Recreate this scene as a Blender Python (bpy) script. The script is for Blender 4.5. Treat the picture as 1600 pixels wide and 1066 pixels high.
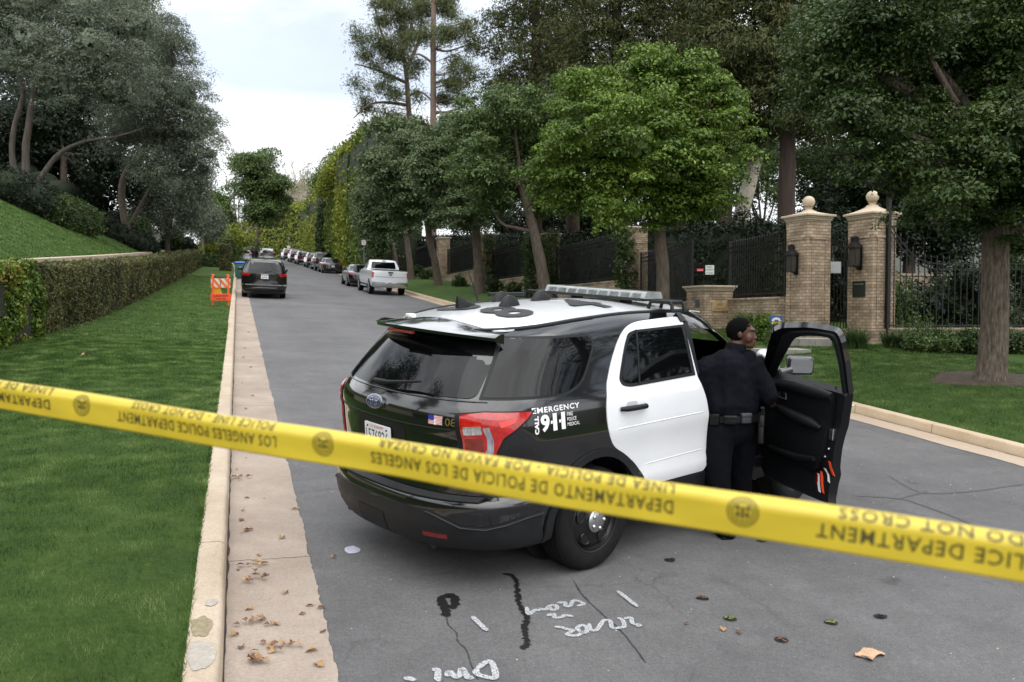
import bpy, bmesh, math, random
import numpy as np
from mathutils import Vector, Matrix
random.seed(7); rng=np.random.default_rng(11)
for o in list(bpy.data.objects): bpy.data.objects.remove(o)
sc=bpy.context.scene; COL=sc.collection
R=math.radians; PI=math.pi
# ---------------------------------------------------------------- camera, sky, sun, exposure
# world axes: X = across the street (left kerb at 0, right kerb at 9.6), Y = up the street, Z = up
CAMZ=2.18; FPX=1300.0; YAW=R(18.2); PITCH=math.atan(43/1300)
cd=bpy.data.cameras.new('camera'); cam=bpy.data.objects.new('camera',cd); COL.objects.link(cam)
cam.location=(0,0,CAMZ); cam.rotation_euler=(PI/2-PITCH,0,-YAW)
cd.sensor_width=36; cd.lens=36*FPX/1600; cd.clip_start=.05; cd.clip_end=3000
cd.dof.use_dof=True; cd.dof.focus_distance=7.5; cd.dof.aperture_fstop=3.8
sc.camera=cam
SUN_EL,SUN_AZ=R(50),R(172)      # azimuth measured clockwise from +Y
w=bpy.data.worlds.new('World'); sc.world=w; w.use_nodes=True
nt=w.node_tree; N=nt.nodes; L=nt.links; N.clear()
out=N.new('ShaderNodeOutputWorld'); bg=N.new('ShaderNodeBackground'); bg.inputs[1].default_value=1
sky=N.new('ShaderNodeTexSky'); sky.sky_type='NISHITA'; sky.sun_disc=False; sky.sun_elevation=SUN_EL; sky.sun_rotation=SUN_AZ
sk=N.new('ShaderNodeVectorMath'); sk.operation='SCALE'; sk.inputs['Scale'].default_value=.13
L.new(sky.outputs[0],sk.inputs[0])
tc=N.new('ShaderNodeTexCoord'); mp=N.new('ShaderNodeMapping'); mp.inputs['Scale'].default_value=(1,1,2.2); mp.inputs['Location'].default_value=(3.1,.4,-.33)
L.new(tc.outputs['Generated'],mp.inputs[0])
nz=N.new('ShaderNodeTexNoise'); nz.inputs['Scale'].default_value=1.55; nz.inputs['Detail'].default_value=7; nz.inputs['Roughness'].default_value=.55; nz.inputs['Distortion'].default_value=.25
L.new(mp.outputs[0],nz.inputs[0])
cr=N.new('ShaderNodeValToRGB'); cr.color_ramp.elements[0].position=.36; cr.color_ramp.elements[0].color=(.42,.42,.42,1); cr.color_ramp.elements[1].position=.50
L.new(nz.outputs[0],cr.inputs[0])
n2=N.new('ShaderNodeTexNoise'); n2.inputs['Scale'].default_value=3.5; n2.inputs['Detail'].default_value=5
L.new(mp.outputs[0],n2.inputs[0])
c2=N.new('ShaderNodeMapRange'); c2.inputs[1].default_value=.3; c2.inputs[2].default_value=.7; c2.inputs[3].default_value=1.25; c2.inputs[4].default_value=1.7
L.new(n2.outputs[0],c2.inputs[0])
sx=N.new('ShaderNodeSeparateXYZ'); L.new(tc.outputs['Generated'],sx.inputs[0])
el_=N.new('ShaderNodeMapRange'); el_.inputs[1].default_value=.05; el_.inputs[2].default_value=.9; el_.inputs[3].default_value=.80; el_.inputs[4].default_value=1.65; L.new(sx.outputs[2],el_.inputs[0])
em=N.new('ShaderNodeMath'); em.operation='MULTIPLY'; L.new(c2.outputs[0],em.inputs[0]); L.new(el_.outputs[0],em.inputs[1])
cc=N.new('ShaderNodeVectorMath'); cc.operation='SCALE'; cc.inputs[0].default_value=(.96,.985,1.02); L.new(em.outputs[0],cc.inputs['Scale'])
mx=N.new('ShaderNodeMix'); mx.data_type='RGBA'
hz_=N.new('ShaderNodeMapRange'); hz_.interpolation_type='SMOOTHSTEP'; hz_.inputs[1].default_value=.30; hz_.inputs[2].default_value=.19; hz_.inputs[3].default_value=0; hz_.inputs[4].default_value=1; L.new(sx.outputs[2],hz_.inputs[0])
fm=N.new('ShaderNodeMath'); fm.operation='MAXIMUM'; L.new(cr.outputs[0],fm.inputs[0]); L.new(hz_.outputs[0],fm.inputs[1])
L.new(fm.outputs[0],mx.inputs[0]); L.new(sk.outputs[0],mx.inputs[6]); L.new(cc.outputs[0],mx.inputs[7])
L.new(mx.outputs[2],bg.inputs[0]); L.new(bg.outputs[0],out.inputs[0])
sl=bpy.data.lights.new('sun','SUN'); sl.energy=1.6; sl.angle=R(85); sl.color=(1,.96,.9)
so=bpy.data.objects.new('sun',sl); COL.objects.link(so)
so.rotation_euler=Vector((-math.sin(SUN_AZ)*math.cos(SUN_EL),-math.cos(SUN_AZ)*math.cos(SUN_EL),-math.sin(SUN_EL))).to_track_quat('-Z','Y').to_euler()
sc.view_settings.view_transform='Standard'; sc.view_settings.look='None'; sc.view_settings.gamma=1; sc.view_settings.exposure=0.18
sc.render.engine='CYCLES'; sc.cycles.use_denoising=True
sc.cycles.max_bounces=8; sc.cycles.diffuse_bounces=3; sc.cycles.glossy_bounces=3; sc.cycles.transmission_bounces=4; sc.cycles.transparent_max_bounces=6
sc.cycles.caustics_reflective=False; sc.cycles.caustics_refractive=False

# ---------------------------------------------------------------- helpers
def tag(o,label=None,cat=None,group=None,kind=None):
    if label: o['label']=label
    if cat: o['category']=cat
    if group: o['group']=group
    if kind: o['kind']=kind
    return o
def empty(name,loc=(0,0,0),rot=(0,0,0)):
    o=bpy.data.objects.new(name,None); COL.objects.link(o); o.location=loc; o.rotation_euler=rot; o.empty_display_size=.2
    return o
def link(name,me,parent=None,mats=None):
    o=bpy.data.objects.new(name,me); COL.objects.link(o)
    if parent: o.parent=parent
    if mats is not None:
        for m in (mats if isinstance(mats,(list,tuple)) else [mats]): me.materials.append(m)
    return o
def copy_tree(o,parent=None):
    c=o.copy(); COL.objects.link(c)
    if parent: c.parent=parent
    for ch in list(o.children): copy_tree(ch,c)
    return c
def node(nt,t,**kw):
    n=nt.nodes.new(t)
    for k,v in kw.items(): setattr(n,k,v)
    return n
MATS={}
def mat(name,col,rough=.6,metal=0,var=0,vscale=4,col2=None,bump=0,bscale=40,coat=0,spec=.5,coord='Object',sheen=0,trans=0,alpha=1,detail=4,stretch=(1,1,1),rvar=0):
    if name in MATS: return MATS[name]
    m=bpy.data.materials.new(name); m.use_nodes=True; t=m.node_tree; b=t.nodes['Principled BSDF']
    b.inputs['Base Color'].default_value=(*col,1); b.inputs['Roughness'].default_value=rough; b.inputs['Metallic'].default_value=metal
    b.inputs['Coat Weight'].default_value=coat; b.inputs['Coat Roughness'].default_value=.04; b.inputs['Specular IOR Level'].default_value=spec
    b.inputs['Sheen Weight'].default_value=sheen; b.inputs['Transmission Weight'].default_value=trans; b.inputs['Alpha'].default_value=alpha
    m.diffuse_color=(*col,1)
    if var or bump or col2 or rvar:
        tc=node(t,'ShaderNodeTexCoord'); mp=node(t,'ShaderNodeMapping'); mp.inputs['Scale'].default_value=stretch; t.links.new(tc.outputs[coord],mp.inputs[0])
    if var or col2 or rvar:
        nz=node(t,'ShaderNodeTexNoise'); nz.inputs['Scale'].default_value=vscale; nz.inputs['Detail'].default_value=detail; nz.inputs['Roughness'].default_value=.6
        t.links.new(mp.outputs[0],nz.inputs[0])
        r=node(t,'ShaderNodeMapRange'); r.inputs[1].default_value=.3; r.inputs[2].default_value=.7
        t.links.new(nz.outputs[0],r.inputs[0])
        if var or col2:
            mx=node(t,'ShaderNodeMix',data_type='RGBA'); c2=col2 or tuple(min(1,c*(1+var)) for c in col); c1=col if col2 else tuple(c*(1-var) for c in col)
            mx.inputs[6].default_value=(*c1,1); mx.inputs[7].default_value=(*c2,1); t.links.new(r.outputs[0],mx.inputs[0]); t.links.new(mx.outputs[2],b.inputs['Base Color'])
        if rvar:
            r2=node(t,'ShaderNodeMapRange'); r2.inputs[1].default_value=.3; r2.inputs[2].default_value=.7; r2.inputs[3].default_value=max(0,rough-rvar); r2.inputs[4].default_value=min(1,rough+rvar)
            t.links.new(nz.outputs[0],r2.inputs[0]); t.links.new(r2.outputs[0],b.inputs['Roughness'])
    if bump:
        n3=node(t,'ShaderNodeTexNoise'); n3.inputs['Scale'].default_value=bscale; n3.inputs['Detail'].default_value=5; t.links.new(mp.outputs[0],n3.inputs[0])
        bp=node(t,'ShaderNodeBump'); bp.inputs['Strength'].default_value=min(1,bump); bp.inputs['Distance'].default_value=.02; t.links.new(n3.outputs[0],bp.inputs['Height']); t.links.new(bp.outputs[0],b.inputs['Normal'])
    MATS[name]=m; return m
def leafmat(name,cols,rough=.5,transl=.25,spec=.35,ns=.9,na=1.6,ri=.75):
    if name in MATS: return MATS[name]
    m=bpy.data.materials.new(name); m.use_nodes=True; t=m.node_tree; b=t.nodes['Principled BSDF']; b.inputs['Roughness'].default_value=rough; b.inputs['Specular IOR Level'].default_value=spec
    g=node(t,'ShaderNodeNewGeometry'); r=node(t,'ShaderNodeValToRGB'); r.color_ramp.interpolation='LINEAR'
    el=r.color_ramp.elements; el[0].position=0; el[0].color=(*cols[0],1); el[1].position=1; el[1].color=(*cols[-1],1)
    for i,c in enumerate(cols[1:-1]): e=el.new((i+1)/(len(cols)-1)); e.color=(*c,1)
    tc=node(t,'ShaderNodeTexCoord'); nz=node(t,'ShaderNodeTexNoise'); nz.inputs['Scale'].default_value=ns; nz.inputs['Detail'].default_value=3; t.links.new(tc.outputs['Object'],nz.inputs[0])
    ma=node(t,'ShaderNodeMath',operation='MULTIPLY_ADD'); ma.inputs[1].default_value=na; ma.inputs[2].default_value=-na/2+(.0 if ri>.7 else .15); t.links.new(nz.outputs[0],ma.inputs[0])
    ad=node(t,'ShaderNodeMath',operation='MULTIPLY_ADD'); ad.inputs[1].default_value=ri; ad.use_clamp=True; t.links.new(g.outputs['Random Per Island'],ad.inputs[0]); t.links.new(ma.outputs[0],ad.inputs[2])
    t.links.new(ad.outputs[0],r.inputs[0]); t.links.new(r.outputs[0],b.inputs['Base Color'])
    tr=node(t,'ShaderNodeBsdfTranslucent'); t.links.new(r.outputs[0],tr.inputs[0]); ms=node(t,'ShaderNodeMixShader'); ms.inputs[0].default_value=transl
    t.links.new(b.outputs[0],ms.inputs[1]); t.links.new(tr.outputs[0],ms.inputs[2]); t.links.new(ms.outputs[0],t.nodes['Material Output'].inputs[0])
    MATS[name]=m; return m

class MB:
    def __init__(s): s.v=[]; s.f=[]; s.m=[]
    def add(s,vs,fs,mi=0):
        k=len(s.v); s.v+= [tuple(v) for v in vs]; s.f+=[tuple(k+i for i in f) for f in fs]; s.m+=[mi]*len(fs); return s
    def box(s,c,d,rz=0,mi=0,M=None,taper=1):
        x,y,z=d[0]/2,d[1]/2,d[2]/2; vs=[]
        for sz in (-1,1):
            k=1 if sz<0 else taper
            for sx,sy in ((-1,-1),(1,-1),(1,1),(-1,1)): vs.append(Vector((sx*x*k,sy*y*k,sz*z)))
        rm=Matrix.Rotation(rz,3,'Z') if M is None else M
        vs=[rm@v+Vector(c) for v in vs]
        return s.add(vs,[(3,2,1,0),(4,5,6,7),(0,1,5,4),(1,2,6,5),(2,3,7,6),(3,0,4,7)],mi)
    def tube(s,pts,rad,n=10,mi=0,cap=True):
        pts=[Vector(p) for p in pts]; rad=rad if isinstance(rad,(list,tuple)) else [rad]*len(pts)
        k=len(s.v); up=None
        for i,p in enumerate(pts):
            d=(pts[min(i+1,len(pts)-1)]-pts[max(i-1,0)]).normalized()
            if up is None: up=d.orthogonal().normalized()
            up=(up-d*up.dot(d)).normalized(); b=d.cross(up)
            for j in range(n):
                a=2*PI*j/n; s.v.append(tuple(p+(up*math.cos(a)+b*math.sin(a))*rad[i]))
        for i in range(len(pts)-1):
            for j in range(n):
                s.f.append((k+i*n+j,k+i*n+(j+1)%n,k+(i+1)*n+(j+1)%n,k+(i+1)*n+j)); s.m.append(mi)
        if cap:
            s.f.append(tuple(k+j for j in range(n))[::-1]); s.m.append(mi)
            s.f.append(tuple(k+(len(pts)-1)*n+j for j in range(n))); s.m.append(mi)
        return s
    def lathe(s,prof,n=32,c=(0,0,0),M=None,mi=0):   # prof: (radius, height) about local Z
        k=len(s.v); M=M or Matrix.Identity(3)
        for r,h in prof:
            for j in range(n):
                a=2*PI*j/n; s.v.append(tuple(M@Vector((r*math.cos(a),r*math.sin(a),h))+Vector(c)))
        for i in range(len(prof)-1):
            for j in range(n):
                s.f.append((k+i*n+j,k+i*n+(j+1)%n,k+(i+1)*n+(j+1)%n,k+(i+1)*n+j)); s.m.append(mi)
        return s
    def ball(s,c,r,n=14,mi=0):
        r=r if isinstance(r,(tuple,list)) else (r,r,r); k=len(s.v)
        for i in range(n+1):
            th=PI*i/n
            for j in range(2*n):
                a=PI*j/n; s.v.append((c[0]+r[0]*math.sin(th)*math.cos(a),c[1]+r[1]*math.sin(th)*math.sin(a),c[2]+r[2]*math.cos(th)))
        for i in range(n):
            for j in range(2*n):
                s.f.append((k+i*2*n+j,k+(i+1)*2*n+j,k+(i+1)*2*n+(j+1)%(2*n),k+i*2*n+(j+1)%(2*n))); s.m.append(mi)
        return s
    def prism(s,poly,axis_vecs,o,depth,mi=0):  # poly 2d in (a,b), extruded along c
        a,b,c=[Vector(q) for q in axis_vecs]; o=Vector(o); n=len(poly)
        vs=[o+a*p[0]+b*p[1] for p in poly]+[o+a*p[0]+b*p[1]+c*depth for p in poly]
        return s.add(vs,[tuple(range(n))[::-1],tuple(range(n,2*n))]+[(i,(i+1)%n,n+(i+1)%n,n+i) for i in range(n)],mi)
    def mesh(s,name,bevel=0,smooth=None,seg=2,recalc=True):
        me=bpy.data.meshes.new(name); me.from_pydata(s.v,[],s.f)
        me.polygons.foreach_set('material_index',s.m)
        if bevel or recalc:
            bm=bmesh.new(); bm.from_mesh(me)
            bmesh.ops.remove_doubles(bm,verts=bm.verts,dist=1e-5)
            if bevel:
                bm.normal_update(); es=[e for e in bm.edges if len(e.link_faces)==2 and e.calc_face_angle(0)>.5]
                bmesh.ops.bevel(bm,geom=es,offset=bevel,segments=seg,profile=.5,affect='EDGES',clamp_overlap=True)
            if recalc: bmesh.ops.recalc_face_normals(bm,faces=bm.faces)
            bm.to_mesh(me); bm.free()
        if smooth is not None:
            me.polygons.foreach_set('use_smooth',[True]*len(me.polygons)); me.set_sharp_from_angle(angle=R(smooth))
        boxuv(me); return me
    def build(s,name,mats,parent=None,bevel=0,smooth=None,seg=2,recalc=True):
        return link(name,s.mesh(name,bevel,smooth,seg,recalc),parent,mats)
def boxuv(me):
    nl=len(me.loops)
    if nl==0: return
    if not me.uv_layers: me.uv_layers.new(name='uv')
    co=np.empty(len(me.vertices)*3,np.float32); me.vertices.foreach_get('co',co); co=co.reshape(-1,3)
    vi=np.empty(nl,np.int32); me.loops.foreach_get('vertex_index',vi)
    pn=np.empty(len(me.polygons)*3,np.float32); me.polygons.foreach_get('normal',pn); pn=pn.reshape(-1,3)
    lt=np.empty(len(me.polygons),np.int32); me.polygons.foreach_get('loop_total',lt)
    n=np.repeat(pn,lt,axis=0); c=co[vi]; uv=np.empty((nl,2),np.float32)
    ax=np.abs(n).argmax(1)
    uv[:,0]=np.where(ax==0,c[:,1],c[:,0]); uv[:,1]=np.where(ax==2,c[:,1],c[:,2])
    me.uv_layers[0].data.foreach_set('uv',uv.ravel())
def rawmesh(name,verts,faces_idx,nper,smooth=False):
    """fast mesh: verts (N,3), faces_idx (F,nper)"""
    me=bpy.data.meshes.new(name); verts=np.asarray(verts,np.float32); fi=np.asarray(faces_idx,np.int32)
    me.vertices.add(len(verts)); me.vertices.foreach_set('co',verts.ravel())
    me.loops.add(fi.size); me.loops.foreach_set('vertex_index',fi.ravel())
    me.polygons.add(len(fi)); me.polygons.foreach_set('loop_start',np.arange(0,fi.size,nper,dtype=np.int32))
    if smooth: me.polygons.foreach_set('use_smooth',np.ones(len(fi),bool))
    me.update(calc_edges=True); me.validate(); return me
def text2d(body,size=1,align='LEFT',bold=0,shear=0,spacing=1,res=3):
    cu=bpy.data.curves.new('t','FONT'); cu.body=body; cu.size=size; cu.align_x=align; cu.offset=bold; cu.shear=shear; cu.space_character=spacing; cu.resolution_u=res
    o=bpy.data.objects.new('t',cu); COL.objects.link(o); bpy.context.view_layer.update()
    me=bpy.data.meshes.new_from_object(o.evaluated_get(bpy.context.evaluated_depsgraph_get())); 
    vs=[tuple(v.co) for v in me.vertices]; fs=[tuple(p.vertices) for p in me.polygons]
    bpy.data.objects.remove(o); bpy.data.meshes.remove(me); return vs,fs
def textmb(mb,body,size,fn,align='LEFT',bold=0,mi=0,shear=0,xs=1,fit=None,spacing=1,res=3):
    vs,fs=text2d(body,size,align,bold,shear,spacing,res)
    x0=min(v[0] for v in vs); x1=max(v[0] for v in vs); y0=min(v[1] for v in vs); y1=max(v[1] for v in vs)
    if fit: # (x0,x1,y0,y1)
        a,b,c,d=fit; vs=[(a+(v[0]-x0)/(x1-x0)*(b-a),c+(v[1]-y0)/(y1-y0)*(d-c),0) for v in vs]
    mb.add([fn(v[0]*xs,v[1]) for v in vs],fs,mi)
def roundpoly(pts,r=.05,n=5):
    out=[]; m=len(pts)
    for i in range(m):
        rr=r[i] if isinstance(r,(list,tuple)) else r
        p0,p,p1=[Vector((*q,)) for q in (pts[i-1],pts[i],pts[(i+1)%m])]
        a=p0-p; b=p1-p; ra=min(rr,a.length*.48); rb=min(rr,b.length*.48)
        if rr<=0: out.append(tuple(p)); continue
        A=p+a.normalized()*ra; B=p+b.normalized()*rb
        for k in range(n+1):
            t=k/n; q=A*(1-t)**2+p*2*t*(1-t)+B*t*t; out.append(tuple(q))
    return out
def panel(name,poly,fn,mats,parent=None,off=.004,thick=.012,step=.06,smooth=30,hole=None):
    """flat outline -> gridded -> laid on surface fn(a,b,off) -> solid with real thickness"""
    bm=bmesh.new()
    if hole is None:
        bm.faces.new([bm.verts.new((p[0],p[1],0)) for p in poly])
    else:
        a=[bm.verts.new((p[0],p[1],0)) for p in poly]; b=[bm.verts.new((p[0],p[1],0)) for p in hole]
        es=[bm.edges.new((a[i],a[(i+1)%len(a)])) for i in range(len(a))]+[bm.edges.new((b[i],b[(i+1)%len(b)])) for i in range(len(b))]
        bmesh.ops.triangle_fill(bm,edges=es,use_beauty=True)
    xs=[p[0] for p in poly]; ys=[p[1] for p in poly]
    for lo,hi,no in ((min(xs),max(xs),(1,0,0)),(min(ys),max(ys),(0,1,0))):
        k=max(1,int((hi-lo)/step))
        for i in range(1,k+1):
            c=lo+(hi-lo)*i/(k+1)
            bmesh.ops.bisect_plane(bm,geom=bm.verts[:]+bm.edges[:]+bm.faces[:],plane_co=(c*no[0],c*no[1],0),plane_no=no,dist=1e-5)
    top={v:fn(v.co.x,v.co.y,off) for v in bm.verts}; bot={v:fn(v.co.x,v.co.y,off-thick) for v in bm.verts}
    vl=list(bm.verts); ix={v:i for i,v in enumerate(vl)}; n=len(vl)
    vs=[top[v] for v in vl]+[bot[v] for v in vl]
    fs=[tuple(ix[v] for v in f.verts) for f in bm.faces]; fs2=[tuple(n+i for i in reversed(f)) for f in fs]
    side=[(ix[e.verts[0]],ix[e.verts[1]],n+ix[e.verts[1]],n+ix[e.verts[0]]) for e in bm.edges if len(e.link_faces)==1]
    bm.free()
    mb=MB(); mb.add(vs,fs+fs2+side); 
    return mb.build(name,mats,parent,smooth=smooth)
def spl(x,xs,ys):
    """monotone cubic through table"""
    x=np.asarray(x,float); xs=np.asarray(xs,float); ys=np.asarray(ys,float)
    h=np.diff(xs); d=np.diff(ys)/h; m=np.empty_like(ys); m[0]=d[0]; m[-1]=d[-1]
    for i in range(1,len(xs)-1): m[i]=0 if d[i-1]*d[i]<=0 else 2*d[i-1]*d[i]/(d[i-1]+d[i])
    i=np.clip(np.searchsorted(xs,x)-1,0,len(h)-1); xc=np.clip(x,xs[0],xs[-1]); t=(xc-xs[i])/h[i]
    return (2*t**3-3*t**2+1)*ys[i]+(t**3-2*t**2+t)*h[i]*m[i]+(-2*t**3+3*t**2)*ys[i+1]+(t**3-t**2)*h[i]*m[i+1]
def boolean(o,cutters,op='DIFFERENCE'):
    for c in cutters:
        md=o.modifiers.new('b','BOOLEAN'); md.operation=op; md.solver='EXACT'; md.object=c
    bpy.context.view_layer.update()
    me=bpy.data.meshes.new_from_object(o.evaluated_get(bpy.context.evaluated_depsgraph_get()))
    o.modifiers.clear(); old=o.data; o.data=me; bpy.data.meshes.remove(old)
    for c in cutters: bpy.data.objects.remove(c)
def smooth(me,ang=35):
    me.polygons.foreach_set('use_smooth',[True]*len(me.polygons)); me.set_sharp_from_angle(angle=R(ang))
def blob(name,caps,balls,voxel,mats,parent=None,smooth_it=4,noise=0,nscale=6,wedges=()):
    """one continuous skin over tapered limbs: joined, voxel remeshed, smoothed"""
    mb=MB()
    for p0,r0,p1,r1 in caps:
        p0=Vector(p0);p1=Vector(p1); d=(p1-p0)
        n=12; pts=[];rad=[]; L_=d.length; dn=d.normalized()
        for k in range(4): a=PI/2*(1-k/4); pts.append(p0-dn*r0*math.sin(a)); rad.append(max(r0*math.cos(a),.002))
        for k in range(9): t=k/8; pts.append(p0+d*t); rad.append(r0+(r1-r0)*t)
        for k in range(1,5): a=PI/2*k/4; pts.append(p1+dn*r1*math.sin(a)); rad.append(max(r1*math.cos(a),.002))
        mb.tube(pts,rad,14)
    for c,r in balls: mb.ball(c,r,12)
    o=mb.build(name,mats,parent)
    md=o.modifiers.new('r','REMESH'); md.mode='VOXEL'; md.voxel_size=voxel
    md=o.modifiers.new('s','SMOOTH'); md.iterations=smooth_it; md.factor=.6
    bpy.context.view_layer.update()
    me=bpy.data.meshes.new_from_object(o.evaluated_get(bpy.context.evaluated_depsgraph_get()))
    o.modifiers.clear(); o.data=me
    if noise:
        from mathutils import noise as NZ
        for v in me.vertices:
            q=v.co*nscale; k=NZ.noise(Vector((q.x*1.2,q.y*1.2,q.z*.45)))+.5*NZ.noise(Vector((q.x*2.6,q.y*2.6,q.z*2.2)))
            v.co+=v.normal*k*noise
    me.polygons.foreach_set('use_smooth',[True]*len(me.polygons))
    if not me.materials:
        for m in (mats if isinstance(mats,(list,tuple)) else [mats]): me.materials.append(m)
    return o

# ---------------------------------------------------------------- terrain
GX,GY=-.0286,.073
def road(x,y):
    x=np.asarray(x,float); y=np.asarray(y,float)
    y2=np.minimum(y,230)
    z=GX*np.clip(x,-40,40)+GY*y2-.022*np.maximum(0,y2-125)+1e-4*np.maximum(0,np.minimum(y2,125)-25)**2
    return z+ (y-y2)*.02
def bend(y):   # the street bends left far up the hill
    y=np.asarray(y,float); return -.00062*np.maximum(0,y-72)**2*np.where(y<230,1,0)-np.where(y>=230,.00062*158**2+(y-230)*.19,0)
KL,KR=-.10,9.60
def hgt(x,y):
    """height over the road plane"""
    x=np.asarray(x,float)-bend(y)
    hl=np.interp(-x,[.26,4.6,5.25,5.35,10,14,24,60,200],[.15,.17,.2,1.55,3.90,5.6,8,12,20])
    hr=np.interp(x,[9.76,11.2,12.2,15,22,30,60,200],[.15,.36,.5,.62,.8,1.6,4,9])
    return np.where(x<-.26,hl,np.where(x>9.76,hr,0))
def G(x,y): return float(road(x,y)+hgt(x,y))
def ray(px,py):
    u=(533-py)/FPX; r=(px-800)/FPX; d0=math.cos(PITCH)+u*math.sin(PITCH); z0=-math.sin(PITCH)+u*math.cos(PITCH)
    return Vector((r*math.cos(YAW)+d0*math.sin(YAW),-r*math.sin(YAW)+d0*math.cos(YAW),z0))
def hit(px,py,h=None):
    """where the sight line through a point of the photograph meets the ground"""
    v=ray(px,py); k=1.5
    while k<400:
        p=v*k; z=CAMZ+p.z; g=float(road(p.x,p.y))+(h if h is not None else float(hgt(p.x,p.y)))
        if z<g: return Vector((p.x,p.y,g))
        k+=.01 if k<20 else .05
    return Vector((v.x*200,v.y*200,0))
def at(px,py,d):
    """point on that sight line at forward distance d"""
    v=ray(px,py); f=v.x*math.sin(YAW)+v.y*math.cos(YAW); v=v*(d/f); return Vector((v.x,v.y,v.z+CAMZ))
def atx(px,d):
    v=at(px,533,d); return v.x,v.y
# ---------------------------------------------------------------- ground, road, kerbs
def sheet(name,xs,ys,fz,mats,kind='structure',jag=None,smooth_=True,follow=True):
    xs=np.asarray(xs,float); ys=np.asarray(ys,float); X,Y=np.meshgrid(xs,ys)
    if jag is not None: X=X+jag(X,Y)
    if follow: X=X+bend(Y)
    Z=fz(X,Y); V=np.stack([X,Y,Z],-1).reshape(-1,3); nx=len(xs); ny=len(ys)
    i=np.arange((ny-1)*(nx-1)); r=i//(nx-1); c=i%(nx-1); a=r*nx+c
    F=np.stack([a,a+1,a+nx+1,a+nx],1)
    me=rawmesh(name,V,F,4,smooth_); boxuv(me); o=link(name,me,None,mats); tag(o,kind=kind); return o
def asphalt():
    m=bpy.data.materials.new('asphalt'); m.use_nodes=True; t=m.node_tree; b=t.nodes['Principled BSDF']; K=t.links
    tc=node(t,'ShaderNodeTexCoord')
    def noise(s,d=4,src=None,r=.6,st=None):
        n=node(t,'ShaderNodeTexNoise'); n.inputs['Scale'].default_value=s; n.inputs['Detail'].default_value=d; n.inputs['Roughness'].default_value=r
        if st: mp=node(t,'ShaderNodeMapping'); mp.inputs['Scale'].default_value=st; K.new(tc.outputs['Object'],mp.inputs[0]); K.new(mp.outputs[0],n.inputs[0])
        else: K.new(tc.outputs['Object'],n.inputs[0])
        return n.outputs[0]
    def rng_(s,a,b_,c,d):
        r=node(t,'ShaderNodeMapRange'); r.inputs[1].default_value=a; r.inputs[2].default_value=b_; r.inputs[3].default_value=c; r.inputs[4].default_value=d; K.new(s,r.inputs[0]); return r.outputs[0]
    def mul_(a,b_): return mul(a,b_)
    def mul(a,b_,op='MULTIPLY'):
        r=node(t,'ShaderNodeMath',operation=op); K.new(a,r.inputs[0])
        if isinstance(b_,(int,float)): r.inputs[1].default_value=b_
        else: K.new(b_,r.inputs[1])
        return r.outputs[0]
    big=rng_(noise(.45,6,r=.7),.3,.7,.74,1.20); mid=mul_(rng_(noise(4,6,r=.7),.3,.7,.88,1.12),rng_(noise(38,3),.3,.7,.86,1.14)); fine=rng_(noise(150,2),.3,.7,.62,1.38)
    lane=rng_(noise(1,3,st=(.9,.05,1)),.35,.65,.93,1.06)
    v=mul(mul(mul(big,mid),fine),lane)
    # old cracks, wandering
    def cracks(scale,width,mask_s,lo):
        dn=node(t,'ShaderNodeTexNoise'); dn.inputs['Scale'].default_value=2.2; dn.inputs['Detail'].default_value=6; K.new(tc.outputs['Object'],dn.inputs[0])
        va=node(t,'ShaderNodeVectorMath',operation='MULTIPLY_ADD'); va.inputs[1].default_value=(.55,.55,0); K.new(dn.outputs['Color'],va.inputs[0]); K.new(tc.outputs['Object'],va.inputs[2])
        vo=node(t,'ShaderNodeTexVoronoi',feature='DISTANCE_TO_EDGE'); vo.inputs['Scale'].default_value=scale; K.new(va.outputs[0],vo.inputs['Vector'])
        c=rng_(vo.outputs['Distance'],0,width,1,0); mk=rng_(noise(mask_s,2),.48,.58,0,lo); return mul(c,mk)
    cra=mul(cracks(.22,.004,.35,.40),cracks(.7,.010,.6,.22),'MAXIMUM'); inv=rng_(cra,0,1,1,0)
    v=mul(v,inv)
    spots=rng_(noise(2.2,2),.70,.76,1,.72); v=mul(v,spots)
    peb=node(t,'ShaderNodeTexVoronoi'); peb.inputs['Scale'].default_value=70; K.new(tc.outputs['Object'],peb.inputs['Vector'])
    pv=rng_(peb.outputs['Distance'],.05,.12,1.55,1.0); v=mul(v,pv)
    sc_=node(t,'ShaderNodeVectorMath',operation='SCALE'); sc_.inputs[0].default_value=(.118,.1155,.1155); K.new(v,sc_.inputs['Scale']); K.new(sc_.outputs[0],b.inputs['Base Color'])
    b.inputs['Roughness'].default_value=.78; b.inputs['Specular IOR Level'].default_value=.35
    bp=node(t,'ShaderNodeBump'); bp.inputs['Strength'].default_value=.6; bp.inputs['Distance'].default_value=.005; K.new(noise(260,2),bp.inputs['Height']); K.new(bp.outputs[0],b.inputs['Normal'])
    return m
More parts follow.
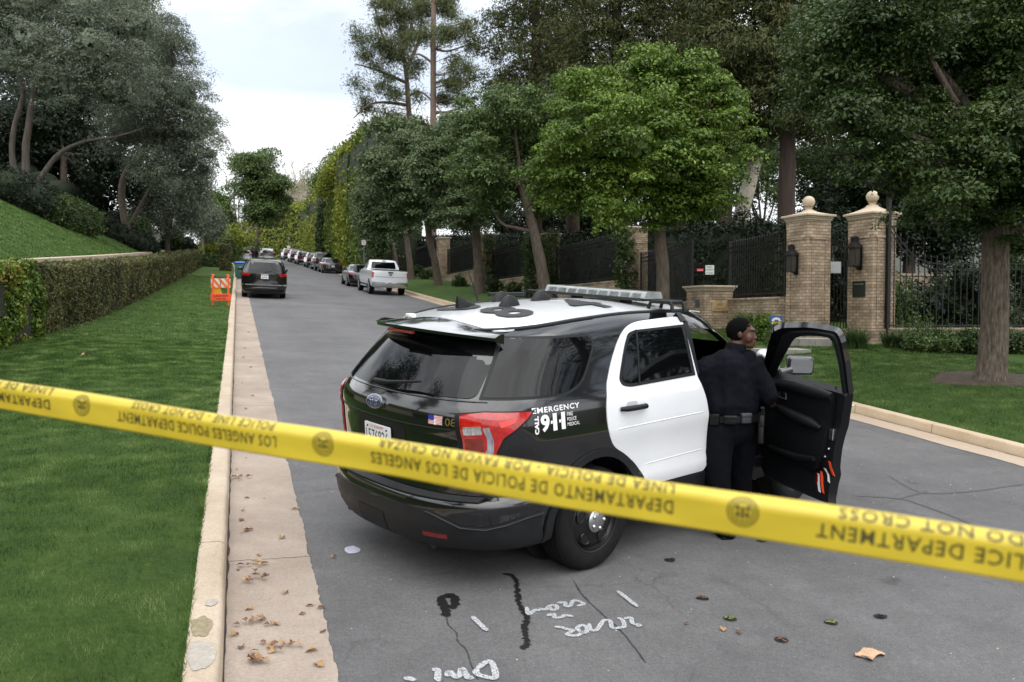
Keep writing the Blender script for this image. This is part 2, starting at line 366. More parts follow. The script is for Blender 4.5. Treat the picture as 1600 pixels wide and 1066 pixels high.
def concrete(name,c1,c2,joint=None,agg=0):
    m=bpy.data.materials.new(name); m.use_nodes=True; t=m.node_tree; b=t.nodes['Principled BSDF']; K=t.links; tc=node(t,'ShaderNodeTexCoord')
    def noise(s,d=5,r=.65):
        n=node(t,'ShaderNodeTexNoise'); n.inputs['Scale'].default_value=s; n.inputs['Detail'].default_value=d; n.inputs['Roughness'].default_value=r; K.new(tc.outputs['Object'],n.inputs[0]); return n.outputs[0]
    r=node(t,'ShaderNodeMapRange'); r.inputs[1].default_value=.3; r.inputs[2].default_value=.7; K.new(noise(1.3),r.inputs[0])
    mx=node(t,'ShaderNodeMix',data_type='RGBA'); mx.inputs[6].default_value=(*c1,1); mx.inputs[7].default_value=(*c2,1); K.new(r.outputs[0],mx.inputs[0]); cur=mx.outputs[2]
    r2=node(t,'ShaderNodeMapRange'); r2.inputs[1].default_value=.25; r2.inputs[2].default_value=.75; r2.inputs[3].default_value=.82; r2.inputs[4].default_value=1.15; K.new(noise(60,3),r2.inputs[0])
    s=node(t,'ShaderNodeVectorMath',operation='SCALE'); K.new(cur,s.inputs[0]); K.new(r2.outputs[0],s.inputs['Scale']); cur=s.outputs[0]
    if agg:
        vo=node(t,'ShaderNodeTexVoronoi'); vo.inputs['Scale'].default_value=agg; K.new(tc.outputs['Object'],vo.inputs['Vector'])
        rr=node(t,'ShaderNodeMapRange'); rr.inputs[1].default_value=.08; rr.inputs[2].default_value=.25; rr.inputs[3].default_value=.62; rr.inputs[4].default_value=1.0; K.new(vo.outputs['Distance'],rr.inputs[0])
        n9=node(t,'ShaderNodeMapRange'); n9.inputs[1].default_value=.42; n9.inputs[2].default_value=.55; n9.inputs[3].default_value=1; n9.inputs[4].default_value=0; K.new(noise(2.1,3),n9.inputs[0])
        m9=node(t,'ShaderNodeMath',operation='MAXIMUM'); K.new(rr.outputs[0],m9.inputs[0]); K.new(n9.outputs[0],m9.inputs[1])
        s=node(t,'ShaderNodeVectorMath',operation='SCALE'); K.new(cur,s.inputs[0]); K.new(m9.outputs[0],s.inputs['Scale']); cur=s.outputs[0]
    if joint:
        sp=node(t,'ShaderNodeSeparateXYZ'); K.new(tc.outputs['Object'],sp.inputs[0])
        dn=node(t,'ShaderNodeMath',operation='MULTIPLY_ADD'); dn.inputs[1].default_value=.04; K.new(noise(9,3),dn.inputs[0]); K.new(sp.outputs[1],dn.inputs[2])
        md=node(t,'ShaderNodeMath',operation='PINGPONG'); md.inputs[1].default_value=joint/2; K.new(dn.outputs[0],md.inputs[0])
        jr=node(t,'ShaderNodeMapRange'); jr.inputs[1].default_value=.003; jr.inputs[2].default_value=.010; jr.inputs[3].default_value=.35; jr.inputs[4].default_value=1; K.new(md.outputs[0],jr.inputs[0])
        s=node(t,'ShaderNodeVectorMath',operation='SCALE'); K.new(cur,s.inputs[0]); K.new(jr.outputs[0],s.inputs['Scale']); cur=s.outputs[0]
    K.new(cur,b.inputs['Base Color']); b.inputs['Roughness'].default_value=.9; b.inputs['Specular IOR Level'].default_value=.2
    bp=node(t,'ShaderNodeBump'); bp.inputs['Strength'].default_value=.5; bp.inputs['Distance'].default_value=.006; K.new(noise(45,4),bp.inputs['Height']); K.new(bp.outputs[0],b.inputs['Normal'])
    return m
M_asph=asphalt()
M_kerb=concrete('kerb_concrete',(.38,.30,.22),(.50,.415,.32),joint=3.05)
M_kerb2=concrete('kerb_concrete_right',(.47,.36,.24),(.55,.44,.31),joint=1.6)
M_gut=concrete('gutter_concrete',(.26,.207,.168),(.38,.318,.262),joint=6.1,agg=55)
M_gut2=concrete('gutter_concrete_right',(.40,.31,.23),(.46,.375,.29),joint=6.1)
def lawnmat(name,c1,c2,c3):
    m=bpy.data.materials.new(name); m.use_nodes=True; t=m.node_tree; b=t.nodes['Principled BSDF']; K=t.links; tc=node(t,'ShaderNodeTexCoord')
    def noise(s,d=5,r=.6,st=(1,1,1)):
        mp=node(t,'ShaderNodeMapping'); mp.inputs['Scale'].default_value=st; K.new(tc.outputs['Object'],mp.inputs[0])
        n=node(t,'ShaderNodeTexNoise'); n.inputs['Scale'].default_value=s; n.inputs['Detail'].default_value=d; n.inputs['Roughness'].default_value=r; K.new(mp.outputs[0],n.inputs[0]); return n.outputs[0]
    cr=node(t,'ShaderNodeValToRGB'); e=cr.color_ramp.elements; e[0].position=.30; e[0].color=(*c1,1); e[1].position=.72; e[1].color=(*c3,1); k=e.new(.52); k.color=(*c2,1)
    a=node(t,'ShaderNodeMath',operation='MULTIPLY_ADD'); a.inputs[1].default_value=.5; K.new(noise(26,4),a.inputs[0]); 
    q=node(t,'ShaderNodeMath',operation='MULTIPLY'); q.inputs[1].default_value=.5; K.new(noise(1.6,5,.7,(1,.6,1)),q.inputs[0]); K.new(q.outputs[0],a.inputs[2]); K.new(a.outputs[0],cr.inputs[0]); K.new(cr.outputs[0],b.inputs['Base Color'])
    b.inputs['Roughness'].default_value=.85; b.inputs['Specular IOR Level'].default_value=.15
    bp=node(t,'ShaderNodeBump'); bp.inputs['Strength'].default_value=1; bp.inputs['Distance'].default_value=.03; K.new(noise(90,3,.7),bp.inputs['Height']); K.new(bp.outputs[0],b.inputs['Normal'])
    return m
M_lawn=lawnmat('lawn_soil',(.026,.052,.010),(.055,.100,.019),(.092,.142,.034))
M_soil=mat('dark_soil',(.022,.020,.012),.95,var=.5,vscale=3,col2=(.035,.045,.018),bump=.8,bscale=20)  # dark ground colour of soil and ivy
ysf=np.concatenate([np.arange(-14,40,1.0),np.arange(40,130,2.5),np.arange(130,260,5),np.array([290,350,450,700,1200])])
xsf=np.concatenate([[-900,-300,-120,-60,-40],np.arange(-30,-6,1.5),[-5.36,-5.34,-5.25,-5.2,-4.6,-3,-1.5,-.27,-.25],np.array([0,2,4,6,8,9.6,9.75,9.78,10.4,11,11.7,12.2,13,14,15,16,18,20,24,30,40,60,120,300,900])])
def gz(X,Y):
    Xr=X-bend(Y); z=road(X,Y)+hgt(X,Y)-.02; return np.where((Xr>-.26)&(Xr<9.77),z-.06,z)
sheet('ground',xsf,ysf,gz,M_soil)
ysr=np.concatenate([np.arange(-14,60,.5),np.arange(60,232,2)])
sheet('road',np.linspace(-.12,9.62,15),ysr,lambda X,Y:road(X,Y),M_asph)
# lawns
yl=np.concatenate([np.arange(-10,40,.5),np.arange(40,82,2)])
sheet('left_lawn',np.concatenate([[-4.7],np.linspace(-4.2,-.27,14)]),yl,lambda X,Y:road(X,Y)+hgt(X,Y),M_lawn)
sheet('bank_lawn',np.linspace(-17,-5.36,20),np.arange(4,84,2),lambda X,Y:road(X,Y)+hgt(X,Y),M_lawn)
sheet('right_lawn',np.concatenate([np.linspace(9.77,13.2,14),[14.4,16,18,19.5]]),np.concatenate([np.arange(-6,40,.5),np.arange(40,74,2)]),lambda X,Y:road(X,Y)+hgt(X,Y),M_lawn)
# kerbs: real steps with rounded top edge
def strip(name,prof,ys,m):
    V=[];F=[]; n=len(prof)
    from mathutils import noise as NZ
    for y in ys:
        b=float(bend(y))
        for (x,h) in prof:
            jx=.004*NZ.noise(Vector((y*6,x*30,h*20)))+.006*NZ.noise(Vector((y*1.1,x*9,0))) if y<24 else 0; jz=-.012*max(0,NZ.noise(Vector((y*5,x*40,3)))-.25) if (y<24 and h>.1) else 0
            V.append((x+b+jx,y,float(road(x+b,y))+h+jz))
    for i in range(len(ys)-1):
        for j in range(n-1): a=i*n+j; F.append((a,a+1,a+n+1,a+n))
    me=rawmesh(name,V,F,4,False); bm=bmesh.new(); bm.from_mesh(me); bmesh.ops.recalc_face_normals(bm,faces=bm.faces); bm.to_mesh(me); bm.free()
    me.polygons.foreach_set('use_smooth',[True]*len(me.polygons)); me.set_sharp_from_angle(angle=R(40)); boxuv(me)
    o=link(name,me,None,m); tag(o,kind='structure'); return o
yk=np.concatenate([np.arange(-14,1,.5),np.arange(1,14,.04),np.arange(14,30,.25),np.arange(30,230,1.5)])
strip('left_kerb',[(-.285,-.05),(-.285,.125),(-.27,.15),(-.13,.15),(-.112,.14),(-.102,.12),(-.095,-.02)],yk,M_kerb)
strip('right_kerb',[(9.79,-.05),(9.79,.13),(9.775,.15),(9.635,.15),(9.615,.14),(9.607,.12),(9.60,-.02)],yk,M_kerb2)
from mathutils import noise as NZ
def jagL(X,Y): return np.vectorize(lambda x,y: (.022*NZ.noise(Vector((y*1.7,0,0)))+.012*NZ.noise(Vector((y*9,3,0)))+.01*NZ.noise(Vector((y*24,3,0)))) if x>.4 else 0.)(X,Y)
def jagR(X,Y): return np.vectorize(lambda x,y: (.03*NZ.noise(Vector((y*1.3,9,0)))+.012*NZ.noise(Vector((y*8,13,0)))) if x<9.2 else 0.)(X,Y)
ygt=np.concatenate([np.arange(2,14,.025),np.arange(14,40,.2),np.arange(40,230,1.5)])
sheet('left_gutter',np.array([-.10,.1,.3,.47]),ygt,lambda X,Y:road(X,Y)+.006,M_gut,jag=jagL)
sheet('right_gutter',np.array([9.12,9.3,9.62]),np.concatenate([np.arange(-6,40,.1),np.arange(40,230,1.5)]),lambda X,Y:road(X,Y)+.006,M_gut2,jag=jagR)
# bare earth ring round the big tree, and steps
def patch(name,cx,cy,rx,ry,m,dz=.03,seed=0,n=40):
    V=[(cx,cy,G(cx,cy)+dz)];F=[]
    for ring in range(1,6):
        for j in range(n):
            a=2*PI*j/n; k=ring/5*(1+(.18*NZ.noise(Vector((math.cos(a)*1.5,math.sin(a)*1.5,seed)))+.08*NZ.noise(Vector((math.cos(a)*6,math.sin(a)*6,seed)))))
            x=cx+rx*k*math.cos(a); y=cy+ry*k*math.sin(a); V.append((x,y,G(x,y)+dz*(1-(ring/5)**3)+.004))
    F=[(0,1+j,1+(j+1)%n) for j in range(n)]; mb=MB(); mb.v=V; mb.f=F; mb.m=[0]*n
    for r_ in range(4):
        for j in range(n): mb.f.append((1+r_*n+j,1+(r_+1)*n+j,1+(r_+1)*n+(j+1)%n,1+r_*n+(j+1)%n)); mb.m.append(0)
    o=mb.build(name,m,None,smooth=60); return o
M_mulch=mat('bare_earth',(.035,.024,.015),.95,var=.4,vscale=6,col2=(.085,.056,.036),bump=1,bscale=35)
tree_p=hit(1545,592)
tag(patch('soil_patch',tree_p.x+.1,tree_p.y,1.15,.85,M_mulch),kind='structure')
# dirt line where the gutter meets the kerb, mended kerb end
M_dirt=mat('gutter_dirt',(.035,.025,.018),.95,var=.4,vscale=30)
def dirt(name,x0,w0,ys,seed):
    V=[];F=[]
    for y in ys:
        b=float(bend(y)); w_=w0*(.35+1.3*abs(NZ.noise(Vector((y*3.1,seed,0))))+.6*abs(NZ.noise(Vector((y*14,seed,0)))))
        for x in (x0,x0+w_*(1 if w0>0 else 1)): V.append((x+b,y,float(road(x+b,y))+.010))
    for i in range(len(ys)-1): F.append((2*i,2*i+1,2*i+3,2*i+2))
    mb=MB(); mb.add(V,F); o=mb.build(name,M_dirt,None); tag(o,kind='structure')
dirt('gutter_dirt',-.094,.016,np.arange(2,40,.06),1); dirt('gutter_dirt',9.598,-.02,np.arange(-2,40,.1),2)
# chipped and mossy end of the left kerb
def kerbpatch(name,y0,l,x0,x1,m_,seed):
    V=[(0,0,0)];n=26;cx=(x0+x1)/2
    P=[]
    for j in range(n):
        a=2*PI*j/n; k=1+.30*NZ.noise(Vector((math.cos(a)*1.8,math.sin(a)*1.8,seed)))+.12*NZ.noise(Vector((math.cos(a)*7,math.sin(a)*7,seed)))
        x=cx+(x1-x0)/2*k*math.cos(a); y=y0+l*k*math.sin(a); P.append((max(-.268,min(-.118,x)),y))
    mb=MB(); mb.add([(cx,y0,float(road(cx,y0))+.1575)]+[(x,y,float(road(x,y))+.1535) for x,y in P],[(0,1+j,1+(j+1)%n) for j in range(n)]); o=mb.build(name,m_,None,smooth=60); tag(o,kind='structure')
kerbpatch('kerb_moss_stain',4.72,.12,-.26,-.15,mat('dry_moss',(.20,.17,.09),.95,col2=(.33,.27,.18),vscale=30,bump=.6,bscale=90),3)
kerbpatch('kerb_repair_patch',4.38,.15,-.27,-.12,mat('grey_mortar_patch',(.34,.30,.25),.95,col2=(.44,.40,.35),vscale=25,bump=.8,bscale=70),8)
kerbpatch('kerb_repair_patch',5.02,.05,-.20,-.13,MATS['grey_mortar_patch'],5)
# grass blades
def gnoise(x,y): return np.array([NZ.noise(Vector((a*1.1,b*.8,0)))+.6*NZ.noise(Vector((a*4,b*3,5))) for a,b in zip(x,y)])
def grass(name,n,fx,fy,hmin,hmax,wd,mats,seed=1,keep=None,dens=None):
    g=np.random.default_rng(seed)
    x=g.uniform(*fx,n)
    y=fy[0]+(fy[1]-fy[0])*g.random(n)**(dens or 1)
    if keep is not None: k=keep(x,y); x=x[k]; y=y[k]; n=len(x)
    x=x+bend(y); z=road(x,y)+hgt(x,y)-.006
    h=g.uniform(hmin,hmax,n)*(1+.45*gnoise(x,y)); a=g.uniform(0,2*PI,n); ln=g.uniform(0,.9,n)*h; la=g.uniform(0,2*PI,n); ww=wd*g.uniform(.6,1.3,n)*np.clip(y/5,1,3.2)
    dx=np.cos(a)*ww; dy=np.sin(a)*ww
    V=np.empty((n,3,3)); V[:,0]=np.stack([x-dx,y-dy,z],1); V[:,1]=np.stack([x+dx,y+dy,z],1); V[:,2]=np.stack([x+np.cos(la)*ln,y+np.sin(la)*ln,z+h],1)
    me=rawmesh(name,V.reshape(-1,3),np.arange(3*n).reshape(-1,3),3); o=link(name,me,None,mats); tag(o,kind='stuff'); return o
M_blade=leafmat('grass_blade',[(.023,.058,.010),(.050,.108,.018),(.105,.175,.036),(.24,.31,.11)],rough=.55,transl=.3,spec=.25,ns=3.2,na=2.6,ri=.55)
grass('left_lawn_grass',330000,(-4.5,-.27),(2.0,19),.018,.042,.0016,M_blade,1,dens=1.45)
grass('lawn_edge_grass',9000,(-.30,-.255),(2.5,24),.02,.045,.0018,M_blade,5)
grass('left_lawn_far_grass',70000,(-4.5,-.27),(18,60),.02,.05,.003,M_blade,2,dens=1.3)
grass('right_lawn_grass',170000,(9.77,15.5),(4,26),.02,.05,.0022,M_blade,3,dens=1,keep=lambda x,y:(((x-tree_p.x-.1)/1.05)**2+((y-tree_p.y)/.78)**2>1))
grass('bank_lawn_grass',90000,(-14,-5.4),(18,60),.03,.08,.004,M_blade,4,dens=1)
# ---------------------------------------------------------------- vehicle paint and parts materials
P_black=mat('black_paint',(.0045,.0048,.006),.12,coat=1,rvar=.03,vscale=2,spec=.5)
P_white=mat('white_paint',(.76,.77,.79),.25,coat=.8,var=.03,vscale=3)
P_glass=mat('dark_tinted_glass',(.002,.0025,.003),.03,spec=.33)
P_clear=mat('clear_glass',(.85,.95,.92),.02,trans=1,spec=.5)
P_trim=mat('black_plastic',(.008,.0085,.0095),.5,spec=.3,var=.2,vscale=30,bump=.1,bscale=300)
P_grey=mat('dark_grey_bumper_plastic',(.012,.0125,.014),.45,spec=.35,var=.2,vscale=14,bump=.12,bscale=400,rvar=.08)
P_rubber=mat('tyre_rubber',(.008,.008,.0085),.85,spec=.25,var=.35,vscale=12,bump=.2,bscale=80)
P_steel=mat('black_steel_wheel',(.006,.006,.0065),.35,var=.2,vscale=8)
P_chrome=mat('brushed_chrome',(.55,.56,.58),.28,metal=1,var=.1,vscale=20)
P_alloy=mat('alloy_wheel_silver',(.42,.43,.45),.3,metal=.9)
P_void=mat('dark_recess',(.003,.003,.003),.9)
P_red=mat('red_lamp_lens',(.42,.008,.006),.12,coat=1,var=.35,vscale=25,spec=.6)
P_redd=mat('dark_red_lens',(.16,.006,.005),.15,coat=1)
P_clens=mat('clear_lamp_lens',(.42,.43,.46),.10,coat=1,var=.6,vscale=45,metal=.5,stretch=(1,1,.25))
P_plate=mat('plate_white',(.78,.79,.80),.4)
P_ink=mat('dark_blue_ink',(.01,.012,.05),.5)
P_redink=mat('red_ink',(.5,.03,.03),.5)
P_wht=mat('white_decal',(.80,.80,.80),.4)
P_gold=mat('dull_gold_decal',(.16,.11,.03),.4)
P_seat=mat('grey_blue_seat_cloth',(.10,.16,.18),.8,var=.2,vscale=20)
P_int=mat('dark_interior_plastic',(.0045,.005,.006),.55,spec=.25,bump=.1,bscale=200)
P_orange=mat('orange_reflector',(.85,.08,.02),.35)
P_refwhite=mat('white_reflector',(.7,.7,.68),.35)
class Car:
    """body as a closed skin of plan-view rings; x forward from the rear axle, y left, z up"""
    def __init__(s,levels,belt,top,roof,n=2.4,cr=.72,nf=3,cf=.75,taper=.0,crown=.05):
        s.z,s.w,s.xr,s.xf=[np.array(q,float) for q in zip(*levels)]; s.belt=belt; s.top=top; s.rx,s.rz=zip(*roof); s.n=n; s.cr=cr; s.nf=nf; s.cf=cf; s.taper=taper; s.crown=crown
    def k(s,x): return (spl(x,s.rx,s.rz)-s.belt)/(s.top-s.belt)
    def zm(s,x,q): return q if q<s.belt else s.belt+(q-s.belt)*float(s.k(x))
    def inv(s,x,z): return z if z<s.belt else s.belt+(z-s.belt)/float(s.k(x))
    def W(s,q): return float(spl(q,s.z,s.w))
    def XR(s,q): return float(spl(q,s.z,s.xr))
    def XF(s,q): return float(spl(q,s.z,s.xf))
    def half(s,x,q):
        w=s.W(q); xr=s.XR(q); xf=s.XF(q); a=s.cr; c=s.cf; r=1.
        if x<xr+a: u=min(1,(xr+a-x)/a); r*=max(0,1-u**s.n)**(1/s.n)
        if x>xf-c: u=min(1,(x-xf+c)/c); r*=max(0,1-u**s.nf)**(1/s.nf)
        if x>2.2: r*=1-s.taper*min(1,(x-2.2)/1.3)**2
        return w*r
    def side(s,sgn=-1):
        def fn(x,z,off):
            q=s.inv(x,z); y=s.half(x,q); e=.01
            dz=(s.half(x,q+e)-s.half(x,q-e))/(2*e); dx=(s.half(x+e,q)-s.half(x-e,q))/(2*e)
            dx=max(-3,min(3,dx)); dz=max(-3,min(3,dz)); n=Vector((-dx,1,-dz)).normalized()
            return (x+n.x*off,sgn*(y+n.y*off),z+n.z*off)
        return fn
    def rearx(s,y,q): 
        w=s.W(q); u=min(.999,abs(y)/w); return s.XR(q)+s.cr-s.cr*(1-u**s.n)**(1/s.n)
    def frontx(s,y,q):
        w=s.W(q); u=min(.999,abs(y)/w); return s.XF(q)-s.cf+s.cf*(1-u**s.nf)**(1/s.nf)
    def rear(s,front=False):
        g=s.frontx if front else s.rearx; sg=1 if front else -1
        def fn(y,z,off):
            q=s.inv(-1. if not front else 2.,z); x=g(y,q); e=.01
            dz=(g(y,q+e)-g(y,q-e))/(2*e); dy=(g(y+e,q)-g(y-e,q))/(2*e)
            n=Vector((1,-dy,-dz))*sg; n.normalize(); return (x+n.x*off,y+n.y*off,z+n.z*off)
        return fn
    def corner(s,sgn=-1):
        def P(t,z):
            q=s.inv(-1,z); f=t*PI/2; c=max(0,math.cos(f)); si=math.sin(f)
            return Vector((s.XR(q)+s.cr-s.cr*c**(2/s.n),sgn*s.W(q)*si**(2/s.n),z))
        def fn(t,z,off):
            t=min(.995,max(.02,t)); p=P(t,z); a=P(min(.999,t+.01),z)-P(max(.001,t-.01),z); b=P(t,z+.01)-P(t,z-.01); n=a.cross(b).normalized()
            if n.dot(Vector((-1,sgn*.6,0)))<0: n=-n
            return tuple(p+n*off)
        return fn
    def roofz(s,x,y):
        q=s.top; w=s.half(x,q); e=s.zm(x,q); return e+s.crown*(1-min(1,abs(y)/max(w,.01))**2)
    def roof(s):
        return lambda x,y,off:(x,y,s.roofz(x,y)+off)
    def ring(s,q,inset=0,xr=None,xf=None,m=22,ns=44):
        w=s.W(q)-inset; a0=(s.XR(q)+inset) if xr is None else xr; b0=(s.XF(q)-inset) if xf is None else min(xf,s.XF(q)-inset)
        a=s.cr if xr is None else .12; c=s.cf; n=s.n if xr is None else 6
        if b0-a0<a+c: k=(b0-a0)/(a+c)*.98; a*=k; c*=k
        R_=[]
        for i in range(m): f=PI/2*i/m; R_.append((a0+a-a*math.cos(f)**(2/n),w*max(0,math.sin(f))**(2/n)))
        for i in range(ns+1): R_.append((a0+a+(b0-c-a0-a)*i/ns,w))
        for i in range(1,m+1): f=PI/2*(1-i/m); R_.append((b0-c+c*math.cos(f)**(2/s.nf),w*max(0,math.sin(f))**(2/s.nf)))
        out=[]
        for x,y in R_:
            t=(1-s.taper*min(1,max(0,x-2.2)/1.3)**2); out.append((x,y*t))
        return out
    def loft(s,qs,name,mats,parent,inset=0,xr=None,xf=None,crown=None,m=22,ns=44):
        mb=MB(); crown=s.crown if crown is None else crown; rings=[]
        for q in qs:
            h=s.ring(q,inset,xr,xf,m,ns); H=len(h); k=len(mb.v)
            for x,y in h: mb.v.append((x,-y,s.zm(x,q)))
            for x,y in h[1:-1][::-1]: mb.v.append((x,y,s.zm(x,q)))
            rings.append((k,H))
        n=2*H-2
        for (a,_),(b,_) in zip(rings,rings[1:]):
            for j in range(n): mb.f.append((a+j,a+(j+1)%n,b+(j+1)%n,b+j)); mb.m.append(0)
        for (k,_),up in ((rings[0],0),(rings[-1],1)):
            K=8; rows=[]
            for j in range(H):
                R0=mb.v[k+j]; L0=mb.v[k+(n-j)%n]
                if j in (0,H-1): rows.append([k+j]*(K+1)); continue
                row=[k+j]
                for t in range(1,K):
                    u=t/K; y=R0[1]*(1-u)+L0[1]*u; row.append(len(mb.v)); mb.v.append((R0[0],y,R0[2]+(crown*(1-(2*u-1)**2)*min(1,abs(R0[1])/.3) if up else 0)))
                row.append(k+n-j); rows.append(row)
            for j in range(H-1):
                for t in range(K):
                    f=[rows[j][t],rows[j+1][t],rows[j+1][t+1],rows[j][t+1]]; g=[]
                    for i in f:
                        if i not in g: g.append(i)
                    if len(g)>2: mb.f.append(tuple(g)); mb.m.append(0)
        return mb.build(name,mats,parent,smooth=32)
def cyl_cut(x,z,r,y0,y1,n=48):
    mb=MB(); mb.tube([(x,y0,z),(x,y1,z)],r,n); o=mb.build('cut',[],None); return o
def prism_cut(poly,y0,y1):
    mb=MB(); mb.prism(poly,((1,0,0),(0,0,1),(0,1,0)),(0,y0,0),y1-y0); return mb.build('cut',[],None)
def wheel(parent,x,y,z,r=.37,wd=.25,rim='steel',steer=0,name='wheel',rr=.66):
    """wheel > tyre, rim, hub_cap; axle along y, outer face towards sign(y)"""
    sg=1 if y>0 else -1
    w=empty(name,(x,y,z),(0,0,steer)); w.parent=parent
    M=Matrix.Rotation(-sg*PI/2,3,'X')   # local z -> outward y
    ri=r*rr; h=wd/2
    t=MB(); t.lathe([(ri-.01,-h+.02),(ri+.005,-h),(r*.86,-h-.004),(r*.95,-h+.012),(r*.992,-h+.035),(r,-h*.5),(r,h*.5),(r*.992,h-.035),(r*.95,h-.012),(r*.86,h+.004),(ri+.012,h),(ri,h-.006),(ri-.012,h-.02)],56,M=M)
    # tread grooves as raised ribs
    for q in (-.55,-.18,.18,.55): t.lathe([(r+.0005,h*q-.018),(r+.004,h*q-.015),(r+.004,h*q+.015),(r+.0005,h*q+.018)],56,M=M)
    t.build('tyre',P_rubber,w,smooth=35)
    if rim=='steel':
        m=MB(); m.lathe([(ri,-h+.03),(ri,h-.012),(ri-.008,h-.006),(ri-.018,h-.010),(ri-.022,h-.03),(ri-.035,h-.045),(ri*.86,h-.05),(ri*.78,h-.035),(ri*.6,h-.022),(ri*.42,h-.022),(ri*.36,h-.012),(.001,h-.012)],64,M=M)
        for k in range(5):   # raised lips round the black ovals painted for holes
            a=2*PI*k/5+.3
            pts=[]
            for j in range(20):
                b=2*PI*j/20; u=ri*.64+ri*.145*math.cos(b); v=ri*.20*math.sin(b)
                pts.append(M@Vector((u*math.cos(a)-v*math.sin(a),u*math.sin(a)+v*math.cos(a),h-.020-.012*(u/ri-.6)*2)))
            m.tube(pts+[pts[0]],.006,6,cap=False)
        m.build('rim',P_steel,w,smooth=40)
        for k in range(5):
            m=MB(); a=2*PI*k/5+.3; vs=[M@Vector((ri*.64*math.cos(a),ri*.64*math.sin(a),h-.0185))]
            for j in range(20):
                b=2*PI*j/20; u=ri*.64+ri*.135*math.cos(b); v=ri*.19*math.sin(b)
                vs.append(M@Vector((u*math.cos(a)-v*math.sin(a),u*math.sin(a)+v*math.cos(a),h-.0185-.012*(u/ri-.6)*2)))
            m.add(vs,[(0,1+j,1+(j+1)%20) for j in range(20)])
            m.build('rim_hole_dark',P_void,w)  # flat black disc paints the darkness of a rim hole
        m=MB(); m.lathe([(ri*.36,h-.014),(ri*.36,h+.004),(ri*.32,h+.014),(ri*.15,h+.022),(.001,h+.024)],32,M=M)
        for k in range(5):
            a=2*PI*k/5; c=M@Vector((ri*.24*math.cos(a),ri*.24*math.sin(a),h+.016)); m.ball(c,.016,6)
        m.build('hub_cap',P_chrome,w,smooth=40)
    else:
        m=MB(); m.lathe([(ri,-h+.03),(ri,h-.01),(ri-.02,h-.012),(ri-.03,h-.05),(.001,h-.07)],40,M=M,mi=1)
        for k in range(5):
            a=2*PI*k/5
            for da in (-.16,.16):
                c=Vector((math.cos(a+da*.5),math.sin(a+da*.5),0)); d=Vector((math.cos(a+da),math.sin(a+da),0))
                m.tube([M@(c*.03+Vector((0,0,h-.02))),M@(d*(ri-.01)+Vector((0,0,h-.02)))],[.028,.018],6)
        m.lathe([(ri,h-.014),(ri,h-.004),(ri-.018,h-.004),(ri-.018,h-.02)],40,M=M); m.ball(M@Vector((0,0,h-.02)),.04,6)
        m.build('rim',[P_alloy if rim=='alloy' else P_steel,P_void],w,smooth=40)
    return w
def placecar(root,x,y,head,nose=0,lift=0):
    """set a vehicle on the sloping road; head = direction of travel from +X"""
    e=.8; z=float(road(x,y)); gx=(float(road(x+e,y))-float(road(x-e,y)))/(2*e); gy=(float(road(x,y+e))-float(road(x,y-e)))/(2*e)
    n=Vector((-gx,-gy,1)).normalized(); fw=Vector((math.cos(head),math.sin(head),0)); fw=(fw-n*n.dot(fw)).normalized()
    lf=n.cross(fw); f2=fw*math.cos(nose)+n*math.sin(nose); n2=n*math.cos(nose)-fw*math.sin(nose)
    m=Matrix((f2,lf,n2)).transposed().to_4x4(); m.translation=Vector((x,y,z))+n*lift; root.matrix_world=m

# ---------------------------------------------------------------- the police car
levels=[(.27,.86,-1.10,3.45),(.31,.925,-1.20,3.62),(.38,.955,-1.245,3.70),(.50,.972,-1.275,3.74),(.60,.992,-1.275,3.76),(.635,.985,-1.262,3.76),(.665,.978,-1.195,3.75),(.80,.975,-1.195,3.74),(.92,.985,-1.205,3.70),(1.0,.996,-1.21,3.64),(1.05,.992,-1.215,3.52),(1.12,.984,-1.235,3.25),(1.18,.975,-1.238,2.95),(1.25,.962,-1.205,2.68),(1.30,.942,-1.175,2.55),(1.42,.895,-1.10,2.32),(1.55,.845,-1.01,2.10),(1.66,.795,-.92,1.92),(1.70,.765,-.88,1.84),(1.735,.72,-.80,1.74)]
EX=Car(levels,1.30,1.735,[(-1.3,1.66),(-.65,1.715),(0,1.785),(.7,1.82),(1.3,1.82),(1.9,1.775),(2.6,1.71)],n=2.45,cr=.74,nf=3,cf=.8,taper=.05,crown=.055)
suv=empty('police_car'); tag(suv,'black and white police patrol car with roof light bar and one front door open','police car')
qs=[.27,.29,.31,.345,.38,.44,.5,.56,.60,.62,.635,.65,.665,.70,.76,.84,.92,.97,1.0,1.03,1.06,1.12,1.18,1.22,1.26,1.30,1.36,1.42,1.49,1.55,1.61,1.66,1.69,1.715,1.735]
body=EX.loft(qs,'body',[P_black],suv)
inner=EX.loft([.40,.6,.8,1.0,1.15,1.30,1.45,1.58,1.68],'cut',[],None,inset=.055,xr=1.02,xf=2.62,crown=.02,m=10,ns=10)
door_open=[(1.10,1.25),(1.16,1.0),(1.2,.62),(1.24,.50),(2.20,.50),(2.33,.66),(2.33,1.20),(2.16,1.33),(1.88,1.53),(1.70,1.625),(1.52,1.675),(1.28,1.69),(1.19,1.64)]
fl_win=[(1.30,1.34),(2.26,1.31),(1.86,1.62),(1.70,1.69),(1.55,1.715),(1.34,1.72),(1.28,1.66)]
cuts=[cyl_cut(0,.40,.445,-1.2,-.60),cyl_cut(0,.40,.445,.60,1.2),cyl_cut(2.865,.37,.445,-1.2,-.60),cyl_cut(2.865,.37,.445,.60,1.2),inner,prism_cut(roundpoly(door_open,.06),-1.3,-.55),prism_cut(roundpoly(fl_win,.05),.5,1.3)]
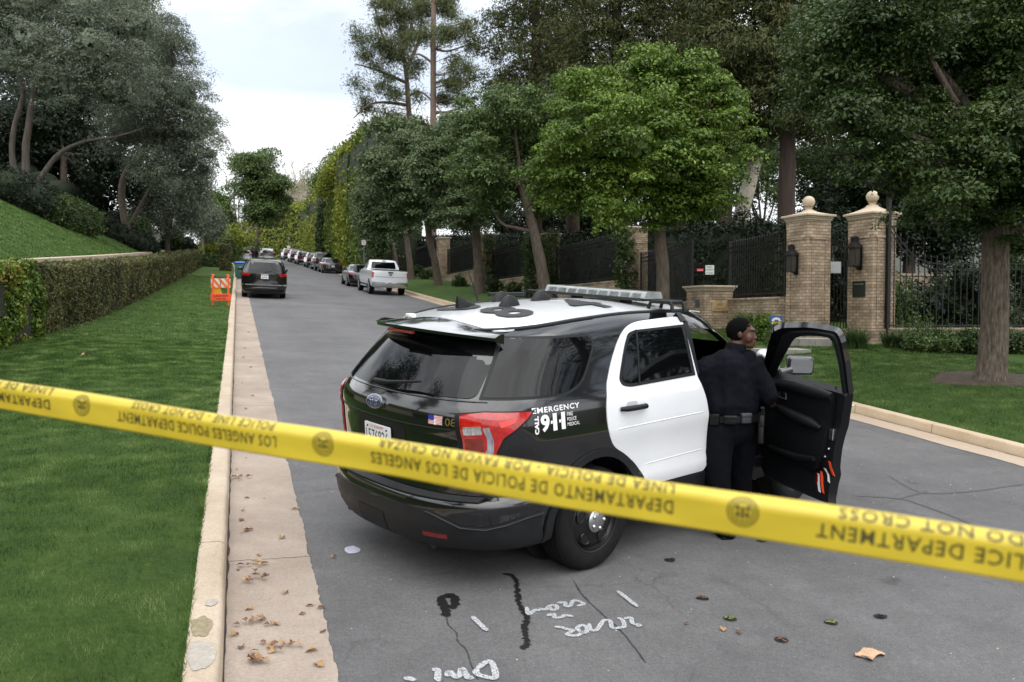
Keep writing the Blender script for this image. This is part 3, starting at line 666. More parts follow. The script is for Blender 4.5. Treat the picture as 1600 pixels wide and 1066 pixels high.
ws=MB(); ws.add([(1.45,-.66,1.60),(1.45,.66,1.60),(1.45,.58,1.705),(1.45,-.58,1.705),(3.4,-.76,1.33),(3.4,.76,1.33),(2.0,.60,1.705),(2.0,-.60,1.705)],[(0,1,2,3),(7,6,5,4),(0,4,5,1),(1,5,6,2),(2,6,7,3),(3,7,4,0)])
cuts.append(ws.build('cut',[],None))
boolean(body,cuts); body.data.materials.clear(); body.data.materials.append(P_black); smooth(body.data,32)
S=EX.side(-1); SL=EX.side(1); B=EX.rear(); FR=EX.rear(True); CR=EX.corner(-1); CL=EX.corner(1); RF=EX.roof()
# roof skin, white between the rails
rp=[(-.63,-.60),(-.68,-.3),(-.69,0),(-.68,.3),(-.63,.60),(0,.685),(.7,.70),(1.3,.685),(1.72,.60),(1.82,0),(1.72,-.60),(1.3,-.685),(.7,-.70),(0,-.685)]
roofp=panel('roof_skin',roundpoly(rp,.08),RF,P_white,suv,.004,.008,.12)
for sg in (-1,1):   # dark roof rails
    m=MB(); m.tube([(x,sg*(EX.half(x,1.735)-.012),EX.roofz(x,EX.half(x,1.735))+.004) for x in np.linspace(-.72,1.72,22)],[.012]+[.016]*20+[.012],8); m.build('roof_rail',P_trim,suv,smooth=50)
# big aerial characters on the roof
def rooftext(body_,x,y,size,rot):
    mb=MB(); c,s_=math.cos(rot),math.sin(rot)
    textmb(mb,body_,size,lambda a,b:(x+a*c-b*s_,y+a*s_+b*c,EX.roofz(x+a*c-b*s_,y+a*s_+b*c)+.0125),bold=.018); return mb.build('roof_number',P_trim,roofp)
rooftext('8',-.40,-.42,.60,0); rooftext('4',.34,-.50,.66,0); rooftext('0',-.42,.12,.56,0); rooftext('1',.45,.10,.6,0)
# white rear doors and their glass
def reardoor(F,sg):
    poly=[(.10,1.345),(.052,1.20),(.05,1.08),(.075,.98),(.15,.885),(.29,.81),(.41,.72),(.50,.62),(.535,.53),(1.30,.53),(1.335,.60),(1.31,.98),(1.275,1.14),(1.20,1.30),(1.165,1.70),(1.155,1.775),(1.05,1.782),(.60,1.762),(.47,1.74),(.38,1.69),(.30,1.62),(.20,1.50)]
    d=panel('rear_door',roundpoly(poly,[.03,.05,.05,.05,.05,.05,.05,.05,.04,.03,.04,.1,.05,.03,.03,.01,.02,.06,.06,.05,.05,.06]),F,P_white,suv,.006,.012,.05)
    win=[(.235,1.36),(.26,1.318),(.34,1.298),(1.17,1.322),(1.165,1.72),(.52,1.70),(.44,1.68),(.36,1.58)]
    panel('window_frame',roundpoly(win,[.04,.02,.05,.01,.01,.05,.03,.08]),F,P_trim,d,.010,.008,.06)
    wi=[(.262,1.37),(.285,1.338),(.35,1.322),(1.125,1.345),(1.118,1.70),(.53,1.682),(.46,1.66),(.385,1.575)]
    panel('window',roundpoly(wi,[.04,.02,.04,.01,.02,.05,.03,.08]),F,P_glass,d,.013,.005,.06)
    panel('window_divider',[(.44,1.31),(.458,1.31),(.55,1.70),(.532,1.70)],F,P_trim,d,.016,.006,.1)
    panel('handle_recess_shade',roundpoly([(.27,1.13),(.40,1.13),(.40,1.20),(.27,1.20)],.032),F,mat('recess_shade_grey',(.45,.46,.48),.4),d,.008,.004,.05)  # flat grey panel paints the shade of a recess round the handle
    m=MB(); h=[F(x,1.155,o_) for x,o_ in ((.20,.012),(.225,.045),(.33,.058),(.44,.052),(.485,.012))]
    m.tube(h,[.016,.020,.020,.020,.017],10); m.build('handle',P_trim,d,smooth=60)
    # pressed crease lines
    for z0,x0,x1,dz in ((1.015,.10,1.28,.012),(.70,.50,1.30,.02)):
        m=MB(); m.tube([F(x,z0+dz*(x-x0),.0035) for x in np.linspace(x0,x1,14)],[.001]+[.006]*12+[.001],6); m.build('crease',P_white,d,smooth=80)
    return d
reardoor(S,-1); reardoor(SL,1)
# B pillar gloss and front door on the far side
panel('front_door',roundpoly([(1.36,.53),(1.335,1.0),(1.22,1.30),(2.33,1.28),(2.36,1.0),(2.33,.53)],.04),SL,P_white,suv,.006,.012,.08)
panel('pillar_trim',[(1.175,1.33),(1.235,1.33),(1.235,1.745),(1.18,1.765)],S,P_trim,suv,.004,.006,.08)
# windows: far front side, windscreen, quarters, tailgate
panel('windscreen',[(-.70,1.33),(.70,1.33),(.58,1.675),(-.58,1.675)],FR,P_clear,suv,.004,.006,.12)
panel('side_glass',roundpoly(fl_win,.05),SL,P_clear,suv,-.01,.004,.15)
for F in (S,SL):
    q=[(-.93,1.315),(-.34,1.318),(-.20,1.36),(-.12,1.42),(0.02,1.60),(.035,1.655),(0,1.678),(-.66,1.672)]
    panel('quarter_window_surround',roundpoly([(-.955,1.302),(-.33,1.302),(-.18,1.345),(-.09,1.42),(0.045,1.60),(.055,1.67),(0.0,1.696),(-.67,1.69)],[.01,.06,.06,.06,.06,.02,.03,.01]),F,P_trim,suv,.003,.006,.05)
    panel('quarter_window',roundpoly(q,[.01,.06,.06,.06,.06,.02,.02,.01]),F,P_glass,suv,.006,.004,.05)
for C_ in (CR,CL):
    # gloss panel behind the quarter glass
    panel('pillar_seam',[(.700,1.305),(.708,1.305),(.765,1.67),(.757,1.67)],C_,P_trim,suv,.003,.004,.04)
tg=panel('tailgate_window',roundpoly([(-.735,1.305),(.735,1.305),(.655,1.66),(-.655,1.66)],[.05,.05,.03,.03]),B,P_glass,suv,.006,.006,.05)
# spoiler over the glass
def spoiler():
    mb=MB(); n=17; V=[]
    for i in range(n):
        y=-.70+1.40*i/(n-1); u=abs(y)/.70; xe=-1.055+.27*u**2.2; xi=-.72+.02*u
        zt=EX.roofz(-.70,y)-.002; ze=1.705-.035*u**2+.02
        for (x,z) in ((xi,zt+.006),((xi+xe)/2,(zt+ze)/2+.012),(xe,ze),(xe+.004,ze-.022),((xi+xe)/2,ze-.035),(xi,ze-.045)): V.append((x,y,z))
    F=[]
    for i in range(n-1):
        for j in range(6): a=i*6+j; b=i*6+(j+1)%6; F.append((a,b,b+6,a+6))
    F.append(tuple(range(6))[::-1]); F.append(tuple((n-1)*6+j for j in range(6))); mb.add(V,F)
    return mb.build('spoiler',P_black,suv,smooth=40)
sp=spoiler(); m=MB(); m.box((-1.045,0,1.688),(.02,.30,.018)); m.build('brake_light',P_redd,sp)
m=MB(); m.tube([(-1.235,.03,1.345),(-1.225,-.12,1.355),(-1.19,-.44,1.40)],[.022,.014,.008],8); m.build('wiper',P_trim,suv,smooth=60)
# tailgate creases
for z0,hw,off in ((1.288,.80,.003),(1.105,.66,.002)):
    m=MB(); m.tube([B(y,z0-.0*y*y,off) for y in np.linspace(-hw,hw,26)],.005,6); m.build('tailgate_seam',P_black if z0>1.2 else P_trim,suv,smooth=80)
# tail lamps wrap the corner
for C_ in (CR,CL):
    tl=panel('tail_lamp',roundpoly([(.475,1.205),(.60,1.225),(.875,1.225),(.86,1.19),(.78,1.12),(.70,1.07),(.66,.99),(.62,.84),(.55,.79),(.475,.80)],[.01,.01,.008,.01,.02,.02,.02,.01,.01,.01]),C_,P_red,suv,.020,.03,.03)
    panel('lamp_housing',roundpoly([(.445,1.215),(.60,1.235),(.895,1.235),(.875,1.185),(.79,1.11),(.715,1.06),(.675,.98),(.635,.82),(.55,.775),(.44,.785)],.008),C_,P_trim,tl,.008,.02,.03)
    panel('reversing_lens',roundpoly([(.49,1.135),(.59,1.145),(.59,1.095),(.49,1.087)],.006),C_,P_clens,tl,.024,.01,.03)
    panel('clear_lens',roundpoly([(.60,1.135),(.635,1.137),(.645,1.08),(.64,.98),(.60,.90),(.56,.86),(.53,.86),(.575,.93),(.605,1.0),(.61,1.08)],.004),C_,P_clens,tl,.024,.01,.03)
    panel('inner_lens',roundpoly([(.487,1.06),(.585,1.07),(.59,1.0),(.56,.93),(.52,.86),(.487,.85)],.006),C_,P_redd,tl,.023,.01,.03)
    panel('marker_lens',roundpoly([(.69,1.17),(.80,1.195),(.78,1.165),(.70,1.135)],.004),C_,mat('bright_red_lens',(.8,.05,.03),.15,coat=1),tl,.024,.01,.03)
# bumper cladding, step pad, reflectors
bc=[(-.965,.30),(-.965,.47),(-.80,.49),(-.62,.535),(-.50,.575),(-.30,.585),(.30,.585),(.50,.575),(.62,.535),(.80,.49),(.965,.47),(.965,.30)]
def Call(t,z,off): # developed coordinate -1..1 right to left round the tail
    return CR(t,z,off) if t>=0 else CL(-t,z,off)
bl=[(.99,.285),(.99,.545),(.90,.535),(.78,.50),(.66,.475),(.52,.485),(.42,.53),(.34,.562),(0,.575),(-.34,.562),(-.42,.53),(-.52,.485),(-.66,.475),(-.78,.50),(-.90,.535),(-.99,.545),(-.99,.285)]
bump=panel('bumper_cladding',bl,Call,P_grey,suv,.010,.016,.03)
m=MB(); m.tube([Call(t,z-.012,.012) for t,z in bl[1:16]],.008,8,cap=True); m.build('cladding_edge',P_grey,bump,smooth=80)
panel('bumper_side_seam',[(.70,.60),(.99,.62),(.99,.625),(.70,.607)],CR,P_trim,bump,.003,.004,.05)
panel('step_pad',[(.60,.638),(.60,.660),(0,.662),(-.60,.660),(-.60,.638),(0,.640)],Call,P_grey,suv,.012,.02,.03)
for sg in (1,-1): panel('bumper_reflector',[(.30*sg,.385),(.44*sg,.385),(.44*sg,.415),(.30*sg,.415)],Call,P_redd,bump,.014,.004,.05)
panel('tow_cover',roundpoly([(-.16,.33),(.16,.33),(.16,.47),(-.16,.47)],.02),B,P_trim,bump,.014,.004,.06)
# arch flares and rocker
for F in (S,SL):
    for cx in (0,2.865):
        pts=[];inn=[]
        for k in range(25):
            a=R(-18)+R(216)*k/24; x=cx+.515*math.cos(a); z=.385+.505*math.sin(a); x2=cx+.442*math.cos(a); z2=.395+.440*math.sin(a)
            if z>.28: pts.append((x,z)); inn.append((x2,max(z2,.28)))
        panel('arch_flare',pts+inn[::-1],F,P_grey,suv,.016,.045,.05)
    panel('rocker_panel',[(.50,.30),(2.40,.30),(2.38,.52),(.52,.52)],F,P_grey,suv,.012,.03,.1)
# plate, badge, flag, number, emergency text
def flat(m,c,a,b): # mapper on the tailgate near (y0,z0), seen from behind: +a to the right = -y
    return lambda u,v:B(c-u,m+v,b)
pl=panel('number_plate',roundpoly([(-.155,.885),(.155,.885),(.155,1.045),(-.155,1.045)],.012),B,P_plate,suv,.022,.008,.05)
m=MB(); textmb(m,'1576826',.1,lambda u,v:B(-u,.915+v,.024),fit=(-.135,.135,0,.085),bold=.0)
m.build('plate_number',P_ink,pl)
m=MB(); textmb(m,'CA EXEMPT',.05,lambda u,v:B(-u,1.012+v,.024),fit=(-.085,.085,0,.022)); 
m.build('plate_state',P_redink,pl)
for sg in (-1,1): m=MB(); m.ball(B(.115*sg,1.018,.023),.008,5); m.build('plate_bolt',P_ink,pl)
panel('plate_recess',roundpoly([(-.30,.85),(.30,.85),(.28,1.085),(-.28,1.085)],.03),B,P_trim,suv,.002,.004,.08)
m=MB(); ov=[(.090*math.cos(2*PI*k/32),.040*math.sin(2*PI*k/32)) for k in range(32)]
bd=panel('badge',[(x,z+1.20) for x,z in ov],B,P_chrome,suv,.030,.028,.05); panel('badge_field',[(x*.88,z*.82+1.20) for x,z in ov],B,mat('badge_blue',(.012,.02,.09),.2,coat=1),bd,.034,.006,.05)
m=MB(); textmb(m,'Ford',.05,lambda u,v:B(-u,1.182+v,.0355),fit=(-.055,.055,0,.036),shear=.4); m.build('badge_script',P_chrome,bd)
fg=panel('flag_sticker',[(-.51,1.13),(-.605,1.13),(-.605,1.19),(-.51,1.19)],B,P_wht,suv,.004,.002,.05)
m=MB()
for k in range(7):
    z0=1.13+.06*(2*k)/13; m.add([B(-.51,z0,.0052),B(-.605,z0,.0052),B(-.605,z0+.0046,.0052),B(-.51,z0+.0046,.0052)],[(0,1,2,3)])
m.build('flag_stripes',P_redink,fg)
m=MB(); m.add([B(-.51,1.158,.0062),B(-.551,1.158,.0062),B(-.551,1.19,.0062),B(-.51,1.19,.0062)],[(0,1,2,3)]); m.build('flag_canton',mat('flag_blue',(.02,.03,.25),.5),fg)
m=MB(); textmb(m,'08',.06,lambda u,v:B(-u,1.13+v,.004),fit=(.625,.69,0,.05)); m.build('unit_number',P_gold,suv)
def SD(u,v): return S(u,v,.0035)
m=MB()
textmb(m,'EMERGENCY',.05,SD,fit=(-.665,-.225,1.212,1.248),bold=.0012,spacing=1.12)
vs,fs=text2d('CALL',.05,bold=.0028); y0=min(v[1] for v in vs);y1=max(v[1] for v in vs);x0=min(v[0] for v in vs);x1=max(v[0] for v in vs)
m.add([SD(-.655+(1-(v[1]-y0)/(y1-y0))*.035,1.075+(v[0]-x0)/(x1-x0)*.12) for v in vs],fs)
for ch,a,b in (('9',-.605,-.525),('1',-.493,-.455),('1',-.413,-.375)): textmb(m,ch,.1,SD,fit=(a,b,1.085,1.200),bold=.004)
for a in (-.515,-.435): m.add([SD(a,1.133),SD(a+.018,1.133),SD(a+.018,1.153),SD(a,1.153)],[(0,1,2,3)])
for k,t in enumerate(('FIRE','POLICE','MEDICAL')): textmb(m,t,.03,SD,fit=(-.355,-.355+(.058,.09,.12)[k],1.168-.034*k,1.192-.034*k),bold=.0)
m.build('emergency_lettering',P_wht,suv)
# wheels
for x in (0,2.865):
    for sg in (-1,1): wheel(suv,x,sg*(.855),.368 if x==0 else .325,.372,.25)
for x in (0,2.865):
    m=MB(); m.tube([(x,-.8,.36),(x,.8,.36)],.06,10); m.build('axle',P_void,suv)
for sg in (-1,1):
    for x in (0,2.865):
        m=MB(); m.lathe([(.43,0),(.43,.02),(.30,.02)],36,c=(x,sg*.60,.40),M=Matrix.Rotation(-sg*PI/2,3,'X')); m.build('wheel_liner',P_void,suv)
for sy in (-.52,.52):
    m=MB(); m.tube([(-1.12,sy,.30),(-.90,sy,.30)],.028,12); m.build('exhaust',P_steel,suv)
# light bar
lb=empty('light_bar',(1.06,0,1.905)); lb.parent=suv
m=MB(); m.box((0,0,0),(.27,1.10,.018)); m.build('base',P_grey,lb,bevel=.004)
m=MB(); m.prism(roundpoly([(-.125,.01),(.125,.01),(.095,.068),(-.095,.068)],.015,3),((1,0,0),(0,0,1),(0,1,0)),(0,-.57,0),1.14); m.build('cover',mat('clear_plastic_cover',(.26,.275,.27),.22,coat=.6,var=.25,vscale=10),lb,smooth=30)
for sx in (-1,1):
    m=MB()
    for k in range(9): y=-.48+.12*k; m.add([(sx*.1262,y-.045,.014),(sx*.1262,y+.045,.014),(sx*.106,y+.045,.052),(sx*.106,y-.045,.052)],[(0,1,2,3)] if sx<0 else [(3,2,1,0)])
    m.build('lamp_module',mat('lamp_module_silver',(.12,.13,.125),.3,metal=.5,var=.5,vscale=40),lb)
for y in (-.28,.28):
    m=MB(); m.box((0,y,-.035),(.10,.06,.06)); m.build('foot',P_trim,lb,bevel=.006)
for sg in (-1,1):
    m=MB(); m.tube([(-.10,sg*.60,-.06),(-.10,sg*.62,-.005),(-.10,sg*.80,.0),(-.10,sg*.83,-.02),(-.10,sg*.835,-.075)],.016,8); m.tube([(.06,sg*.60,-.06),(.06,sg*.62,-.005),(.06,sg*.80,0),(.06,sg*.83,-.02),(.06,sg*.835,-.075)],.016,8)
    m.box((-.02,sg*.72,-.004),(.20,.20,.022)); m.build('mounting_hook',P_trim,lb,smooth=50)
panel('hook_strap',[(1.13,1.74),(1.20,1.74),(1.18,1.80),(1.12,1.80)],S,P_grey,suv,.02,.02,.05)
# roof aerials
def fin(x,y,l,w,h,rake=0):
    m=MB(); n=10; V=[]
    for i in range(n+1):
        t=i/n; xx=x-l/2+l*t; hh=h*(math.sin(PI*min(1,max(0,t*(1-rake)+rake*.35)))**.6 if rake==0 else max(.02,(1-t)**.8)); ww=w/2*(math.sin(PI*(.08+.84*t))**.5)
        z=EX.roofz(xx,y)+.003
        for a,b in ((-1,0),(-.8,.6),(-.3,1),(.3,1),(.8,.6),(1,0)): V.append((xx,y+a*ww,z+b*hh))
    F=[(i*6+j,i*6+j+1,(i+1)*6+j+1,(i+1)*6+j) for i in range(n) for j in range(5)]+[(0,1,2,3,4,5),tuple(n*6+j for j in range(6))[::-1]]
    m.add(V,F); return m.build('roof_aerial',P_trim,suv,smooth=50)
fin(-.22,.28,.20,.08,.10,rake=1); fin(-.04,-.02,.20,.09,.085); fin(.26,.40,.20,.09,.085); fin(.42,.10,.20,.09,.08)
m=MB(); m.tube([(.10,.52,1.84),(.02,.54,2.06)],[.008,.003],6); m.build('whip_aerial',P_trim,suv)
m=MB(); m.box((-.66,.42,EX.roofz(-.66,.42)+.02),(.07,.05,.03)); m.build('roof_camera',P_refwhite,suv,bevel=.008)
# cabin
m=MB(); 
for sy in (-.42,.42):
    m.box((1.75,sy,.66),(.52,.50,.22)); m.box((1.42,sy,1.02),(.16,.48,.62),M=Matrix.Rotation(R(-12),3,'Y'))
    m.box((1.33,sy,1.44),(.10,.26,.18),M=Matrix.Rotation(R(-8),3,'Y'))
m.build('seat',P_seat,suv,bevel=.05,smooth=60,seg=3)
m=MB(); m.prism([(2.05,1.06),(2.10,1.20),(2.50,1.24),(2.60,1.10),(2.60,.6),(2.30,.6),(2.22,.95)],((1,0,0),(0,0,1),(0,1,0)),(0,-.85,0),1.70); m.box((2.0,0,.75),(.9,.22,.35)); m.box((1.9,0,.44),(1.6,1.7,.03)); m.build('dashboard',P_int,suv,bevel=.02,smooth=50)
m=MB(); m.box((1.80,.875,1.02),(.95,.03,.50)); m.build('far_door_trim',P_seat,suv,bevel=.01)
m=MB(); [m.tube([(1.06,y,.5),(1.06,y,1.62)],.012,5) for y in (-.6,-.3,0,.3,.6)]; m.tube([(1.06,-.7,1.0),(1.06,.7,1.0)],.012,5); m.tube([(1.06,-.62,1.60),(1.06,.62,1.60)],.012,5); m.build('cage_bars',P_trim,suv)
m=MB(); M_=Matrix.Rotation(R(65),3,'Y'); pts=[Vector((2.02,.42,1.10))+M_@Vector((.19*math.cos(a),.19*math.sin(a),0)) for a in np.linspace(0,2*PI,25)]; m.tube(pts,.014,8,cap=False); m.tube([(2.02,.42,1.10),(2.2,.42,1.05)],.03,8); m.build('steering_wheel',P_trim,suv,smooth=60)
m=MB(); m.box((1.9,0,1.60),(.03,.24,.07)); m.tube([(1.9,0,1.63),(1.86,0,1.70)],.01,6); m.build('rear_view_mirror',P_trim,suv)
# front end, rarely seen
panel('grille',roundpoly([(-.62,.68),(.62,.68),(.66,.98),(-.66,.98)],.05),FR,P_trim,suv,.004,.02,.08)
for sg in (-1,1): panel('headlamp',roundpoly([(sg*.70,.82),(sg*.88,.84),(sg*.88,.98),(sg*.70,.98)],.03),FR,P_clens,suv,.006,.02,.05)
# ------- the open front door
DH=(2.33,-.965); TH=R(62)
def swing(F):
    c,s_=math.cos(TH),math.sin(TH)
    def g(x,z,off):
        p=F(x,z,off); dx=p[0]-DH[0]; dy=p[1]-DH[1]; return (DH[0]+dx*c-dy*s_,DH[1]+dx*s_+dy*c,p[2])
    return g
SW=swing(S)
def swp(x,y,z):
    c,s_=math.cos(TH),math.sin(TH); dx=x-DH[0]; dy=y-DH[1]; return (DH[0]+dx*c-dy*s_,DH[1]+dx*s_+dy*c,z)
low=[(1.205,1.295),(1.255,1.15),(1.315,.98),(1.335,.70),(1.30,.56),(1.24,.53),(1.27,.50),(2.22,.50),(2.33,.64),(2.345,.9),(2.34,1.18),(2.30,1.295)]
low=[(1.19,1.295),(1.235,1.15),(1.28,.98),(1.305,.75),(1.315,.55),(1.315,.42),(1.28,.345),(2.20,.31),(2.32,.45),(2.335,.9),(2.335,1.18),(2.29,1.30)]; LR=[.03,.08,.1,.1,.1,.05,.03,.08,.08,.1,.04,.02]
dr=panel('open_front_door',roundpoly([(x+(.02 if x<1.8 else -.02),max(z,.53)-(.12 if z>1.2 else 0)) for x,z in low if z>.5],.03),SW,P_white,suv,.006,.012,.06)
dr['label']='open front door seen from its black inner side'
lowi=[(x+(.008 if x<1.8 else -.008),z+(.008 if z<.6 else 0)) for x,z in low]
panel('inner_skin',roundpoly(low,LR),SW,P_int,dr,-.006,.075,.06)
panel('door_cladding',roundpoly([(1.33,.36),(1.33,.52),(2.30,.52),(2.29,.44),(2.19,.32)],.03),SW,P_grey,dr,.012,.018,.08)
fr=[(1.19,1.28),(1.155,1.50),(1.145,1.70),(1.165,1.78),(1.45,1.795),(1.66,1.77),(1.78,1.715),(2.31,1.26)]
fi=[(2.17,1.28),(1.66,1.685),(1.58,1.718),(1.44,1.73),(1.27,1.725),(1.225,1.69),(1.215,1.50),(1.245,1.28)]
fo=roundpoly(fr,[.0,.05,.04,.03,.05,.05,.04,0],4); fo2=roundpoly(fi,[.0,.05,.04,.05,.03,.03,.05,0],4)
panel('window_surround',fo+fo2,SW,P_black,dr,.0,.045,.06)
panel('window_seal',[(p[0]*.6+q[0]*.4,p[1]*.6+q[1]*.4) for p,q in zip(fo,fo2[::-1])]+[(q[0]*.97+p[0]*.03,q[1]*.97+p[1]*.03) for p,q in zip(fo[::-1],fo2)],SW,P_trim,dr,-.046,.018,.06)
trim=[(1.30,1.28),(1.36,1.0),(1.40,.72),(1.50,.60),(2.18,.58),(2.25,.72),(2.27,1.22),(2.22,1.31)]
tr=panel('door_trim',roundpoly(trim,[.1,.06,.06,.08,.06,.05,.05,.04]),SW,P_int,dr,-.075,.05,.06)
m=MB(); m.tube([SW(x,1.265,-.115) for x in (1.31,1.5,1.8,2.0,2.2)],[.03,.05,.052,.05,.03],12); m.build('sill_pad',P_int,tr,smooth=60)
m=MB(); m.tube([SW(x,z,o_) for x,z,o_ in ((1.44,.93,-.125),(1.52,.95,-.165),(1.72,.955,-.17),(1.98,.985,-.15),(2.12,1.02,-.125))],[.02,.042,.045,.035,.015],12); m.build('armrest',P_int,tr,smooth=60)
m=MB(); 
for (a,b,c_,d) in ((1.93,1.11,2.03,1.11),(2.03,1.11,2.03,1.165),(2.03,1.165,1.93,1.165),(1.93,1.165,1.93,1.11)): m.tube([SW(a,b,-.131),SW(c_,d,-.131)],.0055,6)
m.build('inner_handle',P_chrome,tr)
m=MB(); m.tube([SW(x,z,-.14) for x,z in ((1.46,.70),(1.7,.665),(2.1,.66))],[.02,.03,.02],8); m.build('map_pocket',P_int,tr,smooth=60)
def stripe(x,z,l,mt):
    panel('warning_stripe',[(x,z),(x-.03,z-.005),(x-.03+l*.55,z+l),(x+l*.55,z+l)],lambda a,b,o_:SW(a,b,-.083-o_),mt,dr,.0,.003,.2)
for x,z,l,mt in ((1.50,.47,.07,P_redd),(1.455,.425,.12,P_refwhite),(1.41,.43,.15,P_orange),(1.37,.52,.13,P_refwhite),(1.335,.62,.085,P_orange)): stripe(x-.02,z,l,mt)
for x,z in ((1.36,.80),(1.40,.73)):
    m=MB(); m.ball(SW(x,z,-.084),.008,5); m.build('door_bolt',P_refwhite,dr)
m=MB(); m.box(swp(1.34,-.90,.92),(.05,.03,.09),rz=TH); m.build('latch',P_chrome,dr,bevel=.004)
m=MB(); m.tube([SW(1.30,1.31,-.07),SW(1.30,1.335,-.07)],.006,6); m.build('lock_pin',P_trim,dr)
# door mirror
mm=MB(); mm.box((0,0,0),(.10,.255,.175),taper=.92); mir=mm.build('mirror',P_black,dr,bevel=.035,smooth=60,seg=4); mir.location=swp(2.27,-1.19,1.335); mir.rotation_euler=(0,0,TH-R(12))
m=MB(); m.prism(roundpoly([(-.10,-.062),(.10,-.062),(.10,.055),(-.10,.055)],.03),((0,1,0),(0,0,1),(-1,0,0)),(-.046,0,0),.008); g=m.build('mirror_glass',mat('mirror_silver',(.45,.47,.48),.03,metal=1),mir)
m=MB(); m.tube([swp(2.24,-.98,1.27),swp(2.24,-1.09,1.30)],[.04,.03],8); m.build('mirror_arm',P_black,dr,smooth=60)
# spot lamp at the windscreen pillar
m=MB(); m.lathe([(.001,-.07),(.04,-.065),(.066,-.03),(.070,.02),(.066,.03)],24,c=(2.15,-.97,1.42),M=Matrix.Rotation(R(80),3,'Y')@Matrix.Rotation(R(10),3,'X')); sl_=m.build('spot_lamp',P_chrome,suv,smooth=50)
m=MB(); m.tube([(2.15,-.93,1.40),(2.12,-.86,1.36)],.012,6); m.build('lamp_arm',P_trim,sl_)
# warning lamp bar above the roof edge, black
m=MB(); m.box((.55,.66,1.885),(.42,.05,.03)); m.build('side_lamp_bar',P_trim,suv,bevel=.008)
placecar(suv,2.02,6.36,R(24.6),nose=R(1.3))
# ---------------------------------------------------------------- the officer
S_skin=mat('dark_brown_skin',(.085,.036,.021),.45,var=.15,vscale=14,spec=.4)
S_navy=mat('navy_uniform_cloth',(.0032,.0038,.0072),.8,spec=.12,var=.25,vscale=30,bump=.35,bscale=300,sheen=0)
S_navy2=mat('navy_trousers_cloth',(.0026,.003,.0052),.8,spec=.12,var=.25,vscale=30,bump=.3,bscale=300,sheen=0)
S_leather=mat('black_leather',(.0035,.0035,.004),.42,spec=.3,bump=.2,bscale=60,var=.2,vscale=20)
S_hair=mat('short_black_hair',(.0045,.004,.004),.9,spec=.08,bump=1,bscale=420)
S_eye=mat('eye_white',(.10,.085,.075),.6,spec=.1)
S_lip=mat('lip',(.13,.045,.035),.4)
foot=hit(1137,841)
off=empty('person',(foot.x,foot.y,foot.z),(0,0,-YAW)); off.scale=(1.03,1.0,.995); tag(off,'police officer in dark navy uniform standing at the open front door of the patrol car','person')
# local axes: x to the photo's right, y away from the camera, z up
ry=.38  # right foot farther
hx,hy,hz=.125,.10,1.695      # head centre
caps=[((.05,.10,1.50),.060,(.085,.10,1.62),.058)]       # neck
# head: turned to the right (+x) and slightly to the camera
fd=Vector((.96,-.28,-.06)).normalized(); sd=Vector((fd.y,-fd.x,0)).normalized(); up=Vector((0,0,1))
def HP(f,s_,u): return Vector((hx,hy,hz))+fd*f+sd*s_+up*u
balls=[(HP(-.015,0,.030),(.105,.087,.100)),(HP(.035,0,-.02),(.062,.062,.085)),(HP(.045,0,-.085),(.045,.046,.035)),(HP(.078,0,-.098),.022),
 (HP(.080,0,.038),(.024,.050,.020)),(HP(.098,0,-.010),(.014,.014,.026)),(HP(.106,0,-.028),(.017,.020,.013)),(HP(.092,0,-.058),(.018,.026,.010)),(HP(.090,0,-.075),(.017,.024,.010)),
 (HP(.055,.045,-.03),(.03,.026,.04)),(HP(.055,-.045,-.03),(.03,.026,.04))]
for s_ in (-1,1): balls.append((HP(-.012,s_*.084,-.005),(.017,.009,.032)))
caps+=[((.05,.1,1.48),.06,(.04,.1,1.0),.09),((-.04,.03,.95),.07,(-.07,0,.45),.05),((-.06,0,.45),.06,(-.02,0,.08),.045),((.13,.17,.95),.07,(.2,ry-.04,.45),.05),((.2,ry-.04,.45),.05,(.21,ry,.08),.045),
 ((-.19,.03,1.43),.055,(-.24,.05,1.15),.045),((-.24,.05,1.15),.042,(-.12,.30,1.02),.032),((.22,.10,1.42),.055,(.30,.06,1.17),.045),((.30,.06,1.17),.042,(.36,.22,1.13),.030)]
# hand of the near arm: palm, four fingers, thumb; resting on the door
hp=Vector((.375,.25,1.12))
caps.append((hp,.030,hp+Vector((.035,.05,-.02)),.030))
for k in range(4):
    b=hp+Vector((.03+.012*k,.075-.012*k,-.022+.004*k)); l=(.036,.042,.039,.030)[k]
    caps.append((b,.0095,b+Vector((l*.7,l*.5,-l*.35)),.009)); caps.append((b+Vector((l*.7,l*.5,-l*.35)),.009,b+Vector((l*.9,l*.55,-l*1.2)),.0075))
tb=hp+Vector((-.01,.03,.012)); caps.append((tb,.011,tb+Vector((.012,.05,.012)),.009))
bodyo=blob('body',caps,balls,.0072,S_skin,off,smooth_it=3)
hr=[(HP(-.020,0,.031),(.1080,.0905,.1050)),(HP(-.045,0,-.010),(.072,.084,.080))]
hair=blob('hair',[],hr,.006,S_hair,bodyo,smooth_it=3)
bm=bmesh.new(); bm.from_mesh(hair.data)      # hairline: cut away the face and below the nape
def cuthair(co,no): bmesh.ops.bisect_plane(bm,geom=bm.verts[:]+bm.edges[:]+bm.faces[:],plane_co=co,plane_no=no,clear_outer=True)
cuthair(HP(.062,0,.066),(fd+up*-.55).normalized()); cuthair(HP(-.06,0,-.052),(up*-1+fd*-.35).normalized())
for v in [v for v in bm.verts if (v.co-Vector((hx,hy,hz))).dot(fd)>.004+max(0,(v.co-Vector((hx,hy,hz))).z)*.9 and (v.co-Vector((hx,hy,hz))).z<.055]: bm.verts.remove(v)
for v in bm.verts: v.co+=v.normal*.0025*NZ.noise(v.co*90)
bm.to_mesh(hair.data); bm.free()
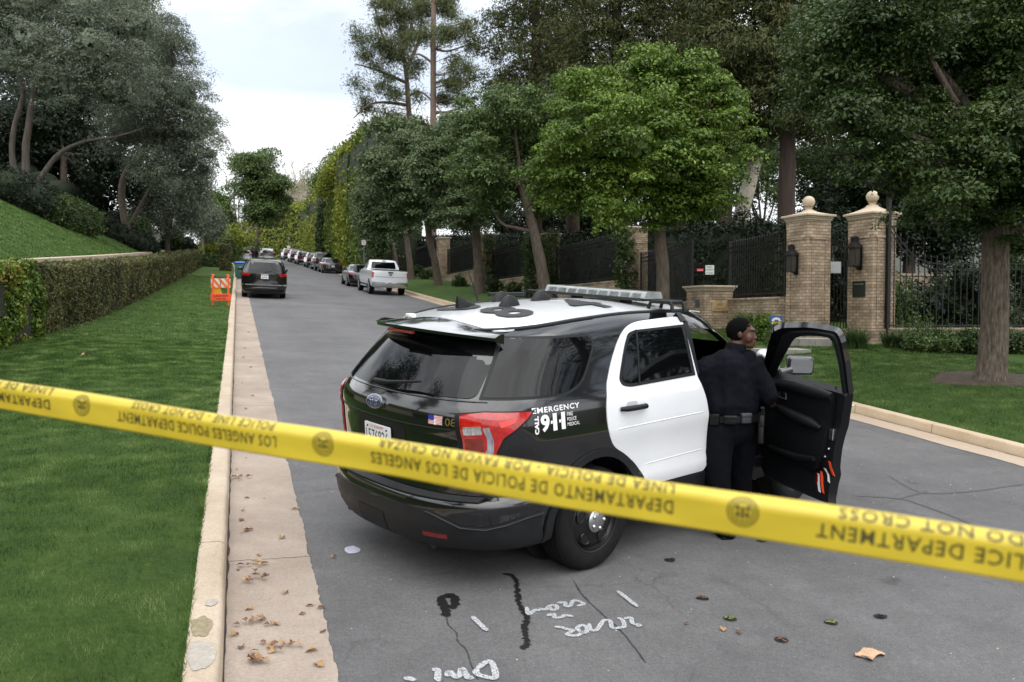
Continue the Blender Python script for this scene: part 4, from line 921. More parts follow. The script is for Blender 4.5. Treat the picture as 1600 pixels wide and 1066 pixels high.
for s_ in (-1,1):
    m=MB(); m.ball(HP(.079,s_*.031,.012),.0115,8); e=m.build('eye',S_eye,bodyo,smooth=60); m=MB(); m.ball(HP(.0875,s_*.031,.012),.0065,6); m.build('iris',P_void,e)
    m=MB(); m.tube([HP(.092,s_*.012,.034),HP(.091,s_*.032,.040),HP(.074,s_*.052,.034)],[.004,.005,.003],6); m.build('eyebrow',S_hair,bodyo)
m=MB(); m.ball(HP(.104,0,-.059),(.010,.020,.0055),8); m.ball(HP(.102,0,-.071),(.010,.018,.006),8); m.build('lips',S_lip,bodyo,smooth=60)
# shirt: torso, belly, sleeves, collar
sc_=[((-.155,.04,1.44),.078,(.185,.11,1.43),.080),((.01,.06,1.40),.17,(.03,.08,1.12),.205),((-.11,.04,1.40),.10,(-.10,.03,1.10),.115),((.14,.10,1.38),.10,(.16,.12,1.10),.12),((.03,.10,1.08),.19,(.03,.10,1.00),.185),((-.10,.05,1.10),.11,(-.09,.05,.99),.11),((.15,.14,1.10),.13,(.15,.14,.99),.12),
 ((.14,.18,1.15),.11,(.14,.2,1.04),.11),
 ((-.185,.03,1.41),.088,(-.262,.05,1.17),.074),((-.255,.05,1.17),.066,(-.14,.27,1.04),.048),((.225,.10,1.41),.088,(.335,.05,1.18),.078),((.335,.05,1.18),.075,(.375,.21,1.135),.048),
 ((.03,.07,1.50),.085,(.065,.09,1.555),.074),((.08,.10,1.50),.085,(.17,.10,1.49),.075)]
shirt=blob('shirt',sc_,[],.012,S_navy,off,smooth_it=4,noise=.019,nscale=8)
shirt['label']='dark navy long-sleeved uniform shirt'
cl=MB(); cl.lathe([(.082,-.02),(.080,.035),(.071,.040),(.071,-.01)],28,c=(.078,.10,1.575),M=Matrix.Rotation(R(10),3,'Y')); cl.build('collar',S_navy,shirt,smooth=60)
for s_,c,d in ((-1,(-.195,.0,1.46),(-.2,.1,1.5)),(1,(.215,.06,1.46),(.2,.14,1.5))):
    m=MB(); m.tube([(s_*.10+.02,.05,1.515),(s_*.19+.02,.07,1.492)],[.022,.018],8); m.build('shoulder_strap',S_navy,shirt,smooth=60)
tr_=[((.03,.10,.99),.185,(.03,.10,.93),.185),((-.07,.05,.97),.125,(-.07,.04,.88),.125),((.14,.15,.97),.125,(.15,.17,.88),.125),((-.08,.03,.90),.135,(-.085,.01,.50),.105),((-.085,.01,.50),.105,(-.03,.0,.14),.080),((-.025,.0,.16),.072,(-.015,.0,.05),.082),
 ((.15,.19,.90),.135,(.18,ry-.07,.50),.105),((.18,ry-.07,.50),.105,(.20,ry,.14),.080),((.215,ry,.16),.072,(.22,ry,.05),.080)]
tr2=blob('trousers',tr_,[],.012,S_navy2,off,smooth_it=5,noise=.009,nscale=8)
# shoes
for sx,sy,a in ((-.01,0,R(55)),(.22,ry,R(40))):
    c,s_=math.cos(a),math.sin(a)
    o=blob('shoe',[((sx-.04*c,sy-.04*s_,.045),.042,(sx+.16*c,sy+.16*s_,.034),.034),((sx-.03*c,sy-.03*s_,.05),.045,(sx,sy,.13),.05)],[((sx+.12*c,sy+.12*s_,.03),(.05,.05,.028))],.008,S_leather,off)
    m=MB(); pts=[]
    for k in range(24):
        t=2*PI*k/24; u=.062+.145*math.cos(t); v=.048*math.sin(t); pts.append((sx+u*c-v*s_,sy+u*s_+v*c))
    m.prism(pts,((1,0,0),(0,1,0),(0,0,1)),(0,0,.0),.022); m.build('sole',S_leather,o)
# duty belt with pouches, holster, keys
m=MB(); ring=[]
for k in range(41):
    t=2*PI*k/40; ring.append((.03+.235*math.cos(t)*(1.05),.105+.205*math.sin(t)+.02*math.cos(t),1.0))
V=[];F=[]
for (x,y,z) in ring[:-1]:
    dx,dy=x-.03,y-.105; l=math.hypot(dx,dy)
    for r_,h in ((-.01,-.028),(.010,-.028),(.012,.028),(-.01,.028)): V.append((x+dx/l*r_,y+dy/l*r_,z+h))
n=40
for i in range(n):
    for j in range(4): F.append((i*4+j,((i+1)%n)*4+j,((i+1)%n)*4+(j+1)%4,i*4+(j+1)%4))
m.add(V,F); belt=m.build('duty_belt',S_leather,off,smooth=40)
def pouch(name,ang,w_,h_,t_,z=0,mt=S_leather,tilt=0):
    a=R(ang); x=.03+.262*math.cos(a); y=.105+.222*math.sin(a)+.02*math.cos(a)
    m=MB(); m.box((0,0,0),(t_,w_,h_)); m.box((0,0,h_*.28),(t_+.008,w_+.006,h_*.42)); o=m.build(name,mt,belt,bevel=.008,smooth=50); o.location=(x,y,1.0+z); o.rotation_euler=(tilt,0,a); return o
pouch('belt_pouch',-128,.075,.095,.035); pouch('belt_pouch',-100,.10,.075,.032); pouch('belt_pouch',-152,.06,.12,.035,-.02)
pouch('magazine_pouch',-72,.085,.085,.035,.012,mat('grey_pouch',(.035,.037,.042),.45)); pouch('radio',-175,.06,.16,.04,-.05)
ho=pouch('holster',-22,.07,.24,.045,-.10,tilt=R(-10)); m=MB(); m.box((.01,.0,.13),(.03,.035,.09),M=Matrix.Rotation(R(20),3,'X')); m.box((.01,-.02,.175),(.032,.075,.02)); m.build('pistol_grip',P_trim,ho,bevel=.005)
m=MB(); m.tube([(-.235,.02,.97),(-.24,.0,.88),(-.238,.0,.80)],.004,6); m.tube([(-.238,.01+.018*math.cos(t),.785+.022*math.sin(t)) for t in np.linspace(0,2*PI,13)],.003,5,cap=False); m.build('key_chain',P_chrome,belt)
# ---------------------------------------------------------------- brickwork, gates, fences
def brick():
    m=bpy.data.materials.new('buff_brick'); m.use_nodes=True; t=m.node_tree; b=t.nodes['Principled BSDF']; K=t.links
    uv=node(t,'ShaderNodeUVMap'); tc=node(t,'ShaderNodeTexCoord')
    dn=node(t,'ShaderNodeTexNoise'); dn.inputs['Scale'].default_value=14; dn.inputs['Detail'].default_value=3; K.new(uv.outputs[0],dn.inputs[0])
    va=node(t,'ShaderNodeVectorMath',operation='MULTIPLY_ADD'); va.inputs[1].default_value=(.014,.012,0); K.new(dn.outputs['Color'],va.inputs[0]); K.new(uv.outputs[0],va.inputs[2])
    br=node(t,'ShaderNodeTexBrick'); br.inputs['Scale'].default_value=1; br.inputs['Brick Width'].default_value=.21; br.inputs['Row Height'].default_value=.078; br.inputs['Mortar Size'].default_value=.010; br.inputs['Mortar Smooth'].default_value=.4
    br.inputs['Color1'].default_value=(.33,.235,.15,1); br.inputs['Color2'].default_value=(.52,.41,.29,1); br.inputs['Mortar'].default_value=(.23,.18,.13,1); K.new(va.outputs[0],br.inputs[0])
    nz=node(t,'ShaderNodeTexNoise'); nz.inputs['Scale'].default_value=2.2; nz.inputs['Detail'].default_value=6; K.new(tc.outputs['Object'],nz.inputs[0])
    mr=node(t,'ShaderNodeMapRange'); mr.inputs[1].default_value=.3; mr.inputs[2].default_value=.7; mr.inputs[3].default_value=.55; mr.inputs[4].default_value=1.2; K.new(nz.outputs[0],mr.inputs[0])
    s=node(t,'ShaderNodeVectorMath',operation='SCALE'); K.new(br.outputs[0],s.inputs[0]); K.new(mr.outputs[0],s.inputs['Scale']); K.new(s.outputs[0],b.inputs['Base Color'])
    b.inputs['Roughness'].default_value=.9; bp=node(t,'ShaderNodeBump'); bp.invert=True; bp.inputs['Strength'].default_value=.9; bp.inputs['Distance'].default_value=.02; K.new(br.outputs['Fac'],bp.inputs['Height']); K.new(bp.outputs[0],b.inputs['Normal'])
    return m
M_brick=brick()
M_stone=mat('cast_stone',(.46,.37,.27),.85,col2=(.58,.48,.36),vscale=3,bump=.4,bscale=50)
M_iron=mat('black_wrought_iron',(.006,.006,.006),.45)
M_iglass=mat('lantern_glass',(.05,.05,.045),.1,spec=.6)
M_step=mat('grey_flagstone',(.25,.24,.21),.85,col2=(.36,.34,.30),vscale=4,bump=.5,bscale=40)
def pos(px,d):
    x,y=atx(px,d); return Vector((x,y,G(x,y)))
def zpx(px,py,d): return at(px,py,d).z
ROT=R(6)
def pillar(name,px,d,side,ztop,label,cat='pillar',cap=.14,ball=0,plinth=0,rot=ROT,pyr=0,group=None):
    p=pos(px,d); z0=p.z-.35; root=empty(name,(p.x,p.y,z0),(0,0,rot)); tag(root,label,cat,group); h=ztop-z0
    m=MB(); m.box((0,0,(h-cap)/2),(side,side,h-cap)); 
    # raised brick frame of a sunk panel on two faces
    if h>2.5:
        for a in (0,PI/2,PI,-PI/2):
            M=Matrix.Rotation(a,3,'Z'); s2=side/2+.012
            for (cx,cz,w_,hh) in ((-.27,h*.52,.07,h*.62),(.27,h*.52,.07,h*.62),(0,h*.83,.61,.07)): m.box(M@Vector((cx*side/.95,-s2,cz)),(w_,.026,hh) ,M=M)
    m.build('shaft',M_brick,root,bevel=.006)
    m=MB(); zc=h-cap; c=side
    m.box((0,0,zc+.02),(c+.05,c+.05,.05)); m.box((0,0,zc+.07),(c+.10,c+.10,.055)); m.box((0,0,zc+.12),(c+.19,c+.19,.06))
    cp=m.build('cap',M_stone,root,bevel=.012,smooth=40)
    if pyr:
        m=MB(); n=8; V=[]
        for i in range(n+1):
            t=i/n; q=(c/2-.03)*(1-t)**1.8+.09; z=zc+.15+pyr*t
            V+=[(-q,-q,z),(q,-q,z),(q,q,z),(-q,q,z)]
        m.add(V,[(i*4+j,i*4+(j+1)%4,(i+1)*4+(j+1)%4,(i+1)*4+j) for i in range(n) for j in range(4)]+[(n*4,n*4+1,n*4+2,n*4+3)]); m.build('cap_top',M_stone,cp,smooth=50)
    if ball:
        m=MB(); zb=zc+.15+pyr; m.lathe([(.09,-.02),(.085,.05),(.12,.07)],20,c=(0,0,zb)); m.ball((0,0,zb+.05+ball),ball,16); m.build('finial_ball',M_stone,cp,smooth=60)
    if plinth: m=MB(); m.box((0,0,plinth/2+.15),(side+.14,side+.14,plinth+.3)); m.build('plinth',M_brick,root,bevel=.01)
    return root,h
def wallrun(name,p0,p1,zt,th,label,m_=None,cope=True,cat='wall'):
    d=Vector((p1.x-p0.x,p1.y-p0.y)); L_=d.length; a=math.atan2(d.y,d.x); zb=min(p0.z,p1.z)-.5
    root=empty(name,(p0.x,p0.y,zb),(0,0,a)); tag(root,label,cat)
    m=MB(); m.box((L_/2,0,(zt-zb)/2),(L_,th,zt-zb)); m.build('brickwork',m_ or M_brick,root,bevel=.005)
    if cope: m=MB(); m.box((L_/2,0,zt-zb+.035),(L_,th+.06,.07)); m.build('coping',M_brick,root,bevel=.01)
    return root
def fence(name,p0,p1,z0,z1,label,sp=.125,topz=None,cat='fence',group=None,spear=True):
    d=Vector((p1.x-p0.x,p1.y-p0.y)); L_=d.length; a=math.atan2(d.y,d.x)
    root=empty(name,(p0.x,p0.y,z0),(0,0,a)); tag(root,label,cat,group); h=z1-z0
    tz=topz or (lambda u:h-.16)
    m=MB(); n=max(8,int(L_/.3))
    for dz in (0,-.14): m.tube([(L_*i/n,0,tz(L_*i/n)+dz) for i in range(n+1)],.02,4)
    m.build('top_rail',M_iron,root)
    m=MB(); m.box((L_/2,0,.10),(L_,.035,.035)); m.build('bottom_rail',M_iron,root)
    m=MB(); k=int(L_/sp)
    for i in range(k+1):
        u=L_*i/k; t=tz(u)+(.13 if spear else 0); m.box((u,0,t/2),(.02,.02,t)); 
        if spear: m.tube([(u,0,t-.01),(u,0,t+.02),(u,0,t+.09)],[.008,.022,.002],4)
    m.build('picket_infill',M_iron,root)
    for u in ([0,L_] if L_<5 else [0,L_/2,L_]):
        m=MB(); m.box((u,0,(h+.05)/2),(.06,.06,h+.05)); m.build('post',M_iron,root)
    return root
def dT(px,t=14.3): return t/(.3125+.95*(px-800)/1300)
# gate pillars
gp1,h1=pillar('gate_pillar',1261,21.5,.77,zpx(1261,337,21.5),'tall buff brick gate pillar with a stone ball, left of the small iron gate',cap=.15,pyr=.14,ball=.155)
gp2,h2=pillar('gate_pillar',1360,21.3,.80,zpx(1357,334,21.3),'tall brick gate pillar with plaque and lantern, right of the small iron gate',cap=.15,pyr=.22,ball=.155,plinth=.38,rot=R(6))
sp_,hs=pillar('sign_pillar',1108,25.0,.98,zpx(1108,447,25.0),'low square brick pillar with carved number stone beside the patrol car bonnet',cap=.15,rot=R(2))
bp1,_=pillar('fence_pillar',990,31.5,.75,zpx(990,356,31.5),'brick fence pillar half covered in ivy',rot=0)
bp2,_=pillar('fence_pillar',859,40.5,.75,zpx(859,366,40.5),'shaded brick fence pillar right behind the leaning trunk',rot=0)
bp3,_=pillar('fence_pillar',762,50.5,.8,zpx(762,367,50.5),'shaded brick fence pillar behind the fourth street trunk',rot=0)
bp4,_=pillar('fence_pillar',693,60.5,.8,zpx(693,372,60.5),'narrow sunlit brick fence pillar beside a small trunk up the street',rot=0)
# number stone on the low pillar (street face = -x local)
def face_prop(root,fn): o=fn(); o.parent=root; return o
m=MB(); oc=roundpoly([(-.36,-.14),(.36,-.14),(.36,.14),(-.36,.14)],.05,2); s_=.98/2
m.prism([(a*.72,b) for a,b in oc],((1,0,0),(0,0,1),(0,-1,0)),(.0,-s_,hs-.62),.025)
ns=m.build('number_stone',mat('carved_stone',(.38,.27,.13),.8,var=.2,vscale=8),sp_,bevel=.004)
m=MB(); textmb(m,'248',.1,lambda u,v:(u,-s_-.028,hs-.60+v),fit=(-.10,.10,0,.09)); textmb(m,'MAPLETON',.1,lambda u,v:(u,-s_-.028,hs-.72+v),fit=(-.19,.19,0,.05)); m.build('number_lettering',mat('number_brown',(.16,.10,.04),.7),ns)
m=MB(); m.box((-s_-.01,-.12,hs-.52),(.02,.22,.22)); m.build('intercom_panel',mat('slate_blue_panel',(.05,.08,.10),.3),sp_,bevel=.005)
# wall lanterns
def lantern(root,face_c,nrm,label,s=1.0):
    c=root.matrix_world if False else None
    o=empty('wall_lantern',(0,0,0)); tag(o,label,'lantern'); a=root.rotation_euler.z
    M=Matrix.Rotation(a,3,'Z'); w=Vector(root.location)+M@Vector(face_c); o.location=w; o.rotation_euler=(0,0,a+nrm); o.scale=(s,s,s)
    # local: +x out of the wall
    m=MB()
    for sx in (.10,.26):
        for sy in (-.10,.10): m.tube([(sx,sy,-.30),(sx+(.02 if sx>.2 else -.02),sy*1.15,.12)],.010,4)
    m.box((.18,0,-.31),(.20,.22,.025)); m.box((.18,0,.13),(.26,.27,.025)); m.build('frame',M_iron,o)
    m=MB(); m.box((.18,0,-.09),(.15,.18,.40),taper=1.15); m.build('glass',M_iglass,o)
    m=MB(); V=[]
    for i,(r_,z) in enumerate(((.13,.14),(.08,.24),(.065,.26),(.065,.36),(.08,.37),(.02,.42))): V+=[(.18-r_,-r_,z),(.18+r_,-r_,z),(.18+r_,r_,z),(.18-r_,r_,z)]
    m.add(V,[(i*4+j,i*4+(j+1)%4,(i+1)*4+(j+1)%4,(i+1)*4+j) for i in range(5) for j in range(4)]+[(20,21,22,23)]); m.build('roof',M_iron,o)
    m=MB(); m.tube([(.0,0,-.36),(.10,0,-.36),(.18,0,-.31)],.014,6); m.tube([(0,0,.10),(.15,0,.13)],.014,6); m.box((.01,0,-.1),(.02,.14,.6)); m.build('bracket',M_iron,o)
    return o
lantern(gp1,(-.385,.0,h1-1.15),PI,'black iron wall lantern on the gate pillar left of the white notice',.95)
lantern(gp2,(-.40,.0,h2-1.02),PI,'black iron wall lantern on the gate pillar above the plaque',1.05)
m=MB(); m.box((-.415,.0,h2-1.92),(.03,.42,.40)); pq=m.build('plaque',mat('dark_bronze_plaque',(.035,.045,.035),.35,metal=.4),gp2,bevel=.008)
m=MB(); m.box((-.433,0,h2-1.80),(.008,.30,.03)); m.build('plaque_band',mat('plaque_highlight',(.12,.14,.12),.4),pq)
# gates and fence lines
a1=pos(1281,21.9); a2=pos(1323,22.2)
g=fence('garden_gate',a1,a2,max(a1.z,a2.z)+.10,zpx(1300,366,22),'narrow black iron garden gate with a white notice between two brick pillars',sp=.10,cat='gate')
m=MB(); c_=(a1+a2)/2; 
nt_=empty('paper_notice',at(1306,418,21.75),(0,0,-YAW)); tag(nt_,'white sheet of paper taped to the iron garden gate','notice'); m.box((0,0,0),(.27,.004,.30)); m.build('sheet',mat('white_paper',(.86,.87,.90),.7,var=.04,vscale=9),nt_)
f0=pos(1386,20.9); f1=pos(1640,21.2)
zt0=zpx(1400,517,20.9)
wallrun('low_wall',f0,f1,zt0,.45,'low brick wall under the wide iron fence right of the gate')
hh=zpx(1500,404,21)-zt0
def cat_top(u): return (hh-.16)+1.05*max(0,1-u/1.25)**2.2
fence('iron_fence',f0,f1,zt0+.03,zt0+hh,'black iron fence with a swept top rail behind the big tree trunk',sp=.155,topz=cat_top)
m=MB(); gpst=empty('gate_post',(f0.x,f0.y,f0.z-.1)); tag(gpst,'slender square black iron post beside the plaque pillar','post'); m.box((0,0,1.9),(.09,.09,3.8)); m.build('shaft',M_iron,gpst); m=MB(); m.ball((0,0,3.86),.07,8); m.build('knob',M_iron,gpst)
def seg(px0,d0,px1,d1,py,pxr,lab,flab,fh,thick=.32):
    A=pos(px0,d0); B_=pos(px1,d1); zt=zpx(pxr,py,(d0+d1)/2 if False else d1)
    wallrun('retaining_wall',A,B_,zt,thick,lab); fence('iron_fence',A,B_,zt+.08,zt+fh,flab,sp=.14); return A,B_,zt
seg(1139,25.0,1226,21.7,468,1226,'buff brick wall between the low number pillar and the gate','black iron fence carrying two small signs, above the buff wall',1.75)
seg(1001,31.0,1081,25.6,474,1075,'low brick wall hidden behind the patrol car roof','black iron fence behind the third trunk from the right',1.9)
seg(870,40,979,32,440,973,'low brick wall running up to the ivy pillar','black iron fence left of the ivy covered pillar',1.9)
seg(770,50,850,41,430,812,'low brick wall left of the leaning trunk','black iron fence between two shaded brick pillars',1.9)
seg(700,60,754,51,421.5,736,'low brick wall behind the fourth street trunk','black iron fence right of the sunlit narrow pillar',1.9)
seg(650,70,687,61,416,679,'low brick wall farthest up the street','black iron fence nearest the tall hedge',1.9)
# signs on the fence
def flatsign(name,px,py,d,w_,h_,label,m_,lines,ink,cat='sign',yaw=-YAW,pole=None):
    c=at(px,py,d); o=empty(name,c,(0,0,yaw)); tag(o,label,cat)
    m=MB(); m.box((0,0,0),(w_,.012,h_)); b_=m.build('board',m_,o,bevel=.003)
    m=MB(); n=len(lines)
    for i,(t,a,b2,y0,y1) in enumerate(lines): textmb(m,t,.1,lambda u,v:(u,-.009,v),fit=(a*w_,b2*w_,y0*h_,y1*h_))
    if n: m.build('lettering',ink,b_)
    return o
S_w=mat('sign_white',(.62,.66,.62),.5,var=.06,vscale=9); S_r=mat('sign_red',(.62,.02,.06),.4); S_g=mat('sign_ink',(.04,.05,.05),.6)
flatsign('property_sign',1109,422,23.9,.25,.27,'small grey white warning sign on the dark fence above the low pillar',S_w,[('PRIVATE',-.32,.32,.22,.40),('PROPERTY',-.40,.40,-.10,.10),('NO TRESPASSING',-.42,.42,-.40,-.26)],S_g)
flatsign('warning_sign',1094,422,24.0,.19,.08,'tiny red sign with white letters left of the warning sign',S_r,[('WARNING',-.42,.42,-.3,.1)],P_refwhite)
ys=at(1213,501,20.8); o=empty('yard_sign',(ys.x,ys.y,G(ys.x,ys.y)),(0,0,-YAW)); tag(o,'blue white and yellow security yard sign in the planting by the wall','sign'); hz_=ys.z-G(ys.x,ys.y)
m=MB(); m.box((0,0,hz_),(.30,.012,.24)); b_=m.build('board',mat('sign_blue',(.03,.10,.30),.4),o,bevel=.004)
m=MB(); m.prism([(.12*math.cos(a),.10*math.sin(a)-.02) for a in np.linspace(0,PI,16)],((1,0,0),(0,0,1),(0,-1,0)),(0,-.007,hz_),.003); m.build('white_arch',P_refwhite,b_)
m=MB(); m.box((0,-.008,hz_-.07),(.24,.004,.06)); m.build('yellow_band',mat('sign_yellow',(.75,.5,.05),.4),b_)
m=MB(); m.box((0,-.0125,hz_-.0),(.10,.003,.03)); m.box((0,-.0125,hz_-.07),(.16,.003,.014)); m.build('sign_print',mat('sign_print',(.03,.06,.18),.5),b_)
m=MB(); m.tube([(0,.01,0),(0,.01,hz_)],.010,6); m.build('stake',P_refwhite,o)
# garden steps
for k,(pa,pb,d0) in enumerate(((1222,1300,20.0),(1192,1268,18.7))):
    A=pos(pa,d0); B_=pos(pb,d0); st=empty('garden_step',(A.x,A.y,A.z-.22),(0,0,math.atan2(B_.y-A.y,B_.x-A.x))); tag(st,('upper grey stone step below the garden gate','lower grey stone step below the garden gate')[k],'step')
    L_=(Vector((B_.x,B_.y))-Vector((A.x,A.y))).length; m=MB()
    for i in range(3): m.box((L_*(i+.5)/3,.45,.20+.0*k),(L_/3-.006,.9,.40 if k==0 else .36)); 
    m.build('flagstones',M_step,st,bevel=.008)
# left side retaining kerb wall above the hedge
m=MB(); ysw=list(np.arange(6,82,2.0)); V=[];F=[]
for y in ysw:
    for x,h in ((-5.36,0),(-5.36,1.66),(-5.08,1.66),(-5.08,0)): V.append((x,y,float(road(x,y))+h))
for i in range(len(ysw)-1):
    for j in range(3): a=i*4+j; F.append((a,a+1,a+5,a+4))
m.add(V,F); o=m.build('garden_wall',mat('pale_concrete_wall',(.42,.33,.23),.9,col2=(.55,.46,.34),vscale=2,bump=.4,bscale=30),None); tag(o,'long low pale concrete wall behind the clipped hedge','wall')

# ---------------------------------------------------------------- police tape
A_=at(0,614,1.74); B_=at(1600,872,1.02)
T0=A_+(A_-B_)*.35; T1=B_+(B_-A_)*.25; TL=(T1-T0).length; tdir=(T1-T0).normalized(); tback=tdir.cross(Vector((0,0,1))); 
if tback.dot(Vector((math.sin(YAW),math.cos(YAW),0)))<0: tback=-tback
tback.normalize(); tup=tback.cross(tdir); tup=-tup if tup.z<0 else tup
def tape(u,v,off=0):
    """u metres along from the left end, v 0..0.075 across from the lower edge"""
    r_=.017; v1=.042
    if v<v1: h=v; b=-.12*v; n=(0.12,-1)
    else: a=(v-v1)/r_; h=v1+r_*math.sin(a); b=-.12*v1+r_*(1-math.cos(a)); n=(math.sin(a),-math.cos(a))
    wv=.0035*math.sin(u*5.1+.7)+.002*math.sin(u*13+v*30)+.0012*NZ.noise(Vector((u*9,v*40,0))); sag=-.006*math.sin(PI*u/TL)
    h+=.0012*math.sin(u*9)+sag; b+=wv
    return tuple(T0+tdir*u+tup*(h-.029+n[0]*off)+tback*(b+n[1]*off))
def upx(px):
    lo,hi=0,TL
    def X(u):
        p=Vector(tape(u,.029))-Vector((0,0,CAMZ)); f=p.x*math.sin(YAW)+p.y*math.cos(YAW); r_=p.x*math.cos(YAW)-p.y*math.sin(YAW)
        d=f*math.cos(PITCH)-p.z*math.sin(PITCH); return 800+FPX*r_/d
    for _ in range(50):
        mid=(lo+hi)/2
        if X(mid)<px: lo=mid
        else: hi=mid
    return lo
m=MB(); nu,nv=260,22
for i in range(nu+1):
    for j in range(nv+1): m.v.append(tape(TL*i/nu,.075*j/nv))
for i in range(nu):
    for j in range(nv): a=i*(nv+1)+j; m.f.append((a,a+nv+1,a+nv+2,a+1)); m.m.append(0)
M_tape=mat('yellow_tape_plastic',(.80,.66,.07),.30,var=.06,vscale=9,coat=.5)
tt=M_tape.node_tree; tb_=tt.nodes['Principled BSDF']; trn=tt.nodes.new('ShaderNodeBsdfTranslucent'); trn.inputs[0].default_value=(.9,.68,.03,1); msx=tt.nodes.new('ShaderNodeMixShader'); msx.inputs[0].default_value=.35
tt.links.new(tb_.outputs[0],msx.inputs[1]); tt.links.new(trn.outputs[0],msx.inputs[2]); tt.links.new(msx.outputs[0],tt.nodes['Material Output'].inputs[0])
tp=m.build('police_tape',M_tape,None,smooth=80); tag(tp,'yellow police line tape stretched across the foreground with upside down lettering','tape')
sd_=tp.modifiers.new('thickness','SOLIDIFY'); sd_.thickness=.0004
M_tink=mat('faded_black_print',(.085,.072,.018),.5)
def tapetext(txt,pxa,pxb,v0,v1,name='tape_lettering'):
    """upside down: reads from right (pxb) to left (pxa)"""
    ua,ub=upx(pxa),upx(pxb); m=MB(); vs,fs=text2d(txt,.1,bold=.001,spacing=1.15,res=2)
    x0=min(v[0] for v in vs);x1=max(v[0] for v in vs);y0=min(v[1] for v in vs);y1=max(v[1] for v in vs)
    bm=bmesh.new(); bv=[bm.verts.new(v) for v in vs]
    for f in fs:
        try: bm.faces.new([bv[i] for i in f])
        except ValueError: pass
    for k in range(1,8):
        c=y0+(y1-y0)*k/8; bmesh.ops.bisect_plane(bm,geom=bm.verts[:]+bm.edges[:]+bm.faces[:],plane_co=(0,c,0),plane_no=(0,1,0),dist=1e-6)
    for v in bm.verts:
        u=ub-(v.co.x-x0)/(x1-x0)*(ub-ua); w_=v1-(v.co.y-y0)/(y1-y0)*(v1-v0); v.co=tape(u,w_,.0009)
    bm.normal_update(); me=bpy.data.meshes.new(name); bm.to_mesh(me); bm.free(); link(name,me,tp,M_tink)
# (the far row sits over the fold, the main row faces the camera)
EN='LOS ANGELES POLICE DEPARTMENT'; ES='DEPARTAMENTO DE POLICIA DE LOS ANGELES'
v0,v1,w0,w1=.0165,.037,.0465,.0625
tapetext(ES,-240,78,v0,v1); tapetext('LINEA DE POLICIA - POR FAVOR NO CRUZAR',-240,78,w0,w1)
tapetext(EN,184,432,v0,v1); tapetext('POLICE LINE - DO NOT CROSS',205,425,w0,w1)
tapetext(ES,580,1052,v0,v1); tapetext('LINEA DE POLICIA - POR FAVOR NO CRUZAR',590,1052,w0,w1)
tapetext(EN,1276,1960,v0,v1); tapetext('POLICE LINE - DO NOT CROSS',1308,1910,w0,w1)
def seal(px):
    uc=upx(px); vc=.036; m=MB(); R_=.0215
    def P(a,r_): return tape(uc+r_*math.cos(a),vc+r_*math.sin(a),.0009)
    def ring_(r0,r1,n=36):
        k=len(m.v)
        for i in range(n): a=2*PI*i/n; m.v+= [P(a,r0),P(a,r1)]
        for i in range(n): j=(i+1)%n; m.f.append((k+2*i,k+2*j,k+2*j+1,k+2*i+1)); m.m.append(0)
    ring_(R_*.93,R_); ring_(R_*.60,R_*.66)
    for i in range(22):
        a=2*PI*i/22; m.add([P(a-.05,R_*.70),P(a+.05,R_*.70),P(a+.05,R_*.88),P(a-.05,R_*.88)],[(0,1,2,3)])
    def q(pts): m.add([tape(uc+a*R_,vc+b*R_,.0010) for a,b in pts],[tuple(range(len(pts)))])
    q([(-.09,-.45),(.09,-.45),(.09,.35),(-.09,.35)]); q([(-.45,.10),(-.20,.10),(-.20,.40),(-.40,.40)]); q([(.20,.10),(.45,.10),(.40,.40),(.20,.40)]); q([(-.42,-.30),(-.18,-.40),(-.18,-.02),(-.42,-.02)]); q([(.18,-.40),(.42,-.30),(.42,-.02),(.18,-.02)])
    m.build('tape_seal',M_tink,tp,recalc=True)
for px in (128,505,1160): seal(px)

# ---------------------------------------------------------------- marks and litter on the road
def ribbon(name,pts,wd,m_,dz=.005,jit=.0,n=6,kind='structure',parent=None,scale=3.81,ox=600,oy=880,seed=0):
    P=[hit(ox+a/scale,oy+b/scale,0) for a,b in pts]
    Q=[]
    for i in range(len(P)-1):
        for k in range(n):
            t=k/n; p0=P[max(i-1,0)];p1=P[i];p2=P[i+1];p3=P[min(i+2,len(P)-1)]
            Q.append(.5*((2*p1)+(p2-p0)*t+(2*p0-5*p1+4*p2-p3)*t*t+(3*p1-p0-3*p2+p3)*t**3))
    Q.append(P[-1]); V=[];F=[]; g=np.random.default_rng(seed+len(pts))
    for i,q in enumerate(Q):
        d=(Q[min(i+1,len(Q)-1)]-Q[max(i-1,0)]); d.z=0
        d.normalize() if d.length>0 else None; nn=Vector((-d.y,d.x,0)); e=min(1,.45+min(i,len(Q)-1-i)*.3)
        for sg in (-1,1):
            p=q+nn*sg*wd*e*(1+jit*g.uniform(-1,1)); V.append((p.x,p.y,float(road(p.x,p.y))+dz))
    for i in range(len(Q)-1): F.append((2*i,2*i+1,2*i+3,2*i+2))
    mb=MB(); mb.add(V,F); return mb,(name,m_)
def paintmat(name,c,lo,hi):
    m=mat(name,c,.85); t=m.node_tree; b=t.nodes['Principled BSDF']; tc=node(t,'ShaderNodeTexCoord'); nz=node(t,'ShaderNodeTexNoise'); nz.inputs['Scale'].default_value=110; nz.inputs['Detail'].default_value=3; t.links.new(tc.outputs['Object'],nz.inputs[0])
    r=node(t,'ShaderNodeMapRange'); r.inputs[1].default_value=lo; r.inputs[2].default_value=hi; r.inputs[3].default_value=.12; t.links.new(nz.outputs[0],r.inputs[0]); t.links.new(r.outputs[0],b.inputs['Alpha']); return m
M_spray=paintmat('white_spray_paint',(.42,.43,.44),.30,.54); M_tar=mat('crack_sealant',(.008,.008,.008),.5)
